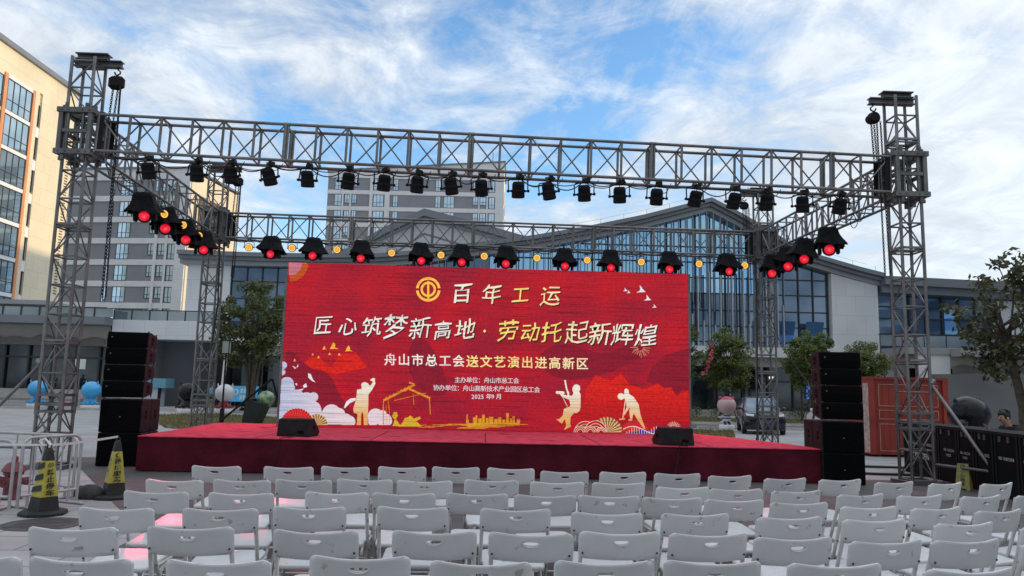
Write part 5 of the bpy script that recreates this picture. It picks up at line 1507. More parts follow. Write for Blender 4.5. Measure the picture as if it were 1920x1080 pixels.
CH = [
 [(-2.41, 7.1), (-1.77, 7.12), (-1.28, 7.25), (-.76, 7.3), (-.26, 7.34), (.26, 7.34), (.75, 7.14), (1.3, 7.19), (1.8, 7.14), (2.27, 7.09), (2.73, 6.95), (3.22, 6.91), (3.65, 6.78), (4.12, 6.8), (4.63, 6.88)],
 [(-2.38, 6.1), (-1.88, 6.14), (-1.42, 6.21), (-.95, 6.28), (-.47, 6.28), (.07, 6.4), (.61, 6.4), (1.12, 6.41), (1.6, 6.2), (2.01, 6.13), (2.47, 6.06), (2.93, 5.97), (3.39, 5.94), (3.89, 5.97), (4.38, 6.09)],
 [(-2.24, 5.42), (-1.67, 5.47), (-1.03, 5.55), (-.56, 5.58), (-.04, 5.62), (.45, 5.6), (.91, 5.6), (1.37, 5.61), (1.8, 5.53), (2.23, 5.42), (2.67, 5.33), (3.14, 5.31), (3.54, 5.26), (4.0, 5.3)],
 [(-2.19, 4.77), (-1.58, 4.78), (-1.07, 4.89), (-.44, 4.94), (.21, 4.93), (.78, 4.88), (1.34, 4.88), (1.91, 4.79), (2.43, 4.77), (2.94, 4.68), (3.42, 4.62)],
 [(-2.11, 4.14), (-1.53, 4.18), (-.87, 4.16), (-.25, 4.18), (.26, 4.14), (.75, 4.25), (1.23, 4.23), (1.67, 4.16), (2.14, 4.09), (2.61, 4.15), (3.06, 4.11)],
 [(-2.19, 3.45), (-1.71, 3.44), (-1.13, 3.45), (-.54, 3.54), (0, 3.5), (.55, 3.51), (1.05, 3.54), (1.61, 3.54), (2.19, 3.49), (2.65, 3.47)]]
ROWN = ['row nearest the stage', 'second row from the stage', 'third row from the stage', 'fourth row from the stage', 'fifth row from the stage', 'row nearest the viewer']
chair0 = make_chair(); chairk = kids_of(chair0)
stamped = make_chair(True)
rc = random.Random(21)
first = True
for r, row in enumerate(CH):
    for i, (x, y) in enumerate(row):
        rz = R(max(0, x - .6) * 6.6 + rc.uniform(-3, 3))
        loc = (x - .195 * math.sin(rz), y + .195 * math.cos(rz), .004)
        if r == 4 and i == 0: o = stamped; lab = 'white folding chair with a dark stamp on its back, leftmost in the fifth row'
        else:
            o = chair0 if first else copy_thing(chair0, chairk, loc); first = False
            lab = '%s white folding chair from the left in the %s' % (ORD[i], ROWN[r])
        o.location = loc; o.rotation_euler = (R(rc.uniform(-.8, .8)), 0, rz); o['label'] = lab

# ------------------------------------------------------------------ left foreground
M['yellow'] = mat('yellow_sleeve', (.42, .36, .05), .5, 0, .12, 6)
M['dull_yellow'] = mat('dull_yellow_plastic', (.25, .235, .06), .5, 0, .15, 8)
M['ink'] = mat('black_ink', (.012, .012, .012), .6)
def cone(x, y, rz, lab, words, stripes):
    t = empty('traffic_cone', (x, y, 0), rz); tag(t, lab, 'traffic cone')
    b = MB(); b.lathe([(.245, 0), (.25, .03), (.235, .05), (.16, .055)], 8, (0, 0, 0), None, 0, False); b.build('base', M['rubber'], t)
    f = lambda z: (.150 - .104 * z / .70) * 1.08
    b = MB(); b.lathe([(f(0), .05), (f(.15), .20), (f(.15) * .97, .2), (f(.58) * .97, .60), (f(.58), .60), (f(.68) * .95, .70), (.035, .735), (.012, .745)], 4, (0, 0, 0), None, 0, False)
    b.build('body', M['rubber'], t)
    b = MB(); b.lathe([(f(.15) * 1.01, .205), (f(.58) * 1.015, .60)], 4, (0, 0, 0), None, 0, False); sl = b.build('sleeve', M['yellow'], t)
    b = MB(); b.path([(-.022, 0, .73), (-.022, 0, .765), (0, 0, .785), (.022, 0, .765), (.022, 0, .73)], .008, 6); b.build('ring', M['rubber'], t)
    def face(u, z, k=0, d=.010):     # k: which of the four faces; u across (-1..1)
        half = f(z - .05) * 1.02 * math.cos(PI / 4)
        v = Vector((u * half, -half - d, z)); return tuple(Matrix.Rotation(k * PI / 2, 3, 'Z') @ v)
    b = MB()
    for k, ch in enumerate(words):
        zc = .475 - k * .075
        put_glyph(b, ch, lambda x_, y_: face((x_ - .5) * 1.15, zc + (y_ - .38) * .07), .025)
    c = .555
    if stripes:
        ring = []
        for i in range(20):
            a, a2 = 2 * PI * i / 20, 2 * PI * (i + 1) / 20
            b.add([face(.52 * math.cos(a), c + .026 * math.sin(a)), face(.52 * math.cos(a2), c + .026 * math.sin(a2)), face(.4 * math.cos(a2), c + .020 * math.sin(a2)), face(.4 * math.cos(a), c + .020 * math.sin(a))], [(0, 1, 2, 3)])
        for s in (-1, 1): b.add([face(-.4 * s - .06, c - .018), face(-.4 * s + .06, c - .018), face(.4 * s + .06, c + .018), face(.4 * s - .06, c + .018)], [(0, 1, 2, 3)])
    else:
        pts = [face(.5 * math.cos(a), c + .03 * math.sin(a)) for a in np.arange(.6, 5.7, .3)] + [face(.12 + .34 * math.cos(a), c + .022 * math.sin(a)) for a in np.arange(5.4, .8, -.3)]
        b.add(pts, [tuple(range(len(pts)))])
        b.add([face(-.5, .508), face(.5, .508), face(.5, .514), face(-.5, .514)], [(0, 1, 2, 3)])
    b.build('lettering', M['ink'], sl)
    if stripes:
        b = MB()
        for k in range(3):
            z = .25 + k * .125
            b.add([face(-1, z, 3), face(1, z + .03, 3), face(1, z + .095, 3), face(-1, z + .06, 3)], [(0, 1, 2, 3)])
        b.build('stripe', M['ink'], sl)
    else:
        b = MB()
        for k in range(4):
            put_glyph(b, '绿城服务'[k], lambda x_, y_: face((x_ - .5) * .8, .50 - k * .07 + (y_ - .38) * .05, 3), .015)
        b.build('lettering', M['ink'], sl)
cone(-4.97, 9.02, R(58), 'black and yellow striped cone lettered to forbid parking, in front of the barrier', '禁止停车', True)
cone(-4.80, 10.3, R(40), 'black and yellow cone with a round logo standing beside the speaker stack', '绿城服务', False)
M['tape'] = mat('white_tape', (.75, .75, .75), .5)
b = MB()
sag_pts = [(-4.97, 9.0, .775), (-4.93, 9.3, .765), (-4.86, 9.9, .775), (-4.80, 10.28, .79)]
for z in (-.012, .012): pass
vs = []
for p in sag_pts: vs += [(p[0], p[1], p[2] - .014), (p[0] + .004, p[1], p[2] + .014)]
b.add(vs, [(0, 1, 3, 2), (2, 3, 5, 4), (4, 5, 7, 6)])
vs = [(-8.5, 9.25, .735), (-8.5, 9.25, .755), (-6.6, 9.12, .735), (-6.6, 9.12, .755), (-4.99, 9.0, .765), (-4.99, 9.0, .787)]
b.add(vs, [(0, 1, 3, 2), (2, 3, 5, 4)])
b.path([(-5.02, 8.98, .765), (-5.06, 8.97, .82), (-5.0, 8.97, .85), (-4.96, 8.98, .80), (-4.94, 8.98, .77)], .012, 5)
tag(b.build('barrier_tape', M['tape']), 'white tape tied between the two yellow cones', 'tape')

M['barrier'] = mat('galvanised_white', (.42, .42, .425), .45, .25, .15, 6)
def barrier(p, q, lab, h=1.0, bars=7):
    p, q = Vector(p), Vector(q); d = q - p; L_ = d.length; rz = math.atan2(d.y, d.x)
    t = empty('crowd_barrier', (p.x, p.y, 0), rz); tag(t, lab, 'barrier', 'crowd barriers by the left tower')
    r = .12
    b = MB(); pts = [(0, 0, .03)]
    pts += [(r - r * math.cos(a), 0, h - r + r * math.sin(a)) for a in np.linspace(0, PI / 2, 7)]
    pts += [(L_ - r + r * math.sin(a), 0, h - r + r * math.cos(a)) for a in np.linspace(0, PI / 2, 7)]
    pts += [(L_, 0, .03)]
    b.path(pts, .019, 8); b.build('frame', M['barrier'], t)
    b = MB(); b.tube((.02, 0, .16), (L_ - .02, 0, .16), .017, 8); b.build('bottom_rail', M['barrier'], t)
    for k in range(1, bars):
        b = MB(); b.tube((L_ * k / bars, 0, .16), (L_ * k / bars, 0, h - .01), .010, 6); b.build('bar', M['barrier'], t)
    for u in (.12, L_ - .12):
        b = MB(); b.tube((u, -.28, .02), (u, .28, .02), .018, 6); b.tube((u, 0, .02), (u, 0, .16), .018, 6); b.build('foot', M['barrier'], t)
barrier((-5.46, 9.2), (-7.6, 9.05), 'white tubular barrier at the left edge behind the striped cone', .80, 6)
barrier((-5.40, 9.25), (-5.09, 9.95), 'white tubular barrier turned towards the speaker stack', .83, 6)
barrier((-5.25, 10.15), (-8.0, 10.95), 'white tubular barrier farther back, at the foot of the left tower', .80, 9)
b = MB(); b.ball((0, 0, .10), .26, .16, .12, 16, 10); b.ball((-.20, .02, .09), .14, .13, .11, 12, 8)
o = b.build('sandbag', mat('dark_sack', (.05, .048, .045), .8, 0, .3, 6, .4, 30)); o.location = (-5.05, 10.2, 0); o.scale = (.62, .62, .85)
tag(o, 'dark grey sack lying on the foot of the white barrier', 'sandbag')

M['hydrant'] = mat('faded_red_paint', (.16, .022, .034), .5, 0, .35, 7, .1, 60, c2=(.24, .06, .08))
def hydrant(x, y):
    t = empty('fire_hydrant', (x, y, 0)); t.scale = (.76, .76, .74); tag(t, 'faded red fire hydrant behind the barrier at the left edge', 'fire hydrant')
    b = MB(); b.lathe([(.16, 0), (.165, .04), (.13, .05), (.125, .40), (.15, .41), (.15, .45), (.13, .455)], 18); b.build('barrel', M['hydrant'], t)
    b = MB(); b.lathe([(.155, .452), (.185, .47), (.165, .53), (.11, .60), (.05, .63), (.05, .70), (.042, .72), (.0001, .725)], 18); b.build('bonnet', M['hydrant'], t)
    for a, r in ((0, .055), (PI, .055), (-PI / 2, .075)):
        b = MB(); rot = (0, PI / 2, a); b.lathe([(r, .08), (r, .20), (r * 1.25, .205), (r * 1.25, .25), (r * .6, .26), (r * .6, .29), (1e-4, .292)], 12, (0, 0, .31), rot); b.build('nozzle', M['hydrant'], t)
hydrant(-5.98, 10.1)
b = MB(); b.lathe([(.40, .002), (.40, .006), (.36, .007), (.355, .004), (.33, .008), (1e-4, .008)], 32)
for k in range(-3, 4): b.box(-.26, .26, k * .08 - .01, k * .08 + .01, .0085, .011)
o = b.build('manhole_cover', mat('cast_iron', (.085, .085, .085), .6, .4, .25, 8)); o.location = (-4.64, 8.44, .0)
tag(o, 'round cast iron manhole cover in the paving in front of the striped cone', 'manhole cover')

# ------------------------------------------------------------------ right side: container, trunks, wet floor sign
M['orange_red'] = mat('orange_red_paint', (.27, .020, .011), .6, 0, .18, 1.6, .12, 30, c2=(.33, .036, .018), dirt=((.16, .05, .03), 2.2, .66))
M['worn_edge'] = mat('worn_red_edge', (.56, .30, .24), .6, 0, .3, 14)
def container():
    t = empty('container', (10.2, 20, gz(20)), R(-3)); tag(t, 'orange red wooden container with framed panels behind the right tower', 'container')
    W, D, H = 1.98, 2.2, 2.02
    b = MB(); b.box(0, W, 0, D, .06, H); b.build('body', M['orange_red'], t)
    b = MB()
    for x0, x1 in ((.13, .97), (1.01, W - .13)): pass
    for z0, z1 in ((.15, .86), (.98, 1.22), (1.32, 1.90)):
        for a in (.22,):
            x0, x1 = a, W - .2
            b.box(x0, x1, -.018, -.002, z1 - .012, z1); b.box(x0, x1, -.018, -.002, z0, z0 + .012); b.box(x0, x0 + .012, -.0185, -.002, z0 + .013, z1 - .013); b.box(x1 - .012, x1, -.0185, -.002, z0 + .013, z1 - .013)
    b.build('panel_moulding', M['worn_edge'], t)
    b = MB()
    for k in range(1, 12):
        x = k * W / 12; b.box(x - .004, x + .004, -.006, -.001, .1, H - .08)
    b.build('plank_grooves', mat('dark_groove', (.20, .03, .02), .7), t)
    b = MB(); b.box(-.06, .0, -.06, D, .06, H + .005); b.box(.001, .09, -.06, -.003, .06, H - .002); b.box(W - .09, W + .05, -.06, -.003, .06, H - .002); b.split('corner_post', M['orange_red'], t)
    b = MB(); b.box(-.07, W + .06, -.07, D, H + .006, H + .07); b.build('top_rail', M['orange_red'], t)
    b = MB(); b.box(-.075, -.061, -.05, .25, .1, H - .1); b.build('worn_strip', mat('flaked_white', (.50, .36, .32), .7, 0, .35, 9), t)
    for x in (.15, W - .2):
        b = MB(); b.box(x, x + .12, .05, D - .1, -.0, .058); b.build('skid', M['rubber'], t)
container()

M['trunk'] = mat('black_steel_trunk', (.007, .008, .009), .75, 0, .35, 2.5, .08, 40, spec=.08)
M['stencil'] = mat('white_stencil', (.55, .55, .56), .7)
def text_on(b, s, x, y, z, size, bold=.01, step=None):
    u = x
    for ch in s:
        if ch != ' ':
            put_glyph(b, ch, lambda a, c: (u + a * size, y, z + c * size), bold)
        u += size * (step or (.62 if ord(ch) < 256 else 1.0))
def trunk(x, y, rz, w, lab, lines, big=None, d=.75, h=1.0):
    t = empty('steel_trunk', (x, y, gz(y)), rz); tag(t, lab, 'trunk', 'black steel trunks on the right')
    b = MB(); b.rbox(0, w, 0, d, .0, h, .012); b.build('body', M['trunk'], t)
    b = MB(); b.box(-.012, w + .012, -.014, d + .012, h - .04, h + .01)
    for px in (.0, w - .05): b.box(px, px + .05, -.012, -.001, .02, h - .041)
    b.build('edge_rail', M['black'], t)
    b = MB()
    for xx, z, s, sz in lines: text_on(b, s, xx, -.006 if xx > .06 else -.016, z, sz)
    if big: text_on(b, big[2], big[0], -.006, big[1], big[3], .02)
    if b.v: b.build('lettering', M['stencil'], t)
    b = MB()
    for px in (.2, w - .25): b.obox((px, -.018, h - .10), (.05, .02, .09))
    b.split('latch', M['alu_dark'], t)
rt = math.atan2(-4.5, -.75)
cx_, cy_ = 8.80, 15.9
spec = [(1.66, 'black steel trunk with big stencilled digits, nearest the orange container', [(.25, .60, 'NO.10032024', .075), (.35, .50, '10003', .075), (1.0, .60, 'NO.1003204', .075), (1.1, .50, '10003', .07)], (.45, .34, '078ITCEN', .16)),
        (.80, 'black steel trunk with two small white stencil marks left of the sloping tube', [(.25, .56, 'NO.1003204', .07), (.33, .47, '10003', .07)], None),
        (.60, 'narrow black steel trunk just right of the blue shirted person', [(.08, .56, 'NO.1003204', .06), (.16, .48, '10003', .06)], None),
        (.62, 'black steel trunk behind the yellow wet floor sign', [(.14, .58, 'NO.10032', .07)], None),
        (.72, 'black steel trunk with one line of stencil behind the sloping tube', [(.12, .58, 'NO.10003208', .07)], None),
        (.90, 'black steel trunk at the right edge below the seated man', [(.10, .58, 'NO.10003208', .07)], None)]
for w, lab, lines, big in spec:
    trunk(cx_, cy_, rt, w, lab, lines, big, .62)
    cx_ += (w + .045) * math.cos(rt); cy_ += (w + .045) * math.sin(rt)
def wet_sign(x, y):
    t = empty('floor_sign', (x, y, 0), R(-48)); t.scale = (.72, .72, .66); tag(t, 'yellow folding caution floor sign in front of the black trunks', 'floor sign')
    b = MB(); b.M = Matrix.Rotation(R(-9), 4, 'X'); b.prism([(-.16, 0), (-.09, 0), (-.06, .04), (.06, .04), (.09, 0), (.16, 0), (.115, .66), (-.115, .66)], -.008, .008, 'xz'); b.build('panel', M['dull_yellow'], t)
    b = MB(); b.M = Matrix.Translation((0, .22, 0)) @ Matrix.Rotation(R(9), 4, 'X'); b.prism([(-.16, 0), (-.09, 0), (.09, 0), (.16, 0), (.115, .66), (-.115, .66)], -.008, .008, 'xz'); b.build('panel', M['yellow'], t)
    b = MB(); b.M = Matrix.Rotation(R(-9), 4, 'X')
    for k, ch in enumerate('小心地滑'):
        put_glyph(b, ch, lambda a, c: ((a - .5) * .10, -.0105, .43 - k * .105 + c * .10), .02)
    for i in range(16):
        a, a2 = 2 * PI * i / 16, 2 * PI * (i + 1) / 16
        b.add([(.055 * math.cos(a), -.0105, .585 + .055 * math.sin(a)), (.055 * math.cos(a2), -.0105, .585 + .055 * math.sin(a2)), (.04 * math.cos(a2), -.0105, .585 + .04 * math.sin(a2)), (.04 * math.cos(a), -.0105, .585 + .04 * math.sin(a))], [(0, 1, 2, 3)])
    b.add([(-.04, -.0107, .555), (-.028, -.0107, .545), (.04, -.0107, .615), (.028, -.0107, .625)], [(0, 1, 2, 3)])
    b.build('lettering', M['ink'], t)
wet_sign(8.02, 12.75)

# ------------------------------------------------------------------ people
SKIN = mat('skin', (.46, .27, .19), .55, 0, .06, 8)
FEAT = mat('dark_feature', (.05, .02, .02), .5)
HAIR = mat('dark_hair', (.012, .010, .010), .6)
def skin_mesh(name, J, bones, mats, parent, root=0, sub=2):
    """Continuous tapered surface grown over joints: J = [(x,y,z,r)]."""
    me = bpy.data.meshes.new(name)
    me.from_pydata([j[:3] for j in J], bones, [])
    o = bpy.data.objects.new(name, me); col.objects.link(o); o.parent = parent
    for m_ in (mats if isinstance(mats, (list, tuple)) else [mats]): me.materials.append(m_)
    bm = bmesh.new(); bm.from_mesh(me); lay = bm.verts.layers.skin.verify(); bm.verts.ensure_lookup_table()
    for i, v in enumerate(bm.verts):
        v[lay].radius = (J[i][3], J[i][3]); v[lay].use_root = (i == root)
    bm.to_mesh(me); bm.free()
    a = o.modifiers.new('skin', 'SKIN'); a.use_smooth_shade = True
    s = o.modifiers.new('sub', 'SUBSURF'); s.levels = sub; s.render_levels = sub
    return o
def person(loc, rz, label, pose, top, bottom, hairlen=.02, topmat=None, botmat=None, shoe=None, props=None):
    """pose: dict of joint offsets; standing figure 1.7 m, facing -Y."""
    t = empty('person', loc, rz); tag(t, label, 'person')
    P = dict(pel=(0, 0, .93), wai=(0, .01, 1.06), che=(0, .01, 1.27), nec=(0, .01, 1.44), hed=(0, -.01, 1.58), crn=(0, 0, 1.66),
             shl=(-.17, .01, 1.38), ell=(-.22, .02, 1.12), wrl=(-.22, -.05, .89), hal=(-.22, -.07, .80),
             shr=(.17, .01, 1.38), elr=(.22, .02, 1.12), wrr=(.22, -.05, .89), har=(.22, -.07, .80),
             hpl=(-.09, 0, .90), knl=(-.10, -.02, .49), anl=(-.10, .02, .08), tol=(-.11, -.13, .035),
             hpr=(.09, 0, .90), knr=(.10, -.02, .49), anr=(.10, .02, .08), tor=(.11, -.13, .035))
    P.update(pose)
    names = ['pel', 'wai', 'che', 'nec', 'hed', 'crn', 'shl', 'ell', 'wrl', 'hal', 'shr', 'elr', 'wrr', 'har', 'hpl', 'knl', 'anl', 'tol', 'hpr', 'knr', 'anr', 'tor']
    rad = dict(pel=.125, wai=.115, che=.13, nec=.052, hed=.088, crn=.075, shl=.058, ell=.042, wrl=.030, hal=.034, shr=.058, elr=.042, wrr=.030, har=.034, hpl=.085, knl=.056, anl=.040, tol=.034, hpr=.085, knr=.056, anr=.040, tor=.034)
    J = [(*P[n], rad[n]) for n in names]; ix = {n: i for i, n in enumerate(names)}
    E_ = [('pel', 'wai'), ('wai', 'che'), ('che', 'nec'), ('nec', 'hed'), ('hed', 'crn'), ('che', 'shl'), ('shl', 'ell'), ('ell', 'wrl'), ('wrl', 'hal'), ('che', 'shr'), ('shr', 'elr'), ('elr', 'wrr'), ('wrr', 'har'),
          ('pel', 'hpl'), ('hpl', 'knl'), ('knl', 'anl'), ('anl', 'tol'), ('pel', 'hpr'), ('hpr', 'knr'), ('knr', 'anr'), ('anr', 'tor')]
    skin_mesh('body', J, [(ix[a], ix[b]) for a, b in E_], SKIN, t)
    h = Vector(P['hed'])
    fd = (h - Vector(P['nec'])); 
    b = MB(); b.ball((h.x, h.y + .018, h.z + .045), .096, .108, .098, 14, 10)
    hr = random.Random(9)
    for q in range(26):
        a_, e_ = hr.uniform(0, 6.28), hr.uniform(.35, 1.5)
        d_ = Vector((math.cos(a_) * math.cos(e_), math.sin(a_) * math.cos(e_), math.sin(e_)))
        p_ = Vector((h.x, h.y + .018, h.z + .045)) + d_ * .088
        b.tube(p_, p_ + d_ * .03 + Vector((hr.uniform(-.02, .02), hr.uniform(-.02, .02), 0)), .018, 5, 0, .004)
    b.v = [(x, y, z) if not (y < h.y - .03 and z < h.z + .05) else (x, h.y - .03 + (y - h.y + .03) * .2, z) for x, y, z in b.v]
    b.build('hair', HAIR, t)
    b = MB(); b.ball((h.x, h.y - .086, h.z - .004), .012, .018, .022, 8, 6); b.build('nose', SKIN, t)
    for s in (-1, 1):
        b = MB(); b.ball((h.x + s * .085, h.y + .01, h.z), .012, .022, .030, 8, 6); b.build('ear', SKIN, t)
        b = MB(); b.ball((h.x + s * .033, h.y - .080, h.z + .018), .013, .006, .007, 8, 6); b.build('eye', FEAT, t)
    b = MB(); b.ball((h.x, h.y - .082, h.z - .045), .022, .006, .005, 8, 6); b.build('mouth', FEAT, t)
    for s in ('l', 'r'):
        w = Vector(P['wr' + s]); d = (Vector(P['ha' + s]) - w).normalized(); sd = d.cross(Vector((0, 1, 0))); sd = sd.normalized() if sd.length > .1 else Vector((1, 0, 0))
        b = MB(); k0 = Vector(P['ha' + s])
        for q in range(4):
            p = k0 + sd * (q - 1.5) * .017; m_ = p + d * .045 + Vector((0, -.008, 0)); e = m_ + d * .03 + Vector((0, -.016, 0))
            b.path([p, m_, e], [.009, .008, .006], 5)
        p = w + d * .04 + sd * .02; b.path([p, p + sd * .03 + d * .03, p + sd * .035 + d * .06], [.010, .009, .007], 5)
        b.build('hand_fingers', SKIN, t)
    if top:
        g = .016; n2 = ['pel', 'wai', 'che', 'nec2', 'shl', 'slL', 'shr', 'slR']
        Q = dict(P); Q['nec2'] = tuple(Vector(P['che']).lerp(Vector(P['nec']), .72)); k = .55 if top == 'short' else .98
        Q['slL'] = tuple(Vector(P['shl']).lerp(Vector(P['ell'] if top == 'short' else P['wrl']), k)); Q['slR'] = tuple(Vector(P['shr']).lerp(Vector(P['elr'] if top == 'short' else P['wrr']), k))
        r2 = dict(pel=.142, wai=.138, che=.150, nec2=.085, shl=.078, slL=.064, shr=.078, slR=.064)
        if top == 'long':
            n2 = ['pel', 'wai', 'che', 'nec2', 'shl', 'ell', 'slL', 'shr', 'elr', 'slR']; r2.update(ell=.06, elr=.06, slL=.045, slR=.045)
            e2 = [(0, 1), (1, 2), (2, 3), (2, 4), (4, 5), (5, 6), (2, 7), (7, 8), (8, 9)]
        else: e2 = [(0, 1), (1, 2), (2, 3), (2, 4), (4, 5), (2, 6), (6, 7)]
        skin_mesh('shirt', [(*Q[n], r2[n]) for n in n2], e2, topmat, t)
    if bottom:
        k = .8 if bottom == 'shorts' else .97
        Q = dict(P)
        for s in 'lr': Q['cu' + s] = tuple(Vector(P['hp' + s]).lerp(Vector(P['kn' + s]), .85)) if bottom == 'shorts' else tuple(Vector(P['kn' + s]).lerp(Vector(P['an' + s]), .93))
        if bottom == 'shorts':
            n2 = ['pel', 'hpl', 'cul', 'hpr', 'cur']; e2 = [(0, 1), (1, 2), (0, 3), (3, 4)]; r2 = dict(pel=.135, hpl=.105, hpr=.105, cul=.095, cur=.095)
        else:
            n2 = ['pel', 'hpl', 'knl', 'cul', 'hpr', 'knr', 'cur']; e2 = [(0, 1), (1, 2), (2, 3), (0, 4), (4, 5), (5, 6)]; r2 = dict(pel=.135, hpl=.102, hpr=.102, knl=.075, knr=.075, cul=.062, cur=.062)
        skin_mesh('trousers' if bottom == 'long' else 'shorts', [(*Q[n], r2[n]) for n in n2], e2, botmat, t)
    for s in 'lr':
        a, o_ = Vector(P['an' + s]), Vector(P['to' + s])
        b = MB(); b.path([(a.x, a.y + .05, a.z - .045), (a.x, a.y, a.z - .04), tuple(a.lerp(o_, .6)), tuple(o_ + Vector((0, -.03, 0)))], [.036, .044, .044, .03], 8); b.build('shoe', shoe or M['rubber'], t)
    return t
C_ = lambda n, c: mat(n, c, .8, 0, .12, 6)
g = lambda x, y: (x, y, gz(y))
person(g(-16.2, 46.0), R(150), 'man in a light blue shirt and black shorts standing beside the white ball figure', dict(anr=(.12, -.06, .08), tor=(.13, -.2, .035)), 'short', 'shorts', topmat=C_('blue_shirt', (.10, .38, .62)), botmat=C_('black_shorts', (.015, .015, .018)))
person(g(-18.3, 48.2), R(80), 'person in a beige top and white shorts walking behind the back left tower', dict(knl=(-.09, -.22, .52), anl=(-.10, -.26, .12), tol=(-.1, -.4, .06), knr=(.09, .05, .49), anr=(.10, .33, .12), tor=(.1, .24, .04), ell=(-.23, .14, 1.15), wrl=(-.22, .16, .92), hal=(-.22, .16, .84), elr=(.23, -.1, 1.14), wrr=(.2, -.24, .98), har=(.2, -.28, .92)), 'short', 'shorts', topmat=C_('beige_top', (.42, .27, .17)), botmat=C_('white_shorts', (.66, .64, .62)))
person(g(-18.95, 48.5), R(80), 'person in dark clothes with white shoes walking just behind the person in white shorts', dict(knl=(-.09, .06, .5), anl=(-.1, .3, .12), tol=(-.1, .2, .04), knr=(.09, -.2, .52), anr=(.1, -.24, .1), tor=(.1, -.38, .04)), 'short', 'long', topmat=C_('dark_top', (.03, .03, .035)), botmat=C_('dark_trousers', (.02, .02, .025)), shoe=C_('white_shoes', (.7, .7, .7)))
person(g(-31.5, 56.9), R(20), 'person with a yellow cap and black clothes crouching by the left shop front', dict(pel=(0, .1, .40), wai=(0, .04, .52), che=(0, -.05, .72), nec=(0, -.1, .88), hed=(0, -.15, 1.0), crn=(0, -.14, 1.08), shl=(-.17, -.05, .83), ell=(-.22, -.2, .62), wrl=(-.15, -.38, .55), hal=(-.12, -.44, .52), shr=(.17, -.05, .83), elr=(.22, -.2, .62), wrr=(.15, -.38, .55), har=(.12, -.44, .52), hpl=(-.1, .1, .38), knl=(-.14, -.28, .48), anl=(-.12, -.05, .08), tol=(-.13, -.2, .035), hpr=(.1, .1, .38), knr=(.14, -.28, .48), anr=(.12, -.05, .08), tor=(.13, -.2, .035)), 'long', 'long', topmat=C_('black_top', (.02, .02, .022)), botmat=C_('black_trousers', (.018, .018, .02))).location.z = .62
# seated man behind the trunks, looking left and down at his hands
seatp = dict(pel=(0, .10, .52), wai=(0, .08, .64), che=(0, -.02, .84), nec=(0, -.09, 1.02), hed=(0, -.17, 1.145), crn=(0, -.15, 1.22), shl=(-.18, -.04, .96), ell=(-.24, -.16, .76), wrl=(-.12, -.36, .90), hal=(-.09, -.42, .97),
             shr=(.18, -.04, .96), elr=(.24, -.18, .78), wrr=(.10, -.38, .86), har=(.06, -.44, .90), hpl=(-.1, .1, .5), knl=(-.14, -.32, .5), anl=(-.14, -.28, .08), tol=(-.14, -.42, .035), hpr=(.1, .1, .5), knr=(.14, -.32, .5), anr=(.14, -.28, .08), tor=(.14, -.42, .035))
person((9.22, 13.15, .05), R(-82), 'dark haired man in glasses and black shirt seated behind the trunks at the right edge', seatp, 'short', 'long', topmat=C_('black_tee', (.012, .012, .014)), botmat=C_('dark_jeans', (.02, .022, .03)))
b = MB(); b.box(-.2, .2, -.2, .2, .36, .40)
for sx in (-1, 1):
    for sy in (-1, 1): b.tube((sx * .17, sy * .17, 0), (sx * .17, sy * .17, .36), .016, 6)
o = b.build('stool', M['black']); o.location = (9.33, 13.15, 0); tag(o, 'black stool under the seated man behind the trunks', 'stool')
bend = dict(pel=(0, .10, .60), wai=(0, .02, .72), che=(0, -.16, .84), nec=(0, -.34, .92), hed=(0, -.46, .96), crn=(0, -.53, .99), shl=(-.18, -.22, .87), ell=(-.24, -.34, .66), wrl=(-.18, -.46, .5), hal=(-.16, -.5, .42),
            shr=(.18, -.22, .87), elr=(.24, -.34, .66), wrr=(.18, -.46, .5), har=(.16, -.5, .42), hpl=(-.1, .1, .57), knl=(-.13, -.22, .47), anl=(-.12, .05, .08), tol=(-.13, -.1, .035), hpr=(.1, .1, .57), knr=(.13, -.22, .47), anr=(.12, .05, .08), tor=(.13, -.1, .035))
person((9.58, 14.75, 0), R(-60), 'person in a blue shirt bending down behind the trunks, only head and back showing', bend, 'short', 'long', topmat=C_('denim_shirt', (.045, .09, .17)), botmat=C_('grey_trousers', (.05, .05, .06)))

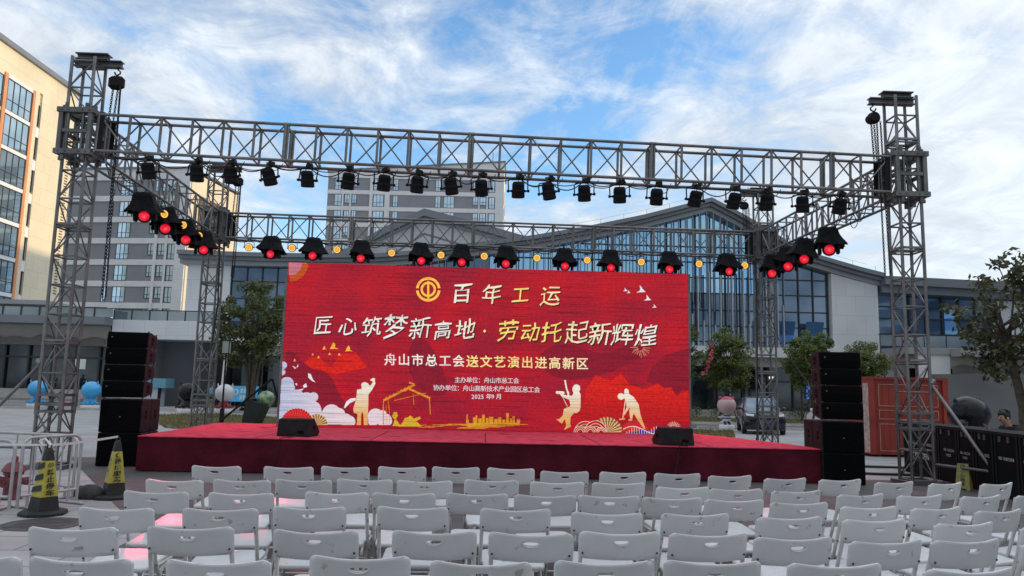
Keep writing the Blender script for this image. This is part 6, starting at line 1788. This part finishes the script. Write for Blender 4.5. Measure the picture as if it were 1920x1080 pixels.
# ------------------------------------------------------------------ ball figures on plinths
def figure(loc, rz, lab, c, top=None, body=None, plinth=True, r=.62, gloss=.3, legs=8, foot=None):
    t = empty('figure_sculpture', loc, rz); tag(t, lab, 'sculpture', 'round headed figures on plinths')
    z0 = .34
    if plinth:
        b = MB(); b.lathe([(.56, 0), (.58, .02), (.58, .30), (.56, .335)], 20); b.build('plinth', M['white'], t)
    r_ = r
    ms = mat('figure_paint', c, gloss, 0, .08, 2, spec=.25 if sum(c) < .1 else .5, coat=0 if sum(c) < .1 else .3)
    mb_ = mat('figure_body_paint', body or c, gloss + .1, 0, .08, 3)
    b = MB(); zb = z0 + .05
    b.lathe([(.30, zb + .02), (.26, zb + .25), (.20, zb + .48), (.24, zb + .62)], 16)
    b.build('torso', mb_, t)
    for k in range(legs):
        a = 2 * PI * k / legs + .3; c_, s_ = math.cos(a), math.sin(a)
        b = MB(); b.path([(c_ * .18, s_ * .18, zb + .34), (c_ * .30, s_ * .30, zb + .14), (c_ * .46, s_ * .46, zb + .03), (c_ * .58, s_ * .58, zb + .08), (c_ * .62, s_ * .62, zb + .16)], [.10, .10, .085, .06, .03], 8)
        b.build('arm', mb_, t)
    b = MB(); zc = z0 + .62 + r * .78
    b.ball((0, 0, zc), r, r, r * 1.02, 28, 18); hd = b.build('head', ms, t)
    if top:
        b = MB(); n = 28
        b.lathe([(r * 1.012 * math.cos(q), zc + r * .935 * math.sin(q)) for q in np.linspace(.62, 1.5707, 9)], 28); b.build('cap', mat('figure_cap_paint', top, .35, 0, .08, 3), t)
    t.scale = (.88, .88, .80)
    for s in (-1, 1):
        ks = .45 if r < .5 else 1
        b = MB(); b.path([(s * r * .62, 0, zc + r * .62), (s * r * (.62 + .16 * ks), 0, zc + r * (.72 + .20 * ks)), (s * r * (.62 + .12 * ks), 0, zc + r * (.76 + .36 * ks))], [.07, .045, .012], 8); b.build('horn', top and bpy.data.materials.get('figure_cap_paint') or ms, t)
    return t
figure((-27.1, 47.3, gz(47)), R(10), 'blue ball headed figure on a white plinth behind the left tower', (.05, .36, .72))
figure((-23.4, 46.3, gz(46)), R(-15), 'blue ball headed figure on a white plinth left of the speaker stack', (.05, .38, .75))
figure((-16.55, 43.2, gz(43)), R(20), 'glossy black ball headed figure beside the back left tower', (.012, .012, .014), gloss=.12)
figure((-14.95, 44.5, gz(44)), R(0), 'white speckled ball headed figure with dark red arms on a plinth', (.62, .63, .65), body=(.30, .02, .04))
figure((10.35, 16.1, 0), R(0), 'large glossy black ball headed figure behind the black trunks', (.008, .008, .012), plinth=True, r=.43, gloss=.22).scale = (.96, .96, .9)
ft = empty('figure_sculpture', (11.5, 36.2, gz(36.2)), R(8)); tag(ft, 'pink ball headed figure with red cap and blue striped shirt beside the parked car', 'sculpture', 'round headed figures on plinths')
b = MB(); b.lathe([(.36, 0), (.37, .02), (.37, .20), (.35, .22)], 20); b.build('plinth', M['white'], ft)
b = MB(); b.lathe([(.15, .38), (.20, .5), (.16, .66), (.12, .74)], 16); b.build('torso', mat('striped_shirt', (.6, .6, .63), .5), ft)
for z0, z1, r0, r1 in ((.50, .56, .203, .193), (.62, .68, .182, .160)):
    b = MB(); b.lathe([(r0, z0), (r1, z1)], 16); b.build('stripe', mat('navy_stripe', (.03, .03, .22), .5), ft)
for s in (-1, 1):
    b = MB(); b.path([(s * .09, 0, .42), (s * .10, -.02, .30), (s * .12, -.08, .24)], [.075, .07, .06], 8); b.build('leg', mat('navy_leg', (.02, .02, .14), .5), ft)
    b = MB(); b.path([(s * .16, 0, .62), (s * .28, 0, .56), (s * .42, 0, .58)], [.05, .045, .03], 8); b.build('arm', M['white'], ft)
    b = MB(); b.path([(s * .12, .02, .44), (s * .24, .04, .34), (s * .30, .05, .30)], [.05, .04, .025], 8); b.build('arm', M['white'], ft)
b = MB(); b.ball((0, 0, 1.13), .44, .44, .42, 28, 18); b.build('head', mat('pink_paint', (.55, .36, .36), .4, 0, .06, 2), ft)
b = MB(); b.lathe([(.445 * math.cos(q), 1.13 + .428 * math.sin(q)) for q in np.linspace(.72, 1.5707, 8)], 28); b.build('cap', mat('red_cap', (.42, .035, .07), .4), ft)
for s in (-1, 1):
    b = MB(); b.ball((s * .33, 0, 1.46), .08, .07, .09, 10, 8); b.build('ear', bpy.data.materials['red_cap'], ft)

# ------------------------------------------------------------------ car and scooter
M['car'] = mat('dark_car_paint', (.012, .014, .022), .22, .3, 0, coat=.7)
M['carglass'] = glass_mat('car_glass', (.10, .13, .18), .55, .04, (.2, .25, .3), 1.5)
M['chrome'] = mat('chrome', (.55, .55, .57), .18, .95)
M['tail'] = emis('headlamp', (.85, .88, 1), .45)
def car(loc, rz):
    t = empty('parked_car', loc, rz); tag(t, 'dark blue sport utility car parked facing the stage behind the back right tower', 'car')
    # stations along the length (y from front -2.2 to rear 2.2): half widths and heights
    secs = [(-2.20, .84, .26, .80), (-2.12, .90, .22, .93), (-1.75, .93, .24, 1.00), (-1.15, .93, .24, 1.06), (-.90, .93, .24, 1.09), (.9, .92, .28, 1.12), (1.7, .91, .30, 1.10), (2.1, .86, .36, 1.05), (2.2, .72, .45, .95)]
    vs = []; fs = []; n = 10
    for y, w, z0, z1 in secs:
        zm = z0 + (z1 - z0) * .55
        vs += [(-w * .86, y, z0), (-w * .97, y, z0 + .08), (-w, y, zm), (-w * .95, y, z1 - .06), (-w * .82, y, z1), (w * .82, y, z1), (w * .95, y, z1 - .06), (w, y, zm), (w * .97, y, z0 + .08), (w * .86, y, z0)]
    for k in range(len(secs) - 1):
        for i in range(n): fs.append((k * n + i, k * n + (i + 1) % n, (k + 1) * n + (i + 1) % n, (k + 1) * n + i))
    fs += [tuple(range(n)), tuple(range((len(secs) - 1) * n, len(secs) * n))]
    b = MB(); b.add(vs, fs, 0, True); bd = b.build('body', M['car'], t)
    # roof on pillars
    sec = [(-.15, .62, 1.64), (.4, .66, 1.69), (1.3, .65, 1.66), (1.75, .60, 1.58)]
    vs = []; fs = []
    for y, w, z in sec: vs += [(-w, y, z - .06), (-w * .8, y, z), (w * .8, y, z), (w, y, z - .06)]
    for k in range(3):
        for i in range(3): fs.append((k * 4 + i, k * 4 + i + 1, k * 4 + 5 + i, k * 4 + 4 + i))
    b = MB(); b.add(vs, fs, 0, True)
    for s in (-1, 1):
        b.tube((s * .80, -1.02, 1.05), (s * .61, -.15, 1.60), .045, 6); b.tube((s * .86, .45, 1.1), (s * .655, .45, 1.63), .04, 6); b.tube((s * .82, 2.05, 1.05), (s * .60, 1.75, 1.53), .06, 6)
    b.build('roof', M['car'], t)
    def quad(pts, nm, m): b = MB(); b.add(pts, [tuple(range(len(pts)))]); return b.build(nm, m, t)
    quad([(-.80, -1.0, 1.06), (.80, -1.0, 1.06), (.60, -.15, 1.61), (-.60, -.15, 1.61)], 'windscreen', M['carglass'])
    quad([(-.80, 2.05, 1.06), (.80, 2.05, 1.06), (.58, 1.75, 1.54), (-.58, 1.75, 1.54)], 'rear_window', M['carglass'])
    for s in (-1, 1):
        quad([(s * .875, -.95, 1.08), (s * .885, .42, 1.10), (s * .66, .42, 1.62), (s * .62, -.15, 1.58)], 'side_window', M['carglass'])
        quad([(s * .885, .48, 1.10), (s * .84, 2.0, 1.06), (s * .61, 1.72, 1.53), (s * .66, .48, 1.62)], 'side_window', M['carglass'])
        b = MB(); b.ball((s * 1.0, -.85, 1.14), .10, .07, .075, 10, 8); b.tube((s * .86, -.85, 1.10), (s * .98, -.85, 1.12), .02, 6); b.build('wing_mirror', M['car'], t)
        b = MB(); b.prism([(s * .42, .80), (s * .80, .84), (s * .82, .93), (s * .48, .90)], -2.20, -2.02, 'xz'); b.build('headlight', M['tail'], t)
        for y in (-1.42, 1.40):
            b = MB(); b.lathe([(.20, -.10), (.31, -.10), (.34, -.07), (.34, .07), (.31, .10), (.20, .10)], 22, (s * .835, y, .34), (0, PI / 2, 0)); w = b.build('wheel', M['rubber'], t)
            b = MB(); b.lathe([(1e-4, .115), (.20, .10), (.22, .112)], 18, (s * .835, y, .34), (0, s * PI / 2, 0)); b.build('rim', M['chrome'], w)
        b = MB(); b.tube((s * .56, -.05, 1.71), (s * .56, 1.5, 1.71), .018, 6); b.build('roof_rail', M['chrome'], t)
    b = MB(); b.box(-.46, .46, -2.215, -2.10, .70, .86); b.build('grille', M['hole'], t)
    b = MB()
    for z in (.74, .81, .86): b.box(-.50, .50, -2.235, -2.216, z, z + .014)
    b.split('grille_bar', M['chrome'], t)
    b = MB(); b.path([(.06 * math.cos(a), -2.245, .79 + .06 * math.sin(a)) for a in np.arange(0, 6.28, .4)], .008, 5, closed=True)
    b.path([(-.035, -2.245, .825), (-.012, -2.245, .79), (.012, -2.245, .79), (.035, -2.245, .825)], .006, 4); b.path([(-.04, -2.245, .785), (-.02, -2.245, .75), (0, -2.245, .785), (.02, -2.245, .75), (.04, -2.245, .785)], .006, 4)
    b.build('badge', M['chrome'], t)
    b = MB(); b.box(-.22, .22, -2.25, -2.20, .52, .65); b.build('number_plate', mat('blue_plate', (.03, .09, .42), .4), t)
    b = MB(); b.box(-.72, .72, -2.19, -2.0, .34, .50); b.box(-.80, -.5, -2.18, -2.02, .52, .62); b.box(.5, .80, -2.18, -2.02, .52, .62); b.split('bumper_intake', M['hole'], t)
    return t
car((12.0, 33.2, gz(33)), R(-14)).scale = (.92, .92, .94)

def scooter(loc, rz):
    t = empty('scooter', loc, rz); tag(t, 'white motor scooter parked facing the stage by the right speaker stack', 'scooter')
    for y in (-.62, .58):
        b = MB(); b.lathe([(.13, -.055), (.21, -.05), (.235, 0), (.21, .05), (.13, .055)], 18, (0, y, .235), (0, PI / 2, 0)); w = b.build('wheel', M['rubber'], t)
        b = MB(); b.lathe([(1e-4, .03), (.13, .03), (.13, -.03), (1e-4, -.03)], 14, (0, y, .235), (0, PI / 2, 0)); b.build('rim', M['chrome'], w)
    wh = mat('scooter_white', (.66, .66, .66), .3, coat=.4)
    b = MB(); b.prism([(-.30, .40), (-.16, .20), (.16, .20), (.30, .40), (.26, .80), (.14, .95), (-.14, .95), (-.26, .80)], -.50, -.42, 'xz'); b.build('leg_shield', wh, t)
    b = MB(); b.rbox(-.14, .14, -.4, .2, .26, .34, .02); b.build('footboard', M['black'], t)
    b = MB(); b.rbox(-.17, .17, .1, .95, .34, .70, .06); b.build('rear_body', wh, t)
    b = MB(); b.rbox(-.15, .15, .08, .92, .70, .80, .04); b.build('seat', M['black'], t)
    b = MB(); b.tube((0, -.60, .26), (0, -.44, .95), .03, 8); b.tube((0, -.44, .95), (0, -.40, 1.05), .025, 8); b.build('fork', M['black'], t)
    b = MB(); b.path([(-.34, -.30, 1.06), (-.15, -.40, 1.05), (.15, -.40, 1.05), (.34, -.30, 1.06)], .018, 6); b.build('handlebar', M['black'], t)
    b = MB(); b.rbox(-.12, .12, -.56, -.38, .96, 1.10, .03); b.build('headlamp_cowl', wh, t)
    b = MB(); b.lathe([(1e-4, .01), (.06, .0), (.065, -.02)], 12, (0, -.555, 1.03), (PI / 2, 0, 0)); b.build('headlight', M['chrome'], t)
    b = MB(); b.prism([(-.08, .43), (.08, .43), (.07, .50), (-.07, .50)], -.85, -.5, 'xz'); b.build('mudguard', M['black'], t)
    for s in (-1, 1):
        b = MB(); b.tube((s * .2, -.38, 1.06), (s * .30, -.40, 1.24), .008, 5); b.ball((s * .33, -.40, 1.26), .06, .015, .04, 10, 6); b.build('mirror', M['black'], t)
scooter((14.75, 34.0, gz(34)), R(-27))

# ------------------------------------------------------------------ street furniture at the back
def bin_():
    t = empty('wheeled_bin', (-8.6, 28.6, gz(28.6)), R(-12)); t.rotation_euler = (0, R(16), R(-10))
    tag(t, 'dark green wheeled bin tilted over behind the left of the screen', 'bin')
    gm = mat('dark_green_plastic', (.012, .018, .018), .45, 0, .2, 4)
    b = MB(); b.add([(-.25, -.27, .06), (.25, -.27, .06), (.25, .27, .06), (-.25, .27, .06), (-.33, -.36, 1.02), (.33, -.36, 1.02), (.33, .36, 1.02), (-.33, .36, 1.02), (-.29, -.32, 1.02), (.29, -.32, 1.02), (.29, .32, 1.02), (-.29, .32, 1.02), (-.25, -.27, .4), (.25, -.27, .4), (.25, .27, .4), (-.25, .27, .4)],
                    [(3, 2, 1, 0), (0, 1, 5, 4), (1, 2, 6, 5), (2, 3, 7, 6), (3, 0, 4, 7), (4, 5, 9, 8), (5, 6, 10, 9), (6, 7, 11, 10), (7, 4, 8, 11), (8, 9, 13, 12), (9, 10, 14, 13), (10, 11, 15, 14), (11, 8, 12, 15), (12, 13, 14, 15)])
    b.build('body', gm, t)
    b = MB(); b.path([(-.36, -.39, 1.0), (.36, -.39, 1.0), (.36, .39, 1.0), (-.36, .39, 1.0)], .03, 6, closed=True); b.build('rim', gm, t)
    b = MB(); b.tube((-.25, .42, .96), (.25, .42, .96), .02, 6); b.build('handle', gm, t)
    for s in (-1, 1):
        b = MB(); b.lathe([(.02, -.03), (.10, -.03), (.10, .03), (.02, .03)], 14, (s * .22, .26, .10), (0, PI / 2, 0)); b.build('wheel', M['rubber'], t)
bin_()
def bag(loc):
    r = random.Random(5); b = MB(); b.ball((0, 0, .28), .33, .28, .30, 18, 12)
    b.v = [(x * (1 + r.uniform(-.05, .05)) * (1 - .35 * max(0, z - .45)), y * (1 + r.uniform(-.05, .05)), z + r.uniform(-.015, .02)) for x, y, z in b.v]
    o = b.build('rubbish_bag', mat('green_patterned_bag', (.03, .13, .06), .35, 0, .3, 5, c2=(.36, .50, .30))); o.location = loc
    tag(o, 'green and white patterned bag sitting in the tilted bin', 'bag')
bag((-8.12, 28.7, .62))
def lamp(x, y):
    t = empty('lamp_post', (x, y, gz(y))); tag(t, 'slim black lamp post with a boxy glass lantern left of the tree', 'lamp post')
    z = 2.70
    b = MB(); b.lathe([(.085, 0), (.09, .02), (.085, .62), (.05, .66), (.035, .7), (.032, z)], 12); b.build('post', M['black'], t)
    b = MB(); b.box(-.15, .15, -.15, .15, z + .02, z + .05); b.box(-.17, .17, -.17, .17, z + .53, z + .57); b.split('lantern_frame', M['black'], t)
    b = MB()
    for sx in (-1, 1):
        for sy in (-1, 1): b.box(sx * .14 - .012, sx * .14 + .012, sy * .14 - .012, sy * .14 + .012, z + .051, z + .529)
    b.split('lantern_bar', M['black'], t)
    b = MB(); b.box(-.125, .125, -.125, .125, z + .052, z + .528); b.build('lantern_glass', mat('frosted_glass', (.30, .32, .31), .3, 0, .2, 5), t)
lamp(-10.0, 29.6)
def aboard(x, y):
    t = empty('notice_board', (x, y, gz(y)), R(-8)); tag(t, 'light blue notice board with white writing on an easel behind the bin', 'notice board')
    b = MB(); b.M = Matrix.Rotation(R(-14), 4, 'X'); b.box(-1.0, 1.0, -.03, .03, .55, 1.65); b.build('panel', mat('sky_blue_board', (.06, .40, .68), .5), t)
    b = MB(); b.M = Matrix.Rotation(R(-14), 4, 'X')
    for s in (-1, 1): b.tube((s * .8, .05, .6), (s * .9, -.05, -.05), .025, 6); b.tube((s * .8, .05, 1.2), (s * .85, .9, .25), .02, 6)
    b.build('easel', M['alu'], t)
    b = MB(); b.M = Matrix.Rotation(R(-14), 4, 'X')
    b.path([(-.62 + .19 * math.cos(a), -.036, 1.2 + .19 * math.sin(a)) for a in np.arange(0, 6.28, .35)], .035, 4, closed=True)
    for z, x0, n in ((1.30, -.25, 5), (.82, -.25, 4)):
        for k in range(n):
            xx = x0 + k * .225
            for q in range(3): b.box(xx, xx + .17, -.036, -.031, z - .11 + q * .10, z - .06 + q * .10)
            b.box(xx + .06, xx + .10, -.0365, -.0312, z - .12, z + .17)
    b.build('lettering', M['white'], t)
aboard(-16.8, 53.5)
def tall_sign(x, y):
    t = empty('sign_post', (x, y, gz(y))); tag(t, 'white square sign on a thin grey pole by the left shops', 'sign')
    b = MB(); b.tube((0, 0, 0), (0, 0, 3.0), .04, 8); b.build('pole', M['alu'], t)
    b = MB(); b.box(-.32, .34, -.07, -.045, 2.45, 3.1); b.build('panel', M['white'], t)
tall_sign(-26.1, 50)
def stall(x, y):
    t = empty('market_counter', (x, y, gz(y)), R(0)); tag(t, 'light blue counter standing in the shaded recess on the left', 'counter')
    lb = mat('pale_blue_paint', (.15, .36, .48), .5, 0, .1, 1); pb = mat('white_blue_paint', (.48, .56, .62), .5)
    b = MB(); b.box(-1.3, 2.0, 0, 1.6, 1.35, 2.05); b.build('canopy', lb, t)
    b = MB(); b.box(-1.25, 1.4, .2, 1.5, -.1, 1.346); b.build('cabinet', pb, t)
    b = MB(); b.prism([(-1.26, -.1), (1.6, -.1), (1.6, .25), (.6, .42), (-.3, .35), (-1.26, .5)], .19, .14, 'xz'); b.build('painted_wave', lb, t)
    b = MB(); b.box(1.45, 1.6, .1, .3, -.1, 1.346); b.build('post', M['black'], t)
stall(-25.5, 57.0)
b = MB(); b.M = Matrix.Rotation(R(2), 4, 'Y'); b.box(-.12, .12, -.03, .03, 1.2, 5.2); b.tube((0, 0, 0), (0, 0, 1.2), .05, 8)
o = b.build('banner', M['white']); o.location = (-19.4, 57.0, gz(57)); tag(o, 'narrow white upright banner in front of the dark wall behind the lamp post', 'banner')
b = MB(); r = random.Random(8)
for k in range(5): b.path([(-.2 + .08 * k, 0, 0), (-.1 + .06 * k, .05, .25), (.05 * k, .1 * r.random(), .1 * r.random() + .02)], [.05, .07, .03], 6)
o = b.build('black_sacks', M['fabric']); o.location = (-14.2, 46.4, gz(46)); o.scale = (2.6, 1.2, 1.1); tag(o, 'heap of black sacks lying by the road below the blue notice board', 'sacks')
b = MB(); b.path([(0, 0, 0), (2.0, -.1, 1.75)], .035, 6); b.path([(2.3, 1.0, 0), (2.0, -.1, 1.75)], .035, 6)
o = b.build('screen_stay', M['black']); o.location = (-8.75, 24.5, gz(24.5)); tag(o, 'slanting black stay bar by the tilted bin behind the stage', 'stay bar')

# ------------------------------------------------------------------ trees
M['bark'] = mat('bark', (.085, .066, .050), .9, 0, .3, 8, .5, 40)
def leaf_mat(name, c, c2):
    m = bpy.data.materials.new(name); m.use_nodes = True; nt = m.node_tree; b = nt.nodes['Principled BSDF']
    b.inputs['Roughness'].default_value = .5; b.inputs['Specular IOR Level'].default_value = .35
    g_ = nt.nodes.new('ShaderNodeNewGeometry'); r = nt.nodes.new('ShaderNodeValToRGB')
    e = r.color_ramp.elements; e[0].color = (*c, 1); e[1].color = (*c2, 1)
    nt.links.new(g_.outputs['Random Per Island'], r.inputs[0]); nt.links.new(r.outputs[0], b.inputs['Base Color'])
    tr = nt.nodes.new('ShaderNodeBsdfTranslucent'); nt.links.new(r.outputs[0], tr.inputs['Color'])
    ms = nt.nodes.new('ShaderNodeMixShader'); ms.inputs[0].default_value = .28
    nt.links.new(b.outputs[0], ms.inputs[1]); nt.links.new(tr.outputs[0], ms.inputs[2])
    nt.links.new(ms.outputs[0], nt.nodes['Material Output'].inputs['Surface'])
    return m
M['leaf_g'] = leaf_mat('green_leaves', (.060, .095, .022), (.20, .24, .060))
M['leaf_d'] = leaf_mat('dark_leaves', (.050, .072, .024), (.17, .19, .075))
M['leaf_o'] = leaf_mat('olive_leaves', (.026, .034, .014), (.13, .125, .045))
def leaves(b, c, rad, n, size, r, squash=.8):
    for _ in range(n):
        while True:
            p = Vector((r.uniform(-1, 1), r.uniform(-1, 1), r.uniform(-1, 1)))
            if p.length < 1: break
        p = Vector((p.x * rad, p.y * rad, p.z * rad * squash)) + c
        d = Vector((r.gauss(0, 1), r.gauss(0, 1), r.gauss(-.3, .7))).normalized(); u = d.orthogonal().normalized()
        u = (u + d.cross(u) * r.uniform(-1, 1)).normalized()
        s = size * r.uniform(.6, 1.25); w = s * .30
        tip = p + d * s; m1 = p + d * s * .45 + u * w; m2 = p + d * s * .45 - u * w
        b.add([tuple(p), tuple(m1), tuple(tip), tuple(m2)], [(0, 1, 2, 3)])
def tree(loc, lab, h, cz, rx, rz_, nclump, nleaf, lsize, lm, seed, trunk_r=.09, stems=1, crad=.34, stakes=False, group='trees behind the stage', off=(0, 0), gapy=1.0):
    r = random.Random(seed); t = empty('tree', loc); tag(t, lab, 'tree', group)
    tops = []
    bt = MB(); fork = cz - rz_ * .75
    for s in range(stems):
        a = 2 * PI * s / max(1, stems) + .5; sp = .0 if stems == 1 else .32
        bx, by = (.12 * math.cos(a) if stems > 1 else 0), (.12 * math.sin(a) if stems > 1 else 0)
        pts = [(bx, by, -.05), (bx * 1.3 + r.uniform(-.05, .05), by * 1.3, fork * .5), (sp * math.cos(a) + off[0] * .3, sp * math.sin(a), fork), (sp * 1.9 * math.cos(a) + off[0] * .7, sp * 1.9 * math.sin(a), cz + rz_ * .2)]
        bt.path(pts, [trunk_r * 1.25, trunk_r, trunk_r * .8, trunk_r * .3], 8); tops.append(pts)
    bt.build('trunk', M['bark'], t)
    bl = MB(); bf = MB()
    for k in range(nclump):
        while True:
            p = Vector((r.uniform(-1, 1), r.uniform(-1, 1), r.uniform(-1, 1)))
            if .35 < p.length < 1: break
        # fuller at the middle heights, thinner at the top and ragged at the edge
        c = Vector((p.x * rx * (1 - .25 * max(0, p.z)) + off[0], p.y * rx + off[1], cz + p.z * rz_))
        cr = crad * r.uniform(.6, 1.25)
        leaves(bf, c, cr, int(nleaf * r.uniform(.5, 1.3)), lsize, r)
        if r.random() < .75:
            s = tops[k % stems]; q = Vector(s[2]).lerp(Vector(s[3]), r.uniform(0, .9))
            mid = q.lerp(c, .5) + Vector((r.uniform(-.1, .1), r.uniform(-.1, .1), r.uniform(-.15, .1)))
            bl.path([q, mid, c], [trunk_r * .34, trunk_r * .2, trunk_r * .08], 5)
    bl.build('limb', M['bark'], t); bf.build('crown', M[lm], t, fix=False)
    if stakes:
        for k in range(3):
            a = 2 * PI * k / 3 + .4; b = MB(); b.tube((math.cos(a) * .75, math.sin(a) * .75, 0), (math.cos(a) * .1, math.sin(a) * .1, 1.7), .035, 6); b.build('stake', M['bark'], t)
    return t
tree((-12.1, 40, gz(40)), 'dark multi stemmed tree just left of the red screen', 7.2, 4.8, 1.9, 2.6, 115, 110, .17, 'leaf_d', 3, .10, 4, .42)
tree((16.0, 50, gz(50)), 'bushy green tree on stakes just left of the back right tower', 6, 3.85, 1.65, 2.2, 105, 130, .16, 'leaf_g', 5, .10, 1, .36, True)
tree((21.6, 50, gz(50)), 'bushy green tree on stakes behind the right speaker stack', 6.3, 4.0, 1.75, 2.25, 110, 130, .16, 'leaf_g', 6, .10, 1, .37, True)
tree((25.6, 51, gz(51)), 'smaller green tree rising behind the orange container', 5.4, 3.7, 1.9, 1.75, 90, 130, .16, 'leaf_g', 9, .09, 1, .36, True)
tree((23.4, 56, gz(56)), 'small green tree farther back between two bushier trees', 5.4, 3.6, 1.2, 1.4, 36, 100, .15, 'leaf_d', 19, .08, 1, .36)
tree((12.4, 48, gz(48)), 'dark tree mostly hidden by the right edge of the red screen', 7, 4.7, 1.3, 2.4, 60, 95, .16, 'leaf_d', 12, .10, 2, .38)
tree((15.6, 21.5, gz(21)), 'big loose leaved tree leaning in at the right edge', 6, 4.05, 1.8, 1.85, 80, 40, .21, 'leaf_o', 14, .13, 3, .30, off=(-.1, 0))
b = MB(); r = random.Random(2)
for k in range(420): leaves(b, Vector((r.uniform(11, 42), 58.6 + r.uniform(-.4, .5), -.3 + r.uniform(0, .55))), .28, 8, .16, r)
tag(b.build('hedge', M['leaf_d'], fix=False), 'low dark green hedge along the garden wall', 'hedge', kind='stuff')
b = MB(); r = random.Random(6)
for k in range(46):
    u = k / 46; z = 4.4 - 1.9 * u; x = 13.35 - .55 * u * u
    leaves(b, Vector((x, 44.5, z)), .12, 4, .13, r)
tag(b.build('ribbon_streamer', mat('pink_ribbon', (.55, .06, .12), .6), fix=False), 'pink red ribbon streamer hanging in the tree beside the screen', 'streamer')
# grass: short blades over the lawns
b = MB(); r = random.Random(31)
def blades(poly, n):
    xs = [p[0] for p in poly]; ys = [p[1] for p in poly]; k = 0
    while k < n:
        x, y = r.uniform(min(xs), max(xs)), r.uniform(min(ys), max(ys)); ins = False
        for (x0, y0), (x1, y1) in zip(poly, poly[1:] + poly[:1]):
            if (y0 > y) != (y1 > y) and x < (x1 - x0) * (y - y0) / (y1 - y0) + x0: ins = not ins
        if not ins: continue
        k += 1; a = r.uniform(0, PI); s = r.uniform(.05, .12); z = gz(y) + .01
        b.add([(x - .03 * math.cos(a), y - .03 * math.sin(a), z), (x + .03 * math.cos(a), y + .03 * math.sin(a), z), (x + r.uniform(-.05, .05), y + r.uniform(-.05, .05), z + s)], [(0, 1, 2)])
blades([(-16.6, 39), (-14.2, 33.4), (-11.2, 27.4), (-7.5, 24), (-5.5, 32), (-10.4, 39), (-15.1, 43)], 7000)
blades([(2, 33.2), (2.6, 26.5), (9.4, 28.6), (11.2, 34.4), (6, 35.2)], 4500)
blades([(10.6, 43.0), (34, 43.0), (40, 59.0), (10, 59.0)], 9000)
tag(b.build('grass', leaf_mat('grass_blades', (.12, .115, .045), (.30, .25, .115)), fix=False), 'short dry grass on the lawns behind the stage', 'grass', kind='stuff')
